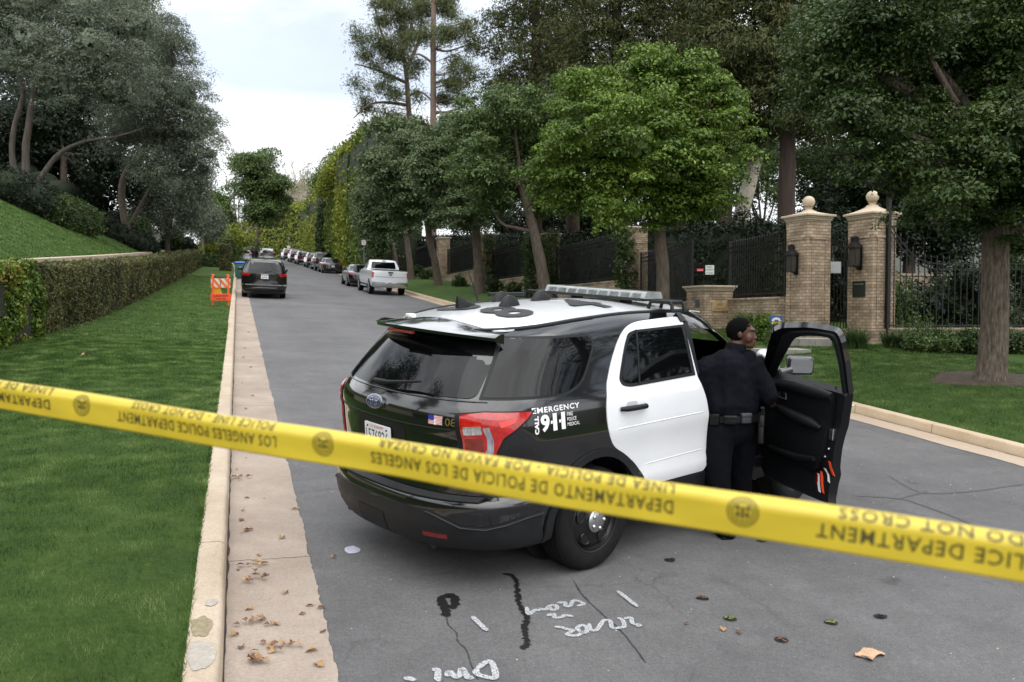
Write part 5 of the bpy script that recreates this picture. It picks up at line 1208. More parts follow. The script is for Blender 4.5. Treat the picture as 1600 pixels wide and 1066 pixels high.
sprays=[[(850,265),(862,310),(900,285),(930,290)],[(925,275),(960,285),(985,260),(1020,255),(1030,275),(1000,285),(985,265)],[(1030,245),(1075,240),(1080,262),(1110,262),(1125,230),(1160,232),(1190,250),(1150,262)],[(970,320),(1010,310),(1015,330),(1060,330),(1075,318),(1130,325)],
 [(1015,385),(1060,390),(1095,400),(1125,408),(1090,435),(1140,440),(1175,425),(1150,395),(1180,375),(1210,400),(1190,425),(1165,410)],[(1220,365),(1230,405),(1265,405),(1290,375),(1310,350),(1345,350),(1360,395),(1400,390),(1430,385),(1420,345),(1390,335)],[(1430,340),(1470,335),(1480,365),(1525,375),(1500,385)],
 [(555,640),(600,605),(640,600),(665,690),(600,688),(550,665),(555,640)],[(375,685),(390,660),(425,690),(450,680),(465,640),(500,690),(530,690)],[(285,650),(320,650),(320,700),(340,705)],[(120,705),(150,700),(185,712)],[(525,325),(575,375),(615,412)],[(1390,175),(1440,215),(1510,268)]]
mb=MB()
for i,s in enumerate(sprays):
    w_=.014 if i<7 else (.018 if i<11 else .017)
    r_,_=ribbon('x',s,w_,None,dz=.005+.0004*i,jit=.10,seed=i); mb.add(r_.v,r_.f)
o=mb.build('spray_marking',M_spray,None); tag(o,kind='structure')
mb,_=ribbon('x',[(705,70),(760,75),(790,120),(795,180),(805,240),(830,290),(850,340),(835,400),(850,460),(850,490),(820,520)],.017,None,dz=.004,jit=.75,n=14)
r_,_=ribbon('x',[(330,210),(400,195),(425,240),(395,275)],.026,None,dz=.0044,jit=.5,n=6); mb.add(r_.v,r_.f)
r_,_=ribbon('x',[(345,205),(350,240),(365,280),(372,322)],.026,None,dz=.0048,jit=.5,n=6); mb.add(r_.v,r_.f)
o=mb.build('crack_sealant',M_tar,None); tag(o,kind='structure')
mb,_=ribbon('x',[(372,322),(385,375),(430,420),(440,470),(490,520),(515,600),(560,700)],.0035,None,dz=.004,jit=.8,n=10)
r_,_=ribbon('x',[(1130,110),(1180,190),(1300,310),(1420,420),(1560,600)],.004,None,dz=.0042,jit=.9,n=10); mb.add(r_.v,r_.f)
o=mb.build('road_crack',mat('crack_dark',(.030,.030,.032),.9),None); tag(o,kind='structure')
# long dark seams at the right
mb=None
for k,s in enumerate(([(1390,745),(1428,766),(1455,772),(1520,768),(1600,757)],[(1340,776),(1405,780),(1440,790),(1500,812),(1560,838)],[(1405,780),(1450,768)])):
    r_,_=ribbon('x',s,.016,None,dz=.0036+.0003*k,jit=.5,n=12,scale=1,ox=0,oy=0)
    if mb is None: mb=r_
    else: mb.add(r_.v,r_.f)
o=mb.build('road_seam',mat('seam_dark',(.075,.074,.077),.85),None); tag(o,kind='structure')
# dropped pale splash
sp0=hit(550,860,0); o=patch('paint_splash',sp0.x,sp0.y,.055,.085,mat('pale_lilac_paint',(.42,.42,.52),.7,var=.25,vscale=60),dz=.004,seed=4,n=28); tag(o,kind='structure')
# leaves
M_leafb=mat('dry_brown_leaf',(.09,.035,.018),.75,col2=(.22,.10,.05),vscale=18); M_leaft=mat('dry_tan_leaf',(.26,.14,.06),.75,col2=(.42,.27,.13),vscale=18); M_leafg=mat('green_leaf_scrap',(.16,.22,.04),.6,var=.3,vscale=20)
def leafmesh(name,seed,l=.07):
    g=random.Random(seed); mb=MB(); n=9; V=[]; cu=g.uniform(.4,1.1); tw=g.uniform(-.5,.5)
    for i in range(n):
        t=i/(n-1); w_=l*.30*math.sin(PI*min(1,t*1.02+.02))**.7*(1+.35*math.sin(t*17+seed)); x=l*(t-.5)
        for j,sg in enumerate((-1,-.5,0,.5,1)): V.append((x,sg*w_,.006+l*.22*(abs(sg)**1.5)*cu*math.sin(PI*t)+l*.15*tw*math.sin(t*5)*sg+l*.10*math.sin(PI*t)))
    F=[(i*5+j,i*5+j+1,(i+1)*5+j+1,(i+1)*5+j) for i in range(n-1) for j in range(4)]
    mb.add(V,F); mb.tube([(-l*.5,0,.012),(-l*.72,l*.04,.004)],.0012,4); return mb
lm=[leafmesh('fallen_leaf',i,.055+.012*i).mesh('fallen_leaf',smooth=60) for i in range(5)]
for i,me in enumerate(lm): me.materials.append(M_leafb if i%2 else M_leaft)
def leafat(px,py,i,label,group,s=1,lift=0.006,m_=None):
    p=hit(px,py,0) if py is not None else px
    o=bpy.data.objects.new('fallen_leaf',lm[i%5]); COL.objects.link(o); g=random.Random(i*7+int(p.y*100))
    inl=p.x-float(bend(p.y))
    o.location=(p.x,p.y,G(p.x,p.y)+lift); o.rotation_euler=(g.uniform(-.3,.3),g.uniform(-.2,.2),g.uniform(0,6.28)); o.scale=(s,s*g.uniform(.7,1.2),s)
    tag(o,label,'leaf',group); return o
def litter(name,px,py,n,rx,ry,seed,label_kind='stuff'):
    """a drift of dead leaves too matted to count"""
    g=random.Random(seed); mb=MB(); c=hit(px,py,0)
    for i in range(n):
        b=leafmesh('x',seed*13+i,g.uniform(.028,.06)); a=g.uniform(0,6.28); dx,dy=g.gauss(0,rx),g.gauss(0,ry)
        M=Matrix.Rotation(a,3,'Z')@Matrix.Rotation(g.uniform(-.5,.5),3,'X'); z=G(c.x+dx,c.y+dy)+.008+g.uniform(0,.02)
        mb.add([M@Vector(v)+Vector((c.x+dx,c.y+dy,z)) for v in b.v],b.f,0 if g.random()<.5 else 1)
    o=mb.build(name,[M_leafb,M_leaft],None,smooth=60); tag(o,kind='stuff'); return o
litter('leaf_litter',375,750,11,.05,.04,1); litter('leaf_litter',400,885,9,.05,.03,2); litter('leaf_litter',396,908,8,.04,.03,3); litter('leaf_litter',402,975,12,.06,.035,4); litter('leaf_litter',425,1015,15,.07,.03,5); litter('leaf_litter',397,1038,10,.03,.03,6); litter('leaf_litter',388,832,8,.03,.02,7)
g=random.Random(3)
for i,(px,py) in enumerate(((384,718),(386,780),(380,800),(377,815),(462,797),(413,781),(372,893),(447,930),(484,950),(390,955),(432,979),(473,963),(441,843),(502,953),(487,1020),(453,1010),(505,990),(366,996),(378,1015),(498,1043),(370,735),(404,690),(410,660),(384,640),(395,620),(378,600),(392,575),(383,545),(380,560),(388,520),(405,870),(415,902),(520,873))):
    leafat(px,py,i,'small dead leaf lying on the concrete gutter beside the kerb','dead leaves scattered along the gutter',g.uniform(.5,.85))
leafat(132,574,2,'single brown leaf lying on the clipped lawn','leaves on the lawn',1.5,.04)
leafat(1073,977,1,'small yellow leaf on the asphalt beside the sprayed words','loose leaves on the asphalt',.55); leafat(1129,985,4,'thin pale leaf on the asphalt below the green scrap','loose leaves on the asphalt',.5); leafat(1154,991,3,'thin reddish leaf on the asphalt near the green scrap','loose leaves on the asphalt',.6)
M_hole=mat('pothole_dark',(.014,.013,.012),.95)
for i,(px,py,lab) in enumerate(((1098,936,'leaf filled core hole in the asphalt right of the sprayed tick'),(1141,968,'core hole in the asphalt with bright green leaves'),(1221,1001,'core hole in the asphalt nearest the camera, with reddish crumbs'),(1298,974,'small core hole with grey green crumbs, middle of the right row'),(1375,965,'small dark core hole farthest to the right'),(1046,876,'small core hole beyond the rear wheel'),(1190,846,'leafy core hole by the officer shoe'))):
    p=hit(px,py,0); o=patch('core_hole',p.x,p.y,.045,.038,M_hole,dz=.003,seed=i,n=20); tag(o,lab,'hole')
    mb=MB(); gg=random.Random(i)
    for k in range(9):
        b=leafmesh('x',i*31+k,gg.uniform(.018,.04)); M=Matrix.Rotation(gg.uniform(0,6.28),3,'Z'); dx,dy=gg.gauss(0,.018),gg.gauss(-.008,.012)
        mb.add([M@Vector(v)*.8+Vector((p.x+dx,p.y+dy,G(p.x,p.y)+.007)) for v in b.v],b.f)
    mb.build('leaf_fill',(M_leafb,M_leafg,M_leafb,M_leafg,M_hole,M_hole,M_leafg)[i],o,smooth=60)
# torn cardboard
cp=hit(1357,1024,0); mb=MB(); pts=[(-.10,-.02),(-.07,.03),(-.02,.045),(.03,.08),(.09,.09),(.085,.04),(.11,.0),(.08,-.03),(.03,-.035),(.0,-.05),(-.03,-.085),(-.06,-.08),(-.05,-.045)]
cb=panel('cardboard_scrap',pts,lambda a,b,o_:(a,b,.012+.012*math.sin(a*42+b*20)+.006*math.sin(b*70)+o_),mat('torn_cardboard',(.50,.30,.17),.85,col2=(.62,.42,.27),vscale=20,bump=.8,bscale=90),None,.0,.004,.014); cb.location=cp; cb.rotation_euler=(0,0,-YAW+.2); tag(cb,'torn piece of tan cardboard lying on the asphalt','scrap')
# pebbles
mb=MB(); g=random.Random(9)
for i in range(420):
    x=g.uniform(.5,9); y=3.4+g.random()**1.3*14; r_=g.uniform(.002,.006); z=float(road(x,y)); 
    mb.add([(x-r_,y-r_*.7,z+.001),(x+r_,y-r_,z+.001),(x+r_*.8,y+r_,z+.001),(x-r_,y+r_,z+.001),(x,y,z+r_*1.2)],[(0,1,4),(1,2,4),(2,3,4),(3,0,4)])
o=mb.build('grit',mat('pale_grit',(.42,.40,.36),.8,var=.4,vscale=3),None); tag(o,kind='stuff')
# ---------------------------------------------------------------- parked vehicles
def vehicle(kind,paint,name,label,group,rim='alloy',lamp='block'):
    if kind=='minivan':
        lv=[(.22,.86,-1.02,3.7),(.30,.94,-1.12,3.85),(.50,.985,-1.16,3.92),(.60,1.0,-1.16,3.93),(.64,.995,-1.10,3.93),(.85,1.0,-1.09,3.88),(1.0,1.0,-1.09,3.70),(1.10,.985,-1.10,3.35),(1.16,.97,-1.09,3.05),(1.30,.93,-1.02,2.70),(1.50,.86,-.90,2.35),(1.66,.79,-.80,2.05),(1.73,.72,-.74,1.90)]
        c=Car(lv,1.14,1.73,[(-1.2,1.70),(0,1.74),(1.2,1.75),(3,1.70)],cr=.5,nf=2.6,n=2.6,cf=.9,crown=.04); wb=3.09; wr=.35; rg=(-.72,.72,1.13,.64,1.62); lz=(1.0,1.14,.30); pz=.90
        sw=[(-.85,1.16),(2.35,1.14),(1.9,1.50),(1.45,1.66),(.2,1.69),(-.62,1.65)]; lampc=P_red
    elif kind=='suv':
        lv=[(.26,.86,-.98,3.35),(.34,.93,-1.05,3.52),(.52,.96,-1.08,3.58),(.62,.97,-1.07,3.60),(.68,.965,-1.01,3.60),(.90,.965,-1.0,3.55),(1.02,.965,-1.01,3.35),(1.10,.955,-1.02,2.95),(1.18,.94,-1.0,2.55),(1.35,.88,-.90,2.25),(1.52,.82,-.78,1.95),(1.63,.76,-.70,1.75),(1.69,.70,-.64,1.62)]
        c=Car(lv,1.12,1.69,[(-1.2,1.62),(0,1.68),(1.2,1.70),(3,1.66)],cr=.5,nf=2.6,n=2.8,cf=.8,crown=.04); wb=2.80; wr=.36; rg=(-.68,.68,1.14,.60,1.56); lz=(.92,1.12,.24); pz=.86
        sw=[(-.78,1.18),(1.98,1.13),(1.5,1.50),(1.2,1.62),(.2,1.64),(-.60,1.58)]; lampc=P_red
    elif kind=='sedan':
        lv=[(.20,.84,-1.0,3.55),(.28,.90,-1.10,3.72),(.48,.93,-1.15,3.80),(.60,.94,-1.14,3.80),(.80,.94,-1.12,3.70),(.90,.93,-1.10,3.40),(.96,.915,-1.02,3.0),(1.0,.905,-.60,2.65),(1.08,.87,-.40,2.40),(1.20,.82,-.12,2.10),(1.33,.76,.15,1.80),(1.40,.70,.32,1.62),(1.44,.62,.5,1.45)]
        c=Car(lv,.97,1.44,[(-1.2,1.43),(3,1.44)],cr=.5,nf=2.6,n=2.6,cf=.9,crown=.04); wb=2.87; wr=.33; rg=(-.60,.60,1.03,.52,1.37); lz=(.78,.92,.34); pz=.62
        sw=[(-.28,1.02),(2.2,1.0),(1.75,1.28),(1.45,1.37),(.5,1.38),(.08,1.25)]; lampc=P_red
    else:
        lv=[(.42,.88,-1.10,3.9),(.48,.96,-1.16,4.10),(.62,.99,-1.17,4.14),(.80,1.01,-1.17,4.14),(1.0,1.01,-1.17,4.12),(1.20,1.0,-1.17,3.90),(1.30,.99,-1.165,3.6),(1.345,.975,-1.15,3.2),(1.352,.95,.98,3.0),(1.45,.93,1.02,2.85),(1.65,.86,1.10,2.55),(1.82,.79,1.20,2.25),(1.90,.72,1.28,2.10)]
        c=Car(lv,1.35,1.90,[(-1.2,1.90),(3,1.90)],cr=.22,nf=2.6,n=3.5,cf=.8,crown=.03); wb=3.68; wr=.40; rg=(-.72,.72,1.43,.66,1.80); lz=(.98,1.26,.13); pz=.62
        sw=[(1.15,1.42),(2.9,1.42),(2.55,1.66),(2.25,1.80),(1.28,1.82)]; lampc=P_red
    root=empty(name); tag(root,label,'pickup truck' if kind=='pickup' else 'car',group)
    q0,q1=c.z[0],c.z[-1]; qs=sorted(set(list(np.linspace(q0,q1,26))+list(c.z)))
    b=c.loft(qs,'body',[paint],root,m=10,ns=30)
    boolean(b,[cyl_cut(0,wr+.02,wr+.06,-1.3,1.3,28),cyl_cut(wb,wr+.02,wr+.06,-1.3,1.3,28)]); b.data.materials.clear(); b.data.materials.append(paint); smooth(b.data,32)
    F=c.side(-1); FL=c.side(1); Bk=c.rear(); Ft=c.rear(True)
    panel('rear_window',roundpoly([(rg[0],rg[2]),(rg[1],rg[2]),(rg[3],rg[4]),(-rg[3],rg[4])],.05),Bk,P_glass,root,.006,.01,.12)
    panel('windscreen',roundpoly([(rg[0]*.95,rg[2]+.03),(rg[1]*.95,rg[2]+.03),(rg[3],rg[4]),(-rg[3],rg[4])],.05),Ft,P_glass,root,.006,.01,.15)
    for f in (F,FL):
        w_=panel('side_window',roundpoly(sw,.06),f,P_glass,root,.006,.01,.12)
        zb,zt=min(p[1] for p in sw),max(p[1] for p in sw); x0,x1=min(p[0] for p in sw),max(p[0] for p in sw)
        for u in (.36,.66): 
            xx=x0+(x1-x0)*u; panel('pillar',[(xx,zb),(xx+.06,zb),(xx+.06,zt-.06),(xx,zt-.06)],f,paint if kind in('pickup','suv') else P_trim,w_,.010,.008,.15)
        panel('sill',[(.45,q0+.02),(wb-.5,q0+.02),(wb-.5,q0+.13),(.45,q0+.13)],f,P_trim,root,.008,.01,.3)
        hz_=zb-.12
        for xh in (x0+(x1-x0)*.40,x0+(x1-x0)*.70):
            m=MB(); m.tube([f(xh,hz_,.012),f(xh+.04,hz_,.035),f(xh+.17,hz_,.035),f(xh+.20,hz_,.012)],.014,6); m.build('handle',P_chrome if kind=='pickup' else paint,root)
    for sg in (1,-1):
        cn=c.corner(-1 if sg<0 else 1)
        if kind=='pickup': tl=panel('tail_lamp',roundpoly([(.66,lz[0]),(.97,lz[0]),(.97,lz[1]),(.66,lz[1])],.01),cn,lampc,root,.012,.02,.05); panel('lamp_lens',[(.74,lz[0]+.08),(.90,lz[0]+.08),(.90,lz[0]+.17),(.74,lz[0]+.17)],cn,mat('amber_pink_lens',(.75,.22,.15),.2),tl,.016,.004,.05)
        else: tl=panel('tail_lamp',roundpoly([(.40,lz[0]),(.80,lz[0]+.02),(.86,lz[1]),(.36,lz[1]-.02)],.02),cn,lampc,root,.012,.02,.05); panel('lamp_lens',[(.45,lz[0]+.03),(.62,lz[0]+.035),(.62,lz[0]+.07),(.45,lz[0]+.065)],cn,P_redd,tl,.016,.004,.05)
        m=MB(); xm=x1-.15; p=f=c.side(-1 if sg<0 else 1)(xm,zb+.02,.10); m.box((0,0,0),(.10,.20,.15)); mo=m.build('mirror',paint if kind!='pickup' else P_trim,root,bevel=.03,smooth=60); mo.location=(p[0],p[1],p[2]+.05)
        panel('headlamp',roundpoly([(sg*.50,.74*wr/.35),(sg*.78,.76*wr/.35),(sg*.80,.88*wr/.35),(sg*.50,.86*wr/.35)],.02),Ft,P_clens,root,.006,.02,.08)
    pl_=panel('number_plate',roundpoly([(-.155,pz),(.155,pz),(.155,pz+.15),(-.155,pz+.15)],.01),Bk,P_plate,root,.015,.01,.1)
    m=MB(); [m.add([Bk(-.11+.04*k,pz+.04,.017),Bk(-.085+.04*k,pz+.04,.017),Bk(-.085+.04*k,pz+.10,.017),Bk(-.11+.04*k,pz+.10,.017)],[(0,1,2,3)]) for k in range(6)]; m.build('plate_print',P_ink,pl_)
    if kind=='pickup':
        bm_=panel('bumper',roundpoly([(-.95,.50),(.95,.50),(.95,.72),(.35,.72),(.30,.66),(-.30,.66),(-.35,.72),(-.95,.72)],.02),Bk,P_chrome,root,.09,.10,.1)
        panel('tailgate_seam',[(-.85,1.0),(.85,1.0),(.83,1.03),(-.83,1.03)],Bk,mat('grey_shadow_groove',(.25,.26,.28),.5),root,.004,.004,.1)
        panel('bed_cover',[(-1.10,-.88),(.95,-.88),(.95,.88),(-1.10,.88)],lambda x,y,o_:(x,y,1.40+o_),P_trim,root,.0,.02,.3)
        m=MB(); m.ball(Bk(0,1.14,.01),(.02,.09,.035),8); m.build('badge',P_ink,root); m=MB(); m.box(Bk(0,1.27,.02),(.05,.28,.07)); m.build('tailgate_handle',P_trim,root,bevel=.01)
        m=MB(); m.box((1.06,0,1.86),(.05,.22,.05)); m.build('brake_light',P_redd,root)
        for sg in (-1,1): m=MB(); m.tube([(.7,sg*.98,.42),(2.9,sg*.98,.42)],.04,8); m.build('running_board',P_chrome,root)
    else:
        panel('bumper_trim',roundpoly([(-.80,q0+.03),(.80,q0+.03),(.88,q0+.20),(-.88,q0+.20)],.03),Bk,P_trim,root,.008,.01,.1)
        panel('chrome_strip',[(-.55,q0+.27),(.55,q0+.27),(.55,q0+.285),(-.55,q0+.285)],Bk,P_chrome if kind=='minivan' else P_trim,root,.012,.006,.1)
        m=MB(); m.box(Bk(0,lz[1]-.05,.01),(.02,.34,.03)); m.build('garnish',P_chrome,root,bevel=.004)
        if kind!='sedan':
            m=MB(); m.tube([Bk(.02,rg[2]+.06,.02),Bk(-.3,rg[2]+.10,.02)],.012,6); m.build('wiper',P_trim,root)
            for sg in (-1,1): m=MB(); m.tube([(x,sg*(c.half(x,q1)-.05),c.roofz(x,c.half(x,q1)-.05)+.03) for x in np.linspace(-.3,1.5,8)],.014,6); m.build('roof_rail',P_chrome if kind=='minivan' else P_trim,root,smooth=50)
    for x in (0,wb):
        for sg in (-1,1): wheel(root,x,sg*(.84 if kind!='pickup' else .87),wr,wr,.24 if kind!='pickup' else .28,rim,rr=.68)
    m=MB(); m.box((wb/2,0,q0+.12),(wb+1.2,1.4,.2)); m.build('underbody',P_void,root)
    return root
def park(v,x,y,head=90,lift=0): placecar(v,x+float(bend(y)),y,R(head)+ (math.atan(-(float(bend(y+3))-float(bend(y-3)))/6)),lift=lift)
def paintslot(v,m_):
    for o in v.children:
        for s in o.material_slots:
            if s.material and s.material.name.endswith('_paint'): s.link='OBJECT'; s.material=m_
P_w2=mat('parked_white_paint',(.72,.74,.78),.22,coat=.8); P_b2=mat('parked_black_paint',(.006,.006,.007),.15,coat=1); P_g2=mat('graphite_paint',(.035,.036,.04),.2,coat=1,metal=.3); P_s2=mat('silver_paint',(.38,.39,.38),.3,coat=.8,metal=.5); P_r2=mat('maroon_paint',(.05,.012,.02),.2,coat=1)
GRP='vehicles parked up the street'
van=vehicle('minivan',P_b2,'parked_minivan','black minivan parked at the left kerb beside the orange barricade',GRP); park(van,1.12,40.2)
trk=vehicle('pickup',P_w2,'parked_pickup','white pickup truck parked at the right kerb, nearest of that row',GRP); park(trk,7.98,47.2,head=91)
sed=vehicle('sedan',P_b2,'parked_sedan','black saloon parked just ahead of the white pickup',GRP); park(sed,7.85,56.4)
s2=copy_tree(sed); s2['label']='dark grey saloon parked between the black saloon and the black pickup'; paintslot(s2,P_g2); park(s2,8.65,82)
t2=copy_tree(trk); t2['label']='black pickup truck parked farther up the right kerb'; paintslot(t2,P_b2); park(t2,8.6,87.5)
su=vehicle('suv',P_b2,'parked_suv','black sport utility car parked directly beyond the black pickup',GRP); park(su,8.7,97)
for i,(x,y,pm,lb_) in enumerate(((8.7,107,P_g2,'dark grey sport utility car, third from the far end of the right kerb row'),(8.7,115,P_r2,'maroon car parked second from the far end of the right kerb row'),(8.7,123,P_b2,'dark car at the very far end of the right kerb row'),(1.2,103,P_w2,'white sport utility car parked far up the left kerb beyond the minivan'),(4.6,112,P_s2,'pale silver car in the middle of the far road, beside the people'),(3.6,122,P_g2,'dark car half hidden left of the pale silver car'))):
    c_=copy_tree(su); c_['label']=lb_; paintslot(c_,pm); park(c_,x,y)
# far people
P_cl=mat('dark_street_clothes',(.012,.013,.02),.8); P_jn=mat('blue_jeans_cloth',(.04,.06,.12),.8)
def farperson(px,d,label):
    p=pos(px,d); o=empty('person',(p.x,p.y,float(road(p.x,p.y))),(0,0,-YAW)); tag(o,label,'person')
    blob('body',[((0,0,1.45),.06,(0,0,1.6),.06),((-.08,0,.85),.07,(-.1,0,.06),.045),((.08,0,.85),.07,(.1,0,.06),.045),((0,0,1.35),.12,(0,0,.95),.12),((-.2,0,1.38),.05,(-.25,.03,.85),.035),((.2,0,1.38),.05,(.25,.03,.85),.035)],[((0,0,1.68),(.09,.1,.12))],.03,S_skin,o,smooth_it=2)
    blob('jacket',[((-.14,0,1.40),.09,(.14,0,1.40),.09),((0,0,1.38),.16,(0,0,.95),.17),((-.19,0,1.38),.075,(-.25,.03,.95),.06),((.19,0,1.38),.075,(.25,.03,.95),.06)],[],.03,P_cl,o,smooth_it=2)
    blob('trousers',[((-.09,0,.9),.10,(-.1,0,.10),.07),((.09,0,.9),.10,(.1,0,.10),.07)],[],.03,P_jn,o,smooth_it=2)
farperson(396,98,'person in dark jacket standing beside the far white car'); farperson(401.5,101,'second person in the road, between the far white and silver cars')
# bin behind the van, barricade, sign posts, pipe stand
bx=.15; by=60.5; o=empty('wheeled_bin',(bx,by,G(bx,by)),(0,0,R(0))); tag(o,'green wheeled bin with a blue lid behind the black minivan','bin')
m=MB(); m.box((0,0,.55),(.66,.66,.98),taper=1.12); m.build('tub',mat('bin_green',(.02,.09,.07),.5),o,bevel=.03,smooth=50)
m=MB(); m.box((0,0,1.12),(.82,.80,.07)); m.box((0,-.02,1.18),(.66,.6,.06),taper=.8); m.build('lid',mat('bin_blue',(.05,.20,.60),.4),o,bevel=.025,smooth=50)
m=MB(); m.tube([(-.3,.42,1.05),(.3,.42,1.05)],.02,6); m.build('handle',P_trim,o)
for sx in (-.3,.3): m=MB(); m.tube([(sx-.03,.34,.1),(sx+.03,.34,.1)],.1,12); m.build('wheel',P_rubber,o)
bp_=hit(345,478,.15); o=empty('barricade',(bp_.x,bp_.y,bp_.z),(0,0,R(4))); tag(o,'orange and white striped folding barricade standing on the lawn by the kerb','barricade')
Bo=mat('barricade_orange',(.85,.13,.03),.5,var=.08); By=mat('barricade_yellow',(.80,.42,.03),.5); BL=(.60,.96)
for sgn,nm in ((-1,'front_frame'),(1,'back_frame')):
    for sx in (-.26,.26):
        m=MB(); M=Matrix.Rotation(sgn*R(-13),3,'X'); m.box(M@Vector((sx,0,.0))+Vector((sx*0,sgn*.13,.52)),(.055,.025,1.06),M=M); m.build('leg',Bo,o,bevel=.004)
tilt=Matrix.Rotation(R(13),3,'X')
m=MB(); m.box((0,-.075,.80),(.66,.02,.32),M=tilt); bd_=m.build('striped_board',P_refwhite,o,bevel=.003)
m=MB()
for k in range(-1,4):
    x0=-.33+.22*k; pts=[]
    q=[(x0,.16),(x0+.12,.16),(x0+.38,-.16),(x0+.26,-.16)]
    def clip(poly,lim,sg):
        out=[]
        for i in range(len(poly)):
            a=poly[i-1]; b=poly[i]; ia=sg*a[0]<=lim; ib=sg*b[0]<=lim
            if ia!=ib: t=(lim*sg-a[0])/(b[0]-a[0]); out.append((sg*lim,a[1]+(b[1]-a[1])*t))
            if ib: out.append(b)
        return out
    q=clip(q,.33,1); q=clip(q,.33,-1) if q else q
    if len(q)>2: m.add([tilt@Vector((a,-.0115,b))+Vector((0,-.075,.80)) for a,b in q],[tuple(range(len(q)))])
m.build('orange_stripes',mat('stripe_orange',(.85,.20,.04),.4),bd_)
m=MB(); m.box((0,-.146,.30),(.68,.02,.24),M=tilt); b2=m.build('name_board',mat('sign_orange_red',(.90,.10,.04),.45),o,bevel=.003)
m=MB(); f_=lambda u,v: tuple(tilt@Vector((u,-.012,v))+Vector((0,-.146,.30))); textmb(m,'LADWP',.1,f_,fit=(-.24,.24,.01,.09),bold=.001); textmb(m,'WATER',.1,f_,fit=(-.17,.17,-.09,-.03)); m.build('lettering',mat('black_stencil',(.02,.01,.01),.6),b2)
m=MB(); m.add([(-.24,.0,.66),(-.02,.0,.66),(.08,.09,.36),(-.22,.09,.36),(-.24,.012,.66),(-.02,.012,.66),(.08,.102,.36),(-.22,.102,.36)],[(0,1,2,3),(7,6,5,4),(0,4,5,1),(1,5,6,2),(2,6,7,3),(3,7,4,0)]); m.build('yellow_panel',By,o)
for sx in (-.25,.25): m=MB(); m.lathe([(.03,0),(.055,.03),(.05,.07),(.001,.09)],12,c=(sx,0,1.03)); m.build('lamp_knob',Bo,o,smooth=50)
m=MB(); m.tube([(0,-.10,.90),(0,-.12,.72)],.012,6); m.build('strap',P_trim,o)
def signpost(px,d,py_top,py_s0,py_s1,wpx,label,red=True):
    p=pos(px,d); z1=zpx(px,py_top,d); o=empty('street_sign',p,(0,0,-YAW)); tag(o,label,'sign'); m=MB(); m.box((0,0,(z1-p.z)/2),(.05,.04,z1-p.z)); m.build('post',mat('galvanised_post',(.16,.17,.16),.5,metal=.5),o)
    za,zb=zpx(px,py_s1,d)-p.z,zpx(px,py_s0,d)-p.z; w_=wpx*d/FPX; m=MB(); m.box((0,-.03,(za+zb)/2),(w_,.01,zb-za)); b_=m.build('plate',P_refwhite,o)
    if red: m=MB(); h_=zb-za; textmb(m,'NO',.1,lambda u,v:(u,-.037,za+v),fit=(-.3*w_,.3*w_,h_*.55,h_*.85)); textmb(m,'PARKING',.1,lambda u,v:(u,-.037,za+v),fit=(-.4*w_,.4*w_,h_*.2,h_*.42)); m.build('lettering',P_redink,b_)
signpost(569.5,62,373,375.5,383,6.5,'no parking sign on a thin post behind the white pickup'); signpost(452.5,125,366,384,389.5,4.6,'small sign on a tall post at the far right kerb'); signpost(370.5,95,385,385,393,5,'white sign board far up the left kerb by the pale trunk',red=False)
p=hit(281,402); o=empty('pipe_stand',p,(0,0,-YAW)); tag(o,'grey water valve pipe stand with a white bracket on the bank lawn','pipe')
Mz=mat('grey_pipe_paint',(.22,.25,.26),.5,metal=.3); m=MB(); m.tube([(-.35,0,-.1),(-.35,0,.75),(-.25,0,.85),(.1,0,.85),(.2,0,.75),(.2,0,-.1)],.06,8); m.build('pipe',Mz,o,smooth=60)
m=MB(); m.lathe([(.13,-.05),(.13,.05),(.05,.09),(.05,.2)],12,c=(-.08,0,.85)); m.box((-.35,0,.95),(.3,.2,.3)); m.build('valve',Mz,o,smooth=40)
m=MB(); m.box((.42,-.02,.98),(.5,.06,.14)); m.box((.45,0,.03),(.6,.05,.05)); m.build('bracket',P_refwhite,o)
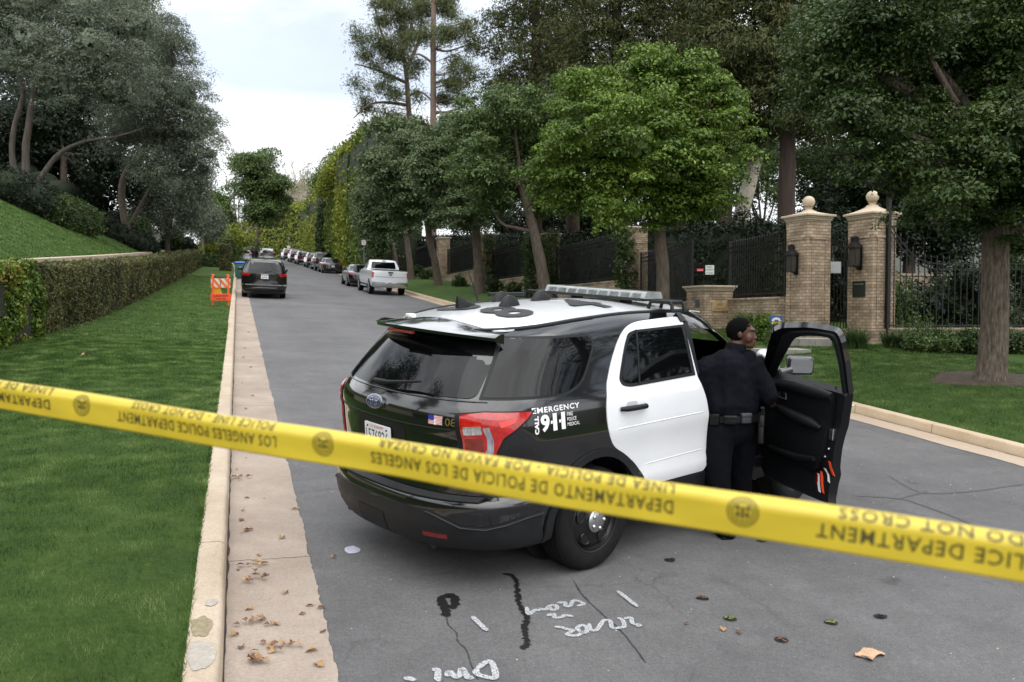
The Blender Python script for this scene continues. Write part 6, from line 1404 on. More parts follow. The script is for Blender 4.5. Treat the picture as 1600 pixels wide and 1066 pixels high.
# ---------------------------------------------------------------- vegetation
FAR_=[]
def unit(g,n): v=g.normal(size=(n,3)); return v/np.linalg.norm(v,axis=1,keepdims=True)
def leafquads(c,nrm,size,g,asp=.5,droop=0):
    """c (N,3) centres, nrm (N,3) face normals; one rhombus leaf each"""
    n=len(c); t=unit(g,n); t[:,2]-=droop; t-=nrm*(t*nrm).sum(1,keepdims=True); t/=np.linalg.norm(t,axis=1,keepdims=True)+1e-9
    b=np.cross(nrm,t); s=size[:,None]; fold=nrm*s*.12
    V=np.empty((n,4,3)); V[:,0]=c-t*s*.5; V[:,1]=c+b*s*asp*.5+fold-t*s*.05; V[:,2]=c+t*s*.5; V[:,3]=c-b*s*asp*.5+fold-t*s*.05
    return V
def leafcloud(name,lobes,n,size,m_,parent=None,clump=.35,per=26,asp=.5,seed=0,inner=.18,up=.35,flat=1.,droop=0,core=True,shell=(.72,1.04),squash=1,bump=.22,dome=0):
    """lobes: (centre Vector, (rx,ry,rz))"""
    g=np.random.default_rng(seed); out=[]
    A=np.array([(r[0]*r[1]*r[2])**(2/3) for _,r in lobes]); A/=A.sum()
    for (c,r),a in zip(lobes,A):
        k=max(3,int(n*a/per)); u=unit(g,k); rr=g.uniform(*shell,k)[:,None]
        # uneven outline: noise on radius per direction
        bumps=np.array([NZ.noise(Vector(tuple(q*2.3))+Vector((seed*3.1,c[0],c[2]))) for q in u])[:,None]
        cc=np.array(c)+u*np.array(r)*(rr+bump*bumps); ni=int(k*inner)
        if ni: cc[:ni]=np.array(c)+u[:ni]*np.array(r)*g.uniform(.25,.7,ni)[:,None]
        cs=clump*g.uniform(.6,1.35,k)[:,None]
        if dome:
            d3=g.normal(size=(k,per,3)); d3/=np.linalg.norm(d3,axis=2,keepdims=True); d3[:,:,2]=np.where(d3[:,:,2]<-.25,-d3[:,:,2],d3[:,:,2])
            R2=dome*g.uniform(.55,1.3,k)[:,None,None]; lum=1+.22*np.sin(d3[:,:,:1]*5+g.uniform(0,6,k)[:,None,None])*np.cos(d3[:,:,1:2]*6)
            pts=cc[:,None,:]+d3*R2*lum*g.uniform(.72,1.05,(k,per,1))*np.array([1,1,.62])
            nn=d3*.75+g.normal(size=(k,per,3))*.42+np.array([0,0,up]); nn/=np.linalg.norm(nn,axis=2,keepdims=True)
            sz=size*g.uniform(.65,1.3,k*per); out.append(leafquads(pts.reshape(-1,3),nn.reshape(-1,3),sz,g,asp,droop)); 
            if core:
                kc=int(n*a*.09)+40; u2=unit(g,kc); c3=np.array(c)+u2*np.array(r)*g.uniform(.20,.48,kc)[:,None]; out.append(leafquads(c3,u2*.8+unit(g,kc)*.3,np.full(kc,min(r)*.22),g,.9))
            continue
        pts=cc[:,None,:]+g.normal(size=(k,per,3))*cs[:,None,:]*np.array([1,1,flat])*.55
        nn=u[:,None,:]*.6+g.normal(size=(k,per,3))*.55+np.array([0,0,up]); nn/=np.linalg.norm(nn,axis=2,keepdims=True)
        sz=size*g.uniform(.65,1.3,k*per)
        out.append(leafquads(pts.reshape(-1,3),nn.reshape(-1,3),sz,g,asp,droop))
        if core:
            kc=int(n*a*.09)+40; u2=unit(g,kc); c3=np.array(c)+u2*np.array(r)*g.uniform(.30,.56,kc)[:,None]; out.append(leafquads(c3,u2*.8+unit(g,kc)*.3,np.full(kc,min(r)*.26),g,.9))
    V=np.concatenate(out).reshape(-1,3)
    if parent is not None: V=V-np.array(parent.location)
    me=rawmesh(name,V,np.arange(len(V)).reshape(-1,4),4); return link(name,me,parent,m_)
def lobepx(L_,d,dj=0,seed=0,depth=1.0):
    g=random.Random(seed); out=[]
    for q in L_:
        px,py,r=q[:3]; dd=d+(q[3] if len(q)>3 else g.uniform(-dj,dj)); c=at(px,py,dd); k=r*dd/FPX; out.append((c,(k,k*depth,k*.92)))
    return out
def fill_lobes(c,r,n,seed,rs=.45):
    g=random.Random(seed); out=[]
    for i in range(n):
        v=Vector((g.gauss(0,1),g.gauss(0,1),g.gauss(0,1))).normalized(); k=.62; q=g.uniform(rs*.7,rs*1.2)
        out.append((Vector(c)+Vector((v.x*r[0]*k,v.y*r[1]*k,v.z*r[2]*k)),(r[0]*q,r[1]*q,r[2]*q)))
    return out
def bark(name,c1,c2,vs=8,st=(1,1,.25)):
    m=mat(name,c1,.9,col2=c2,vscale=vs,stretch=st,bump=1,bscale=vs*4,detail=7); return m
K_br=bark('grey_brown_bark',(.045,.035,.026),(.14,.11,.082),14); K_oak=bark('furrowed_bark',(.032,.024,.018),(.20,.158,.118),26,(1,1,.22)); K_red=bark('redwood_bark',(.022,.014,.010),(.065,.040,.030),10,(1,1,.08)); K_pale=bark('pale_bark',(.30,.26,.21),(.46,.41,.34)); K_olv=bark('olive_bark',(.045,.037,.03),(.11,.09,.072)); K_pine=bark('pine_bark',(.11,.075,.055),(.21,.145,.11))
V_lime=leafmat('bright_green_leaves',[(.045,.085,.010),(.095,.160,.020),(.16,.25,.034),(.26,.35,.065)],rough=.45)
V_mid=leafmat('mid_green_leaves',[(.042,.075,.020),(.078,.125,.032),(.125,.185,.050),(.19,.26,.09)],rough=.42)
V_hlim=leafmat('tall_hedge_leaves',[(.08,.12,.02),(.14,.20,.03),(.20,.27,.045),(.28,.34,.08)],rough=.45)
V_grn=leafmat('greyish_green_leaves',[(.060,.090,.034),(.095,.135,.055),(.14,.19,.08),(.20,.26,.12)],rough=.45)
V_dark=leafmat('dark_green_leaves',[(.022,.042,.010),(.042,.074,.017),(.072,.115,.027),(.12,.175,.052)],rough=.42)
V_vdk=leafmat('shade_dark_leaves',[(.006,.013,.005),(.011,.022,.007),(.018,.034,.010)],rough=.5)  # tree shade is put into this near-black leaf colour
V_redw=leafmat('redwood_needles',[(.034,.046,.013),(.066,.082,.022),(.105,.115,.034),(.14,.11,.042)],rough=.6,transl=.2)
V_olive=leafmat('olive_leaves',[(.085,.105,.066),(.145,.17,.115),(.215,.245,.175),(.31,.345,.27)],rough=.55)
V_pine=leafmat('pine_needles',[(.075,.090,.035),(.115,.135,.055),(.16,.18,.08)],rough=.6)
V_yel=leafmat('yellow_green_leaves',[(.12,.16,.018),(.22,.27,.03),(.32,.35,.05),(.42,.40,.08)],rough=.5)
V_hedge=leafmat('clipped_hedge_leaves',[(.045,.046,.018),(.085,.088,.030),(.13,.135,.045),(.21,.19,.07)],rough=.55)
V_pho=leafmat('red_tipped_leaves',[(.035,.075,.008),(.085,.15,.015),(.16,.22,.03),(.22,.20,.03),(.22,.09,.03)],rough=.45)
V_bare=leafmat('sparse_autumn_leaves',[(.20,.19,.09),(.28,.27,.12),(.26,.30,.10)],rough=.7)
def trunkpts(L_,d,off=None): 
    out=[]
    for i,q in enumerate(L_):
        px,py=q[:2]; dd=d+(q[3] if len(q)>3 else 0); out.append(at(px,py,dd))
    return out
def smoothpath(P,n=5):
    Q=[]
    for i in range(len(P)-1):
        for k in range(n):
            t=k/n; p0=P[max(i-1,0)];p1=P[i];p2=P[i+1];p3=P[min(i+2,len(P)-1)]
            Q.append(.5*((2*p1)+(p2-p0)*t+(2*p0-5*p1+4*p2-p3)*t*t+(3*p1-p0-3*p2+p3)*t**3))
    return Q+[P[-1]]
def limb(mb,P,r0,r1,seed=0,n=10,wob=.04,flare=0):
    Q=smoothpath(P,6); N_=len(Q); rad=[r0+(r1-r0)*(i/(N_-1))**.8 for i in range(N_)]
    if flare: rad=[r*(1+flare*math.exp(-i/1.6)) for i,r in enumerate(rad)]
    k=len(mb.v); mb.tube(Q,rad,n)
    for i in range(k,len(mb.v)):
        v=Vector(mb.v[i]); q=Q[min(N_-1,(i-k)//n)]; d=v-q; mb.v[i]=tuple(q+d*(1+wob*3*NZ.noise(v*2.2+Vector((seed,0,0)))))
def branches(mb,base,lobes,r,seed,n=2,top=None,stem=None):
    g=random.Random(seed); base0=base
    for c,rr in lobes:
        c=Vector(c)
        if stem:
            base=min(stem,key=lambda p:abs(p.z-(c.z-.28*math.hypot(c.x-p.x,c.y-p.y))))
        mid=base.lerp(c,.5)+Vector((g.uniform(-.3,.3),g.uniform(-.3,.3),g.uniform(-.1,.35)))*rr[0]*.5
        limb(mb,[base,mid,c+Vector((0,0,rr[2]*.15))],r,r*.25,seed,6)
        for k in range(n):
            e=c+Vector((g.gauss(0,1)*rr[0],g.gauss(0,1)*rr[1],g.uniform(0,1)*rr[2]))*.6; limb(mb,[mid.lerp(c,g.uniform(.2,.9)),c.lerp(e,.4),e],r*.4,r*.1,seed+k,5)
def tree(name,label,tp,d,r0,r1,lobes,n,size,leaf,barkm,group=None,cat='tree',seed=0,clump=.35,flare=.25,extra=None,spine=False,**kw):
    b=at(tp[0][0],tp[0][1],d); x,y=b.x,b.y; zg=G(x,y); root=empty(name,(x,y,zg)); tag(root,label,cat,group)
    P=[Vector((x,y,min(zg,b.z)-.25))]+trunkpts(tp[1:],d); P=[p-root.location for p in P]
    mb=MB(); limb(mb,P,r0,r1,seed,14,flare=flare)
    lb=[(c-root.location,r) for c,r in lobes]; branches(mb,P[-1],lb,r1*(.6 if not spine else .14),seed,n=(0 if spine else 2),stem=(smoothpath(P,6) if spine else None))
    if extra:
        for e in extra: limb(mb,[p-root.location for p in trunkpts(e[0],d)],e[1],e[2],seed,8)
    mb.build('trunk',barkm,root,smooth=70,recalc=False)
    leafcloud('crown',lobes,n,size,leaf,root,clump=clump,seed=seed,**kw)
    return root
GS='street trees along the right verge'
tree('street_tree','bright green round crowned street tree in front of the tall conifers',[(1036,493),(1036,440),(1032,380),(1028,330),(1020,290)],24.8,.21,.15,
 lobepx([(925,215,80),(1060,190,95),(990,150,72),(1100,245,72),(865,265,45),(945,290,58),(1050,300,55),(1025,115,42),(1130,195,36),(1000,230,80,-1.3),(1120,150,30),(905,150,42),(1090,120,35),(1100,310,38),(960,325,42),(1035,335,40),(885,315,38),(1120,305,36),(845,285,34)],24.8,1.1,1),115000,.11,V_lime,K_br,GS,seed=1,dome=.50,per=190,shell=(.62,1.02),bump=.30)
tree('street_tree','mid green street tree with the leaning trunk and a pale broken limb',[(858,472),(848,430),(836,370),(826,330),(815,290)],34.5,.27,.18,
 lobepx([(775,205,60),(835,225,62),(800,170,40),(745,260,50),(810,285,55),(855,300,48),(730,215,32),(875,200,40),(770,300,40)],34.5,1.4,2),80000,.125,V_mid,K_br,GS,seed=2,dome=.58,per=170,shell=(.62,1.02),bump=.30,extra=[([(832,362),(805,356),(785,350),(772,330),(770,318)],.09,.03)])
tree('street_tree','mid green street tree fourth from the right with an upright trunk',[(749,460),(748,420),(745,380),(742,340),(735,300)],43.7,.30,.2,
 lobepx([(700,240,46),(735,290,44),(690,290,42),(755,325,34),(715,205,32),(665,260,30),(720,335,36),(760,250,35)],43.7,1.6,3),52000,.16,V_grn,K_br,GS,seed=3,dome=.66,per=140,shell=(.62,1.02),bump=.3)
tree('street_tree','dark green street tree with a slim curved trunk beside the sunlit pillar',[(686,443),(680,410),(672,380),(668,350),(662,320)],52.8,.26,.18,
 lobepx([(640,265,38),(665,305,36),(618,300,36),(645,235,26),(600,262,28),(685,330,30),(640,330,32)],52.8,1.8,4),40000,.19,V_grn,K_br,GS,seed=4,dome=.7,per=120,bump=.3)
tree('street_tree','dark green street tree right above the white pickup',[(643,440),(640,410),(636,380),(630,345)],61,.26,.18,
 lobepx([(598,290,34),(612,330,32),(580,320,28),(600,260,24),(630,350,26),(590,350,26)],61,1.8,5),30000,.21,V_grn,K_br,GS,seed=5,dome=.75,per=110,bump=.3)
tree('street_tree','farthest street tree of the right verge, against the tall hedge',[(622,433),(618,410),(612,380),(605,350)],68,.26,.18,
 lobepx([(582,310,24),(584,345,24),(592,375,20),(572,340,16)],68,1.8,6),18000,.24,V_grn,K_br,GS,seed=6,clump=.6)
# the big tree at the right edge
tree('big_tree','big spreading tree at the right edge with a flared furrowed trunk in bare earth',[(1546,598),(1553,520),(1555,420),(1556,330),(1550,260)],14.75,.245,.20,
 lobepx([(1330,90,90),(1420,40,95),(1510,120,85),(1350,190,62),(1290,150,52),(1450,210,62),(1560,230,75),(1600,100,90),(1400,130,80,1.5),(1480,300,42),(1560,330,55),(1640,300,70),(1410,250,40),(1520,20,100),(1300,40,55),(1340,270,26),(1650,200,90),(1590,380,38),(1440,330,34),(1500,355,30),(1400,300,30)],14.75,1.5,7),170000,.078,V_dark,K_oak,seed=7,dome=.42,per=200,shell=(.55,1.02),flare=.8,bump=.3,
 extra=[([(1553,260),(1520,180),(1470,110),(1430,60)],.13,.02),([(1556,300),(1500,230),(1430,190),(1380,170)],.10,.015),([(1556,380),(1600,350),(1660,330)],.10,.05),([(1553,260),(1580,150),(1600,60)],.14,.06)])
# surface roots of the big tree
# tall conifers behind the fence
def conifer(px,d,r,y_top,y_bot,wd,label,seed,n=36000,py0=430,leaf=V_redw,size=.2):
    b=at(px,py0,d); x,y=b.x,b.y; zg=G(x,y); root=empty('tall_conifer',(x,y,zg)); tag(root,label,'tree','tall conifers behind the iron fence')
    zt=zpx(px,y_top,d); zb=zpx(px,y_bot,d); mb=MB(); limb(mb,[Vector((0,0,-.3)),Vector((0,0,(zt-zg)*.35)),Vector((.1,0,(zt-zg)*.7)),Vector((0,0,zt-zg))],r,r*.25,seed,14,flare=.3); g=random.Random(seed)
    lobes=[]
    N_=int((zt-zb)/.62)
    for i in range(N_):
        t=i/N_; z=zb+(zt-zb)*t; w_=wd*(1-.55*t)*g.uniform(.7,1.15); a=g.uniform(0,6.28)
        for k in range(3):
            aa=a+k*2.1+g.uniform(-.4,.4); c=Vector((x+math.cos(aa)*w_*.62,y+math.sin(aa)*w_*.62,z-.15*w_)); lobes.append((c,(w_*.52,w_*.52,.55)))
            limb(mb,[Vector((0,0,z-zg)),Vector((math.cos(aa)*w_*.5,math.sin(aa)*w_*.5,z-zg+.05)),Vector((math.cos(aa)*w_,math.sin(aa)*w_,z-zg-.35*w_*.5))],.06,.015,seed+i,5)
    mb.build('trunk',K_red,root,smooth=70,recalc=False)
    leafcloud('crown',lobes,n,size,leaf,root,clump=.34,per=20,asp=.26,seed=seed,inner=.15,flat=.5,droop=.9,core=True); return root
conifer(1228,31.5,.43,-160,180,3.0,'tall conifer with a thick dark trunk rising behind the left gate pillar',21,n=34000)
conifer(1131,33.5,.42,-160,150,3.4,'tall conifer with a dark trunk right of the bright street tree',22)
conifer(960,40,.5,-140,210,4.6,'tall brownish conifer straight behind the bright street tree',23,n=46000)
conifer(835,44,.5,-120,240,4.3,'tall conifer at the left end of the conifer group, against the sky',24,n=46000)
conifer(1060,38,.5,-200,160,4.2,'tall conifer between the trunk and the bright street tree',25,n=36000)
conifer(895,50,.5,-190,160,4.8,'rearmost conifer above the mid green street tree',26,n=30000)
conifer(1340,38,.4,-120,240,4.2,'tall conifer far behind the right gate pillar',27,n=26000,leaf=V_dark)
# pines
def pine(tp,d,r0,r1,lob,label,seed,n,extra):
    g=random.Random(seed); big=lob; lob=[]
    for c,r in big:
        for k in range(5): lob.append((Vector(c)+Vector((g.uniform(-1,1)*r[0],g.uniform(-1,1)*r[1],g.uniform(-1,1)*r[2]))*.95,(r[0]*.42,r[1]*.42,r[2]*.40)))
    return tree('pine_tree',label,tp,d,r0,r1,lob,n,.42,V_pine,K_pine,'two pines on the skyline',seed=seed,spine=True,clump=.95,per=16,asp=.17,flat=.7,inner=.1,core=False,flare=.1,extra=extra,shell=(.3,1.0))
pine([(641,430),(641,300),(640,200),(636,130),(632,90)],88,.36,.22,lobepx([(600,60,17),(575,95,14),(590,20,18),(630,30,20),(620,90,17),(565,60,12),(600,130,14),(580,165,12),(610,180,13),(570,205,11),(640,60,14),(650,110,12),(655,0,18),(610,-10,18),(560,130,9),(590,215,10),(615,150,9),(650,150,9),(640,185,8)],88,2.5,31,),'open crowned pine with long side branches, left of the pair on the skyline',31,30000,
 [([(641,205),(610,190),(570,200),(540,212)],.22,.05),([(640,165),(600,160),(575,165),(552,185)],.22,.05),([(638,150),(660,145),(690,175)],.16,.05),([(636,130),(590,110),(555,100)],.2,.05),([(634,110),(655,60),(660,0)],.25,.08),([(632,95),(600,60),(585,10)],.25,.06)])
pine([(677,420),(677,300),(677,180),(677,60),(678,-40)],84,.36,.26,lobepx([(700,60,14),(715,100,11),(705,130,13),(690,150,10),(655,60,12),(700,20,14),(725,40,10),(740,70,8),(660,20,12),(720,160,8),(700,-10,14),(735,110,7)],84,2.5,32),'straight tall pine with a bare reddish trunk, right of the pair on the skyline',32,19000,
 [([(677,75),(700,80),(735,68)],.18,.05),([(677,130),(705,125),(735,130)],.16,.05),([(677,175),(700,175),(730,165)],.2,.05),([(677,45),(710,40),(745,28)],.16,.05),([(677,100),(655,85),(640,92)],.16,.05)])
# left bank: olives and dark evergreens
GO='trees on the left bank'
tree('olive_tree','three stemmed grey olive tree at the far left above the shrubs',[(44,300),(40,240),(46,190),(54,140),(60,110)],42,.20,.13,
 lobepx([(60,70,75),(150,80,72),(95,130,50),(20,95,55),(120,15,78),(-10,20,80),(205,40,62),(180,140,50),(50,0,70),(-20,130,40)],42,2.2,41),100000,.13,V_olive,K_olv,GO,seed=41,dome=.75,asp=.3,bump=.35,per=170,extra=[([(38,300),(20,255),(22,200),(36,150),(28,120)],.17,.10),([(50,300),(88,245),(130,222),(180,214),(225,200)],.17,.02)])
tree('olive_tree','large olive tree whose grey crown hangs over the left bank towards the street',[(205,352),(190,310),(200,265),(235,225),(250,190)],50,.24,.16,
 lobepx([(245,95,56),(225,160,55),(285,150,44),(305,205,38),(265,215,46),(195,205,45),(328,195,20),(330,240,20),(290,250,34),(240,265,34),(270,60,26),(318,265,20)],50,2.5,42),95000,.145,V_olive,K_br,GO,seed=42,dome=.8,asp=.3,bump=.4,per=140,extra=[([(207,345),(240,290),(285,270),(300,262)],.13,.02)])
tree('dark_evergreen','evergreen behind the olive stems with shade put into its leaf colour',[(100,330),(100,280),(100,240)],58,.3,.2,
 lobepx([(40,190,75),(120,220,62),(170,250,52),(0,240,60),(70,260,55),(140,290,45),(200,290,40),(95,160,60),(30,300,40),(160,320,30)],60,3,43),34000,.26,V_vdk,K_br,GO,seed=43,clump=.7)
tree('dark_evergreen','tall dark evergreen rising above the olives at the top left corner',[(150,330),(150,250),(160,150)],66,.4,.3,
 lobepx([(195,20,52),(150,-10,70),(60,-30,90),(225,60,36),(-20,-10,90),(215,130,42),(120,120,70),(230,210,40),(250,280,38)],66,3,44),34000,.28,V_dark,K_br,GO,seed=44,clump=.8)
tree('olive_tree','dim olive tree standing behind the round clipped shrubs',[(262,378),(262,350),(272,325),(285,300)],62,.2,.14,
 lobepx([(235,310,34),(275,300,34),(300,310,28),(255,345,26),(215,335,24),(310,280,26),(290,345,22)],62,2,45),30000,.18,V_olive,K_br,GO,seed=45,clump=.55,asp=.35)
tree('olive_tree','pale silver olive tree with a forked thin trunk beyond the bank lawn',[(318,392),(317,375),(316,360)],80,.13,.08,
 lobepx([(318,335,22),(332,345,18),(303,330,20),(322,358,16),(338,362,12),(300,352,14)],80,1.5,46),20000,.2,V_olive,K_pale,GO,seed=46,clump=.6,asp=.35)
tree('round_tree','small bright green tree behind the pale silver olive',[(342,392),(342,370)],98,.2,.1,lobepx([(345,325,16),(350,345,14),(335,312,12),(346,365,12)],98,1.5,47),9000,.3,V_lime,K_br,GO,seed=47,clump=.8)
tree('round_tree','dense dark green tree up the street beside the pale bare limbs',[(400,400),(402,375),(405,350)],112,.4,.25,
 lobepx([(412,290,30),(395,262,20),(425,315,22),(410,335,25),(380,252,12),(432,290,14),(415,250,14),(385,300,14)],98,2.5,48),34000,.28,V_mid,K_br,GO,seed=48,dome=1.3,per=130,bump=.3)
# pale limbed tree
b=at(375,404,104); zg=G(b.x,b.y); o=empty('pale_limbed_tree',(b.x,b.y,zg)); tag(o,'nearly leafless tree with pale fanning limbs left of the dense green tree','tree',GO); mb=MB()
LOC=Vector((b.x,b.y,zg))
def LP(*pts): return [at(x,y,104)-LOC for x,y in pts]
gg=random.Random(77); limb(mb,[Vector((0,0,-.3))]+LP((374,385),(373,365)),.45,.34,1,10)
for pts,r_ in ((((373,365),(366,320),(368,285),(371,250)),.28),(((374,368),(384,330),(380,300),(386,270)),.26),(((376,375),(392,355),(402,335),(398,315)),.30),(((372,360),(358,320),(362,290)),.2),(((384,330),(396,305),(402,290)),.14),(((366,320),(356,300),(352,280)),.1),(((376,372),(372,330),(376,285)),.16),(((380,378),(388,350),(390,300)),.16),(((378,382),(402,352),(410,330)),.14),(((372,350),(362,335),(357,312)),.1),(((396,352),(404,330),(404,312)),.09),(((368,300),(362,275),(364,255)),.09),(((384,300),(392,280),(394,262)),.09)): P_=LP(*pts); limb(mb,P_,r_*.62,r_*.16,2,7); [ (lambda q,e: limb(mb,[q,q.lerp(e,.5)+Vector((.2,0,.2)),e],.05,.02,3,4))(P_[-2].lerp(P_[-1],gg.random()),P_[-1]+Vector((gg.gauss(0,1.3),gg.gauss(0,1.3),gg.uniform(.3,2.6)))) for _ in range(5) ]
mb.build('limbs',K_pale,o,smooth=70,recalc=False); leafcloud('foliage',lobepx([(366,262,12),(375,300,10),(358,290,9),(385,395,10),(368,392,9),(395,385,10)],104,1,49),1700,.3,V_mid,o,clump=.8,seed=49,core=False)
# bare tree and autumn trees far behind
b=at(468,395,190); zg=G(b.x,b.y); o=empty('bare_tree',(b.x,b.y,zg)); tag(o,'bare twiggy tree on the skyline at the end of the street','tree','trees at the end of the street'); LOC=Vector((b.x,b.y,zg)); mb=MB(); g=random.Random(5)
def LQ(*pts): return [at(x,y,190)-LOC for x,y in pts]
limb(mb,LQ((470,395),(470,340),(470,300)),.7,.4,1,8)
for i in range(46):
    a=g.uniform(-1.25,1.25); x0,y0=470+g.uniform(-8,8),330-g.uniform(0,25); l=g.uniform(30,72); x1=x0+math.sin(a)*l*.7; y1=y0-math.cos(a)*l; 
    P=LQ((x0,y0),((x0+x1)/2+g.uniform(-4,4),(y0+y1)/2),(x1,y1)); limb(mb,P,.16,.04,i,4)
    for k in range(4):
        q=P[1].lerp(P[2],g.random()); limb(mb,[q,q+Vector((g.gauss(0,1.2),g.gauss(0,1.2),g.uniform(.5,2.2)))],.07,.03,k,3)
mb.build('limbs',K_pale,o,smooth=70,recalc=False); leafcloud('sparse_leaves',lobepx([(470,285,30),(450,300,20),(492,290,20)],190,3,50),1500,.35,V_bare,o,clump=1.4,seed=50,core=False)
tree('autumn_tree','olive yellow tree at the end of the street below the bare twigs',[(462,400),(462,370)],205,.5,.3,lobepx([(468,315,24),(448,325,18),(486,322,20),(440,340,14),(470,342,20),(492,345,14),(480,300,14),(455,300,12)],200,3,51),16000,.45,V_bare,K_br,'trees at the end of the street',seed=51,clump=1.1)
tree('dark_round_tree','dark tree at the end of the right hedge above the far cars',[(498,402),(498,385)],150,.5,.3,lobepx([(508,290,14),(500,330,10)],150,2,52),4000,.4,V_dark,K_br,'trees at the end of the street',seed=52,clump=1.0)
for i,(px,py,d,rr_,lf,lab) in enumerate(((340,400,86,1.6,0,'dark bushy shrub left of the pale limbed tree base'),(356,398,92,2.4,1,'broad dark shrub below the small bright tree'),(360,398,96,1.4,0,'dark climbing shrub round the foot of the pale limbed tree'),(325,398,84,1.3,1,'low yellow green shrub at the far end of the bank'),(345,372,97,2.5,0,'tall dark shrub behind the bank end'),(362,385,96,2.0,0,'dark shrub right behind the low clipped hedge'))): FAR_.append((px,py,d,rr_,lf,lab))
# ---- hedges: solid clipped bodies covered with leaves
def hedge(name,label,pts,h,th,n,size,leaf,corem,group=None,cat='hedge',wob=.12,seed=0,clump=.1,sizefar=None,hfun=None,rnd=.0,stuff=False):
    """pts: ground points of the street face, body extends to their left side; leaves on face, top and ends"""
    g=np.random.default_rng(seed); P=[Vector(p) for p in pts]; root=empty(name,(P[0].x,P[0].y,P[0].z)); tag(root,label,cat,group)
    Ls=[(P[i+1]-P[i]).length for i in range(len(P)-1)]; T=sum(Ls)
    def S_(u):
        u=max(0,min(T-1e-6,u)); i=0
        while u>Ls[i]: u-=Ls[i]; i+=1
        d=(P[i+1]-P[i])/Ls[i]; q=P[i]+d*u; nrm=Vector((d.y,-d.x,0)).normalized(); return q,nrm
    H=hfun or (lambda u:h)
    mb=MB(); k=max(6,int(T/1.2)); V=[]
    for i in range(k+1):
        q,nn=S_(T*i/k); z0=-.3; hh=H(T*i/k)*.93
        for a,z in ((-.06,z0),(-.06,hh*.9),(-.16,hh),(-th+.16,hh),(-th+.06,hh*.9),(-th+.06,z0)):
            w_=q+nn*a; V.append((w_.x-P[0].x,w_.y-P[0].y,q.z+z-P[0].z))
    F=[(i*6+j,i*6+(j+1)%6,(i+1)*6+(j+1)%6,(i+1)*6+j) for i in range(k) for j in range(6)]+[(0,1,2,3,4,5),tuple(k*6+j for j in range(6))]
    mb.add(V,F); mb.build('core',corem,root)
    ms=int(n); out_c=[];out_n=[];out_s=[]
    us=T*g.random(ms)**(1.0 if sizefar is None else 1.6); area=np.array([H(u) for u in (0,T*.5,T)]).mean()
    pt=g.random(ms)<(th/(th+area))
    for u,top in zip(us,pt):
        q,nn=S_(u); hh=H(u); sz=size if sizefar is None else size+(sizefar-size)*u/T
        lump=wob*NZ.noise(Vector((u*1.1,seed*5,0)))+wob*.6*NZ.noise(Vector((u*3.3,seed,2)))
        if top: a=-g.uniform(0,th); z=hh+lump+g.normal()*sz*.5; nv=Vector((0,0,1))
        else: z=g.uniform(0,1)*hh; lf=wob*NZ.noise(Vector((u*1.3,z*1.6,seed)))+wob*.5*NZ.noise(Vector((u*4,z*4,seed))); a=lf-.02+g.normal()*sz*.35-rnd*(z/hh)**4; nv=nn
        w_=q+nn*a; out_c.append((w_.x,w_.y,q.z+z)); out_n.append(tuple(nv)); out_s.append(sz)
    # ends
    c=np.array(out_c); nv=np.array(out_n)*.8+unit(g,len(c))*.75; nv/=np.linalg.norm(nv,axis=1,keepdims=True)
    for uu in (0,T):
        q,nn=S_(uu); ne=int(n*.04)+60; a=-g.random(ne)*th; z=g.random(ne)*H(uu); ec=np.stack([q.x+nn.x*a,q.y+nn.y*a,q.z+z],1)+g.normal(size=(ne,3))*size*.4
        c=np.concatenate([c,ec]); nv=np.concatenate([nv,unit(g,ne)]); out_s+= [size if uu==0 or sizefar is None else sizefar]*ne
    V=leafquads(c,nv,np.array(out_s)*g.uniform(.7,1.3,len(c)),g,.6).reshape(-1,3)-np.array(root.location)
    me=rawmesh('foliage',V,np.arange(len(V)).reshape(-1,4),4); link('foliage',me,root,leaf); return root
C_hedge=mat('hedge_core_brown',(.020,.020,.010),.95,var=.5,vscale=14,bump=1,bscale=40); C_dk=mat('hedge_core_dark',(.015,.024,.009),.95,var=.5,vscale=6,bump=1,bscale=20)
def gp(x,y): return Vector((x,y,G(x,y)))
lh=[(-3.93,19.3),(-3.8,21),(-3.54,24.1),(-3.42,32),(-3.35,41),(-3.3,55),(-3.2,70),(-3.1,80)]
hedge('clipped_hedge','long low clipped hedge between the lawn strip and the pale wall',[gp(*p) for p in lh],1.40,1.0,130000,.055,V_hedge,C_hedge,seed=1,sizefar=.13,wob=.13)
hedge('clipped_hedge','bright yellow green bush with red tips at the near end of the long hedge',[gp(-4.25,13.0),gp(-4.1,16.5),gp(-3.88,19.4)],1.50,1.3,30000,.075,V_pho,C_hedge,seed=2,wob=.22)
# dark clipped blocks at the far end of the strip
hedge('clipped_hedge','low dark hedge closing the far end of the lawn strip',[gp(-3.0,80.5),gp(-1.3,80.5)],.95,1.0,5000,.14,V_dark,C_dk,seed=3)
hedge('clipped_hedge','short upright clipped block hedge by the kerb behind the bin',[gp(-1.35,72),gp(-.55,72)],2.0,1.0,5000,.14,V_hedge,C_hedge,seed=4)
hedge('flowering_hedge','yellow leaved low hedge at the end of the bank lawn',[gp(-5.2,82),gp(-3.1,82)],1.6,1.5,4000,.16,V_yel,C_hedge,seed=5)
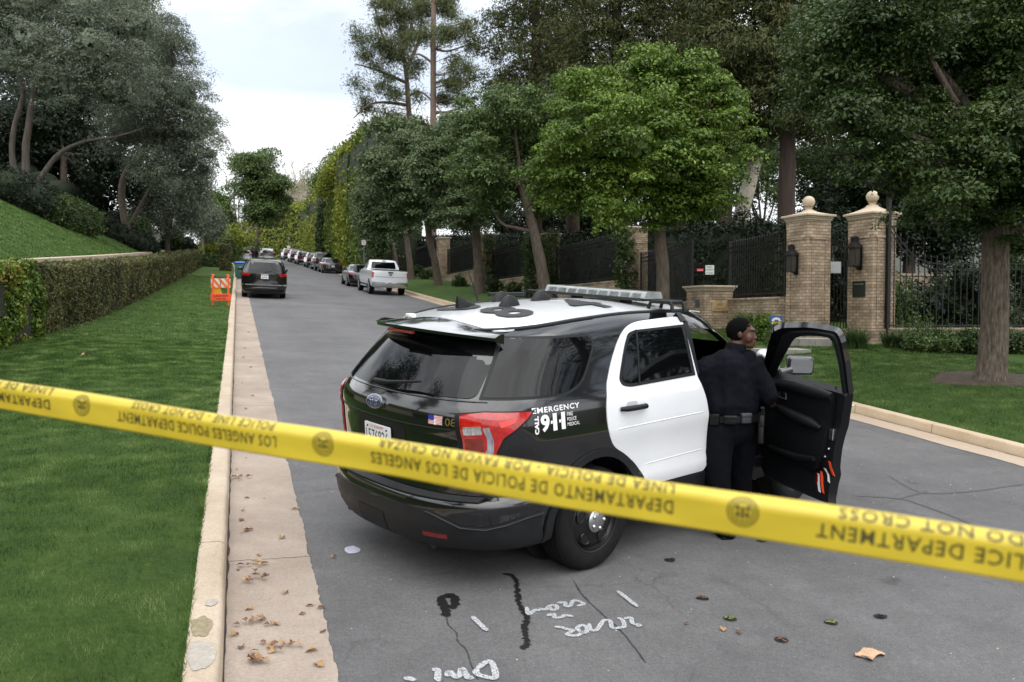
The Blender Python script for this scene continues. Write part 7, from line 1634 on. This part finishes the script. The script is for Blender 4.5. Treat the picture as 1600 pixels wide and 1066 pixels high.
# tall hedge up the right side in differently coloured stretches
def RB(t,s): x=t+float(bend(s)); return Vector((x,s,G(x,s)))
TH_=[('dark green first stretch of the tall hedge behind the far street trees',V_grn,(70,78),13.0,13.0),('mid green stretch of the tall hedge beside the no parking sign',V_hlim,(78,88),13.0,13.2),('yellow green stretch of the tall hedge above the dark saloon',V_yel,(88,97),13.0,12.6),('grey green stretch of the tall hedge above the black pickup',V_hlim,(97,107),12.4,10.4),('narrow dark stretch of the tall hedge',V_dark,(107,112),10.0,9.6),('bright yellow stretch at the far end of the tall hedge',V_yel,(112,131),9.2,7.4)]
for i,(lab,lf,(s0,s1),h0,h1) in enumerate(TH_):
    P_=[RB(11.0+.25*(i%2),s1),RB(11.0+.25*(i%2),(s0+s1)/2),RB(11.0+.25*(i%2),s0)]
    hedge('tall_hedge',lab,P_,h0,4,15000,.30,lf,C_dk,'tall hedge up the right side of the street',seed=20+i,wob=.5,hfun=(lambda h1,h0,T:(lambda u:h0+(h1-h0)*u/T+.35*math.sin(u*1.3)))(h0,h1,s1-s0),rnd=.8)
tree('dark_round_tree','dark green tree rising over the yellow end of the tall hedge',[(505,395),(505,340)],118,.4,.3,lobepx([(507,285,20),(520,265,20),(500,310,14),(540,250,24),(530,290,20),(490,325,10)],120,2,53),15000,.34,V_mid,K_br,seed=53,clump=.9)
tree('dark_round_tree','yellow green tree top above the tall hedge left of the pines',[(560,400),(560,300)],98,.4,.3,lobepx([(560,242,22),(590,225,20),(540,258,18),(620,215,20),(650,210,20),(575,260,20),(520,275,14),(505,292,12)],98,2,54),22000,.3,V_yel,K_br,seed=54,clump=.8)
tree('dark_round_tree','brownish clipped tree top below the two pines',[(650,400),(650,260)],92,.4,.3,lobepx([(655,205,18),(675,215,16),(630,215,14),(690,230,16),(700,200,14)],92,2,55),9000,.28,V_hedge,K_br,seed=55,clump=.7)
# hedge crossing at the end of the road
e0=at(500,404,172); e1=at(372,404,192)
hedge('far_hedge','yellow green hedge closing the far end of the street',[Vector((e1.x,e1.y,G(e1.x,e1.y))),Vector((e0.x,e0.y,G(e0.x,e0.y)))],8.5,4,15000,.42,V_yel,C_dk,seed=30,wob=.9,hfun=lambda u:8.5+5*u/33)
# dark planting right behind the iron fences
hp_=[pos(1205,25.5),pos(1085,29.5),pos(1000,33.5),pos(880,42),pos(770,53),pos(700,63),pos(650,72)]
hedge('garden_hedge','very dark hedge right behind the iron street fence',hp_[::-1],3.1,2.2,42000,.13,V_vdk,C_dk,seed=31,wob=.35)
# ivy on pillars
def bush(name,label,px,py,d,r,n,size,leaf,group=None,cat='shrub',seed=0,sq=.85,lobes=5,clump=.12,up=.35):
    c=at(px,py,d); zg=G(c.x,c.y); root=empty(name,(c.x,c.y,zg)); tag(root,label,cat,group)
    L_=fill_lobes((c.x,c.y,zg+r*sq*.85),(r,r,r*sq),lobes,seed,.62)
    leafcloud('foliage',L_,n,size,leaf,root,clump=clump,seed=seed,up=up)
    mb=MB(); 
    for k in range(4): a=k*1.6; limb(mb,[Vector((0,0,-.1)),Vector((.2*r*math.cos(a),.2*r*math.sin(a),r*.5)),Vector((.5*r*math.cos(a),.5*r*math.sin(a),r*.9))],.03,.01,k,5)
    mb.build('stems',K_br,root,recalc=False); return root
for i,(px,py,d,rr_,lf,lab) in enumerate(FAR_): bush('leafy_shrub',lab,px,py,d,rr_,4200,.2,(V_dark,V_yel)[lf] if i!=3 else V_yel,'shrubs round the far end of the bank',seed=170+i,sq=1.1,clump=.3)
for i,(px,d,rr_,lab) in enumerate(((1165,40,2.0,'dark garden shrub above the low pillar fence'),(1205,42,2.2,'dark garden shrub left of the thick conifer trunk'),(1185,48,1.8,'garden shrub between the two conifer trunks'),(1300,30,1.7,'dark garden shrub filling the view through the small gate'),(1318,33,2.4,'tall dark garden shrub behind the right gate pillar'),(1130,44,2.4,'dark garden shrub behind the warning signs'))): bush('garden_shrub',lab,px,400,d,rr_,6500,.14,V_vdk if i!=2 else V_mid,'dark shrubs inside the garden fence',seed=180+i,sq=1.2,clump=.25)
def ivy(label,px,d,pyt,w_,seed):
    p=pos(px,d); zt=zpx(px,pyt,d); root=empty('ivy',p); tag(root,label,'ivy'); L_=[]; z=p.z
    g=random.Random(seed)
    while z<zt: L_.append((Vector((p.x+g.uniform(-.12,.12),p.y+g.uniform(-.1,.1),z+.3)),(w_*g.uniform(.8,1.1),w_,.5))); z+=.5
    leafcloud('leaves',L_,7000,.09,V_dark,root,clump=.16,seed=seed,core=False); mb=MB(); limb(mb,[Vector((0,0,-.1)),Vector((.05,.03,(zt-p.z)*.5)),Vector((0,0,zt-p.z))],.05,.02,seed,6); mb.build('stem',K_br,root,recalc=False)
ivy('added dark ivy in place of shade on the pillar behind the leaning trunk',859,40.1,368,.48,63); ivy('added dark ivy in place of shade on the pillar behind the fourth trunk',762,50.1,369,.5,64)  # ivy added to darken both pillars, standing in for shade
ivy('dark ivy column climbing the brick fence pillar behind the light bar',977,31.2,372,.42,61); ivy('dark ivy climbing the shaded pillar left of the leaning trunk',829,40,372,.38,62)
# bank shrubs
GB='clipped shrubs on the left bank'
def ballbush(px,py,d,rpx,label,leaf=V_vdk,seed=0,sq=.95):
    c=at(px,py,d); r=rpx*d/FPX; z=G(c.x,c.y); root=empty('clipped_shrub',(c.x,c.y,z)); tag(root,label,'shrub',GB)
    cc=Vector((c.x,c.y,max(z+r*.6,c.z))); leafcloud('foliage',[(cc,(r,r,r*sq))],9000,.10*max(1,d/45),leaf,root,clump=.10,per=8,seed=seed,shell=(.93,1.0),inner=.05,up=.2)
    mb=MB(); mb.ball(tuple(cc-root.location),(r*.9,r*.9,r*.86),14); mb.tube([(0,0,-.2),(0,0,cc.z-z)],.08,6); mb.build('core',C_dk,root,smooth=60)
for i,(px,py,d,r,lab) in enumerate(((218,360,56,17,'largest round clipped ball shrub below the olives'),(270,374,66,16,'round clipped ball shrub with a sunlit rim, left of the pale silver olive'),(182,343,54,11,'small tall clipped ball shrub left of the largest ball'),(196,352,58,13,'clipped shrub squeezed between the small and the largest ball'),(258,386,64,9,'low flat clipped mound below the rimmed ball shrub'),(292,381,72,9,'small dark ball shrub at the end of the bank lawn'),(300,388,74,6,'smallest low mound at the end of the bank lawn'))):
    ballbush(px,py,d,r,lab,V_dark if i in (0,1,3) else V_vdk,seed=70+i)
def loosehedge(label,pts,r,seed,leaf=V_vdk,n=16000):
    P_=[hit(px,py) for px,py in pts]; root=empty('bank_shrubbery',P_[0]); tag(root,label,'shrub',GB); g=random.Random(seed); L_=[]
    for i in range(len(P_)-1):
        k=max(2,int((P_[i+1]-P_[i]).length/(r*1.0)))
        for j in range(k): q=P_[i].lerp(P_[i+1],j/k); q=q+Vector((q.x,q.y,0)).normalized()*r*.7; L_.append((Vector((q.x,q.y,G(q.x,q.y)+r*.45)),(r*g.uniform(.8,1.1),r,r*g.uniform(.75,1.0))))
    leafcloud('foliage',L_,n,.12,leaf,root,clump=.16,per=12,seed=seed,shell=(.85,1.03)); mb=MB()
    for c,rr in L_: mb.ball(tuple(c-root.location),(rr[0]*.82,rr[1]*.82,rr[2]*.8),8)
    mb.build('core',C_dk,root,smooth=60)
loosehedge('dark mounded shrubbery along the top of the bank lawn at the far left',[(-60,285),(0,312),(45,332),(80,348)],1.15,81); loosehedge('dark mounded shrubbery in the middle of the bank edge',[(85,350),(115,360),(142,368)],1.05,82,V_dark)
loosehedge('low dark clipped strip of shrubs running down to the ball shrubs',[(150,362),(185,378),(215,392),(235,398)],.8,83); loosehedge('upper dark ground planting under the olive trunks',[(-20,270),(40,295),(90,318),(150,335)],1.4,84,n=12000)
# shrubs, tufts and perennials along the right wall
GT='strappy tufts planted along the low wall'
def tuftmesh(seed,n=150,h=.55):
    g=np.random.default_rng(seed); V=[];F=[]
    for i in range(n):
        a=g.uniform(0,6.28); l=h*g.uniform(.6,1.15); w_=.011; o_=g.uniform(0,.10); lean=g.uniform(.15,.95); k=len(V); s_,c=math.sin(a),math.cos(a)
        for j in range(5):
            t=j/4; r_=o_+l*lean*t*t*.9+.02*t; z=l*(t-.35*lean*t*t*t*1.3); ww=w_*(1-t*.85)
            V+= [(c*r_-s_*ww,s_*r_+c*ww,z),(c*r_+s_*ww,s_*r_-c*ww,z)]
        F+=[(k+2*j,k+2*j+1,k+2*j+3,k+2*j+2) for j in range(4)]
    mb=MB(); mb.add(V,F); return mb.mesh('grass_tuft',recalc=False)
tm=[tuftmesh(i) for i in range(3)]
V_tuft=leafmat('tuft_green',[(.03,.06,.015),(.06,.11,.03),(.10,.16,.05)],rough=.5)
for me in tm: me.materials.append(V_tuft)
g=random.Random(8)
for i,(px,d,s_) in enumerate(((1334,19.6,1.25),(1346,19.4,1.1),(1402,19.9,1.0),(1418,19.7,1.15),(1434,20.0,1.2),(1452,19.7,1.35),(1468,19.9,1.3),(1486,19.6,1.2),(1502,19.9,1.1),(1385,20.0,.9),(1520,19.8,1.0),(1590,19.5,1.0),(1326,19.9,.9),(1611,19.4,1.1))):
    p=pos(px,d); o=bpy.data.objects.new('grass_tuft',tm[i%3]); COL.objects.link(o); o.location=p; o.scale=(s_,s_,s_*g.uniform(.9,1.1)); o.rotation_euler=(0,0,g.uniform(0,6.28)); tag(o,'green strappy grass tuft in the bed below the wide iron fence' if i not in (0,1,12) else 'green strappy grass tuft at the foot of the plaque pillar','plant',GT)
GG='leafy planting at the garden wall'
for i,(px,py,d,r,lf,lab) in enumerate(((1165,500,22.2,.42,V_mid,'leafy green shrub at the wall left of the yard sign'),(1192,505,21.2,.45,V_lime,'bright leafy shrub around the yard sign stake'),(1228,510,20.3,.36,V_mid,'low leafy shrub at the foot of the left gate pillar'),(1425,540,19.2,.30,V_mid,'low leafy ground plant in front of the tufts, left'),(1470,545,19.1,.32,V_mid,'low leafy ground plant in front of the tufts, middle'),(1510,548,19.0,.34,V_dark,'low leafy ground plant beside the big trunk, left of it'),(1590,545,19.2,.5,V_dark,'dark shrub right of the big trunk'),(560,440,54,.0,V_dark,''))):
    if r: bush('leafy_shrub',lab,px,py,d,r,3600,.075,lf,GG,seed=90+i,sq=.75)
for i,(px,d,r,lab) in enumerate(((655,66,.6,'low dark plant at the wall nearest the hedge'),(668,62,.5,'low plant at the wall left of the sunlit pillar'),(722,51,.5,'low plant at the brick wall between two trunks'),(770,45,.55,'low plant at the brick wall beside the fourth trunk'),(808,41,.5,'low plant at the brick wall left of the ivy'))):
    bush('leafy_shrub',lab,px,440,d,r,1800,.12,V_dark,GG,seed=110+i,sq=.7)
# garden behind the wide fence
gw0=pos(1392,27.5); gw1=pos(1530,29); wallrun('garden_terrace_wall',gw0,gw1,zpx(1450,432,28),.4,'sunlit stone terrace wall seen through the wide fence')
for i,(px,py,d,r,lf,lab) in enumerate(((1402,470,25,.9,V_mid,'garden shrub seen through the left end of the wide fence'),(1440,470,26,1.2,V_dark,'dark garden shrub seen through the fence, second from the left'),(1485,460,25.5,1.3,V_vdk,'very dark garden shrub in the middle of the wide fence'),(1530,460,26,1.4,V_dark,'garden shrub behind the fence left of the big trunk'),(1600,460,25.5,1.5,V_dark,'garden shrub behind the fence right of the big trunk'),(1300,440,29,1.5,V_vdk,'dark shrub seen through the small garden gate'),(1650,450,27,1.8,V_vdk,'dark garden shrub at the right picture edge'))):
    bush('garden_shrub',lab,px,py,d,r,5200,.11,lf,'garden shrubs behind the wide fence',seed=120+i,sq=1.0,clump=.18)
GD='garden trees behind the gate'
for i,(tx,d,L_,lf,lab,n) in enumerate(((1300,44,[(1290,300,40),(1330,260,45),(1270,250,35),(1310,350,30),(1350,320,34)],V_dark,'loose garden tree above the small gate',16000),(1420,34,[(1400,350,45),(1450,330,50),(1380,290,50),(1430,260,60),(1480,380,40),(1500,300,50)],V_vdk,'dark garden tree behind the fence and the big crown',22000),(1560,36,[(1540,330,50),(1600,300,60),(1640,380,60),(1580,390,40),(1520,250,60)],V_dark,'garden tree behind the big trunk',18000),(1185,60,[(1180,260,40),(1200,210,40),(1150,240,35),(1165,300,22),(1215,300,25)],V_mid,'distant garden tree between the two conifer trunks',12000),(1095,58,[(1080,330,50),(1120,290,40),(1030,330,50),(1060,370,40)],V_vdk,'dark garden tree behind the bright street tree',12000),(900,62,[(900,340,60),(840,340,50),(960,350,50),(790,350,40),(730,340,40)],V_vdk,'dark garden tree behind the leaning street tree',16000))):
    tree('garden_tree',lab,[(tx,470),(tx,420),(tx+6,370)],d,.3,.2,lobepx(L_,d,1.5,i+130),n,.22,lf,K_br,GD,seed=130+i,clump=.5)
pb=pos(1163,52); tree('pale_trunk_tree','pale leaning trunk standing in the garden between the conifers',[(1150,400),(1158,340),(1170,290),(1180,255)],52,.55,.4,lobepx([(1190,230,30),(1160,215,28)],52,1,140),5000,.25,V_mid,K_pale,GD,seed=140,clump=.6)
# a few trees behind the photographer (they only show in the paintwork)
for i,(x,y,s_,lab) in enumerate(((-13,16,1.35,'leafy bank tree left of the picture, nearest the clipped hedge'),(-18,24,1.5,'leafy bank tree left of the picture, higher up the bank'),(-12,6,1.25,'leafy bank tree level with the camera'),(-11,-6,1.2,'leafy tree behind the camera on the lawn side'),(20,2,1.3,'leafy tree right of the picture past the gate'),(25,9,1.4,'leafy garden tree right of the picture'),(14,-9,1.3,'leafy tree behind the camera on the gate side'))):
    z=G(x,y); root=empty('street_tree',(x,y,z)); tag(root,lab,'tree','trees behind the camera'); c=Vector((x,y,z+6.5)); L_=fill_lobes(c,(3.2*s_,3.2*s_,3*s_),9,i+150,.36)
    mb=MB(); limb(mb,[Vector((0,0,-.2)),Vector((.1,.1,2.5)),Vector((0,0,4.5))],.25,.16,i); branches(mb,Vector((0,0,4.5)),[(c_-root.location,r) for c_,r in L_],.1,i); mb.build('trunk',K_br,root,recalc=False,smooth=70)
    leafcloud('crown',L_,11000,.18,V_dark,root,clump=.6,seed=150+i,core=False,bump=.4)

# tall bare tree leaning over the photographer, mirrored in the rear glass
z=G(15.5,1.5); o=empty('bare_tree',(15.5,1.5,z)); tag(o,'tall nearly leafless tree right of the picture, beyond the right kerb','tree','trees behind the camera'); mb=MB(); gb=random.Random(12)
limb(mb,[Vector((0,0,-.2)),Vector((.2,-.1,3)),Vector((.6,-.4,6)),Vector((.8,-.6,9))],.26,.12,1,10,flare=.3)
def grow(p,d,l,r,k):
    e=p+d*l; m_=p.lerp(e,.5)+Vector((gb.gauss(0,.08),gb.gauss(0,.08),gb.gauss(0,.05)))*l; limb(mb,[p,m_,e],r,r*.5,k,4)
    if k<4:
        for _ in range(3 if k<3 else 4): grow(p.lerp(e,gb.uniform(.45,1)),(d+Vector((gb.gauss(0,.55),gb.gauss(0,.55),gb.gauss(.05,.35)))).normalized(),l*gb.uniform(.55,.8),r*.5,k+1)
for _ in range(9):
    a_=gb.uniform(0,6.28); grow(Vector((.5,-.3,gb.uniform(4,9))),Vector((math.cos(a_),math.sin(a_),gb.uniform(.3,1.1))).normalized(),gb.uniform(2.2,3.4),.09,0)
mb.build('limbs',K_br,o,recalc=False)
L_=[(Vector((15.5+gb.gauss(0,2.0),1.5+gb.gauss(0,2.0),z+gb.uniform(6,11.5))),(.8,.8,.5)) for _ in range(22)]
leafcloud('foliage',L_,6000,.12,V_dark,o,clump=.4,seed=200,core=False)
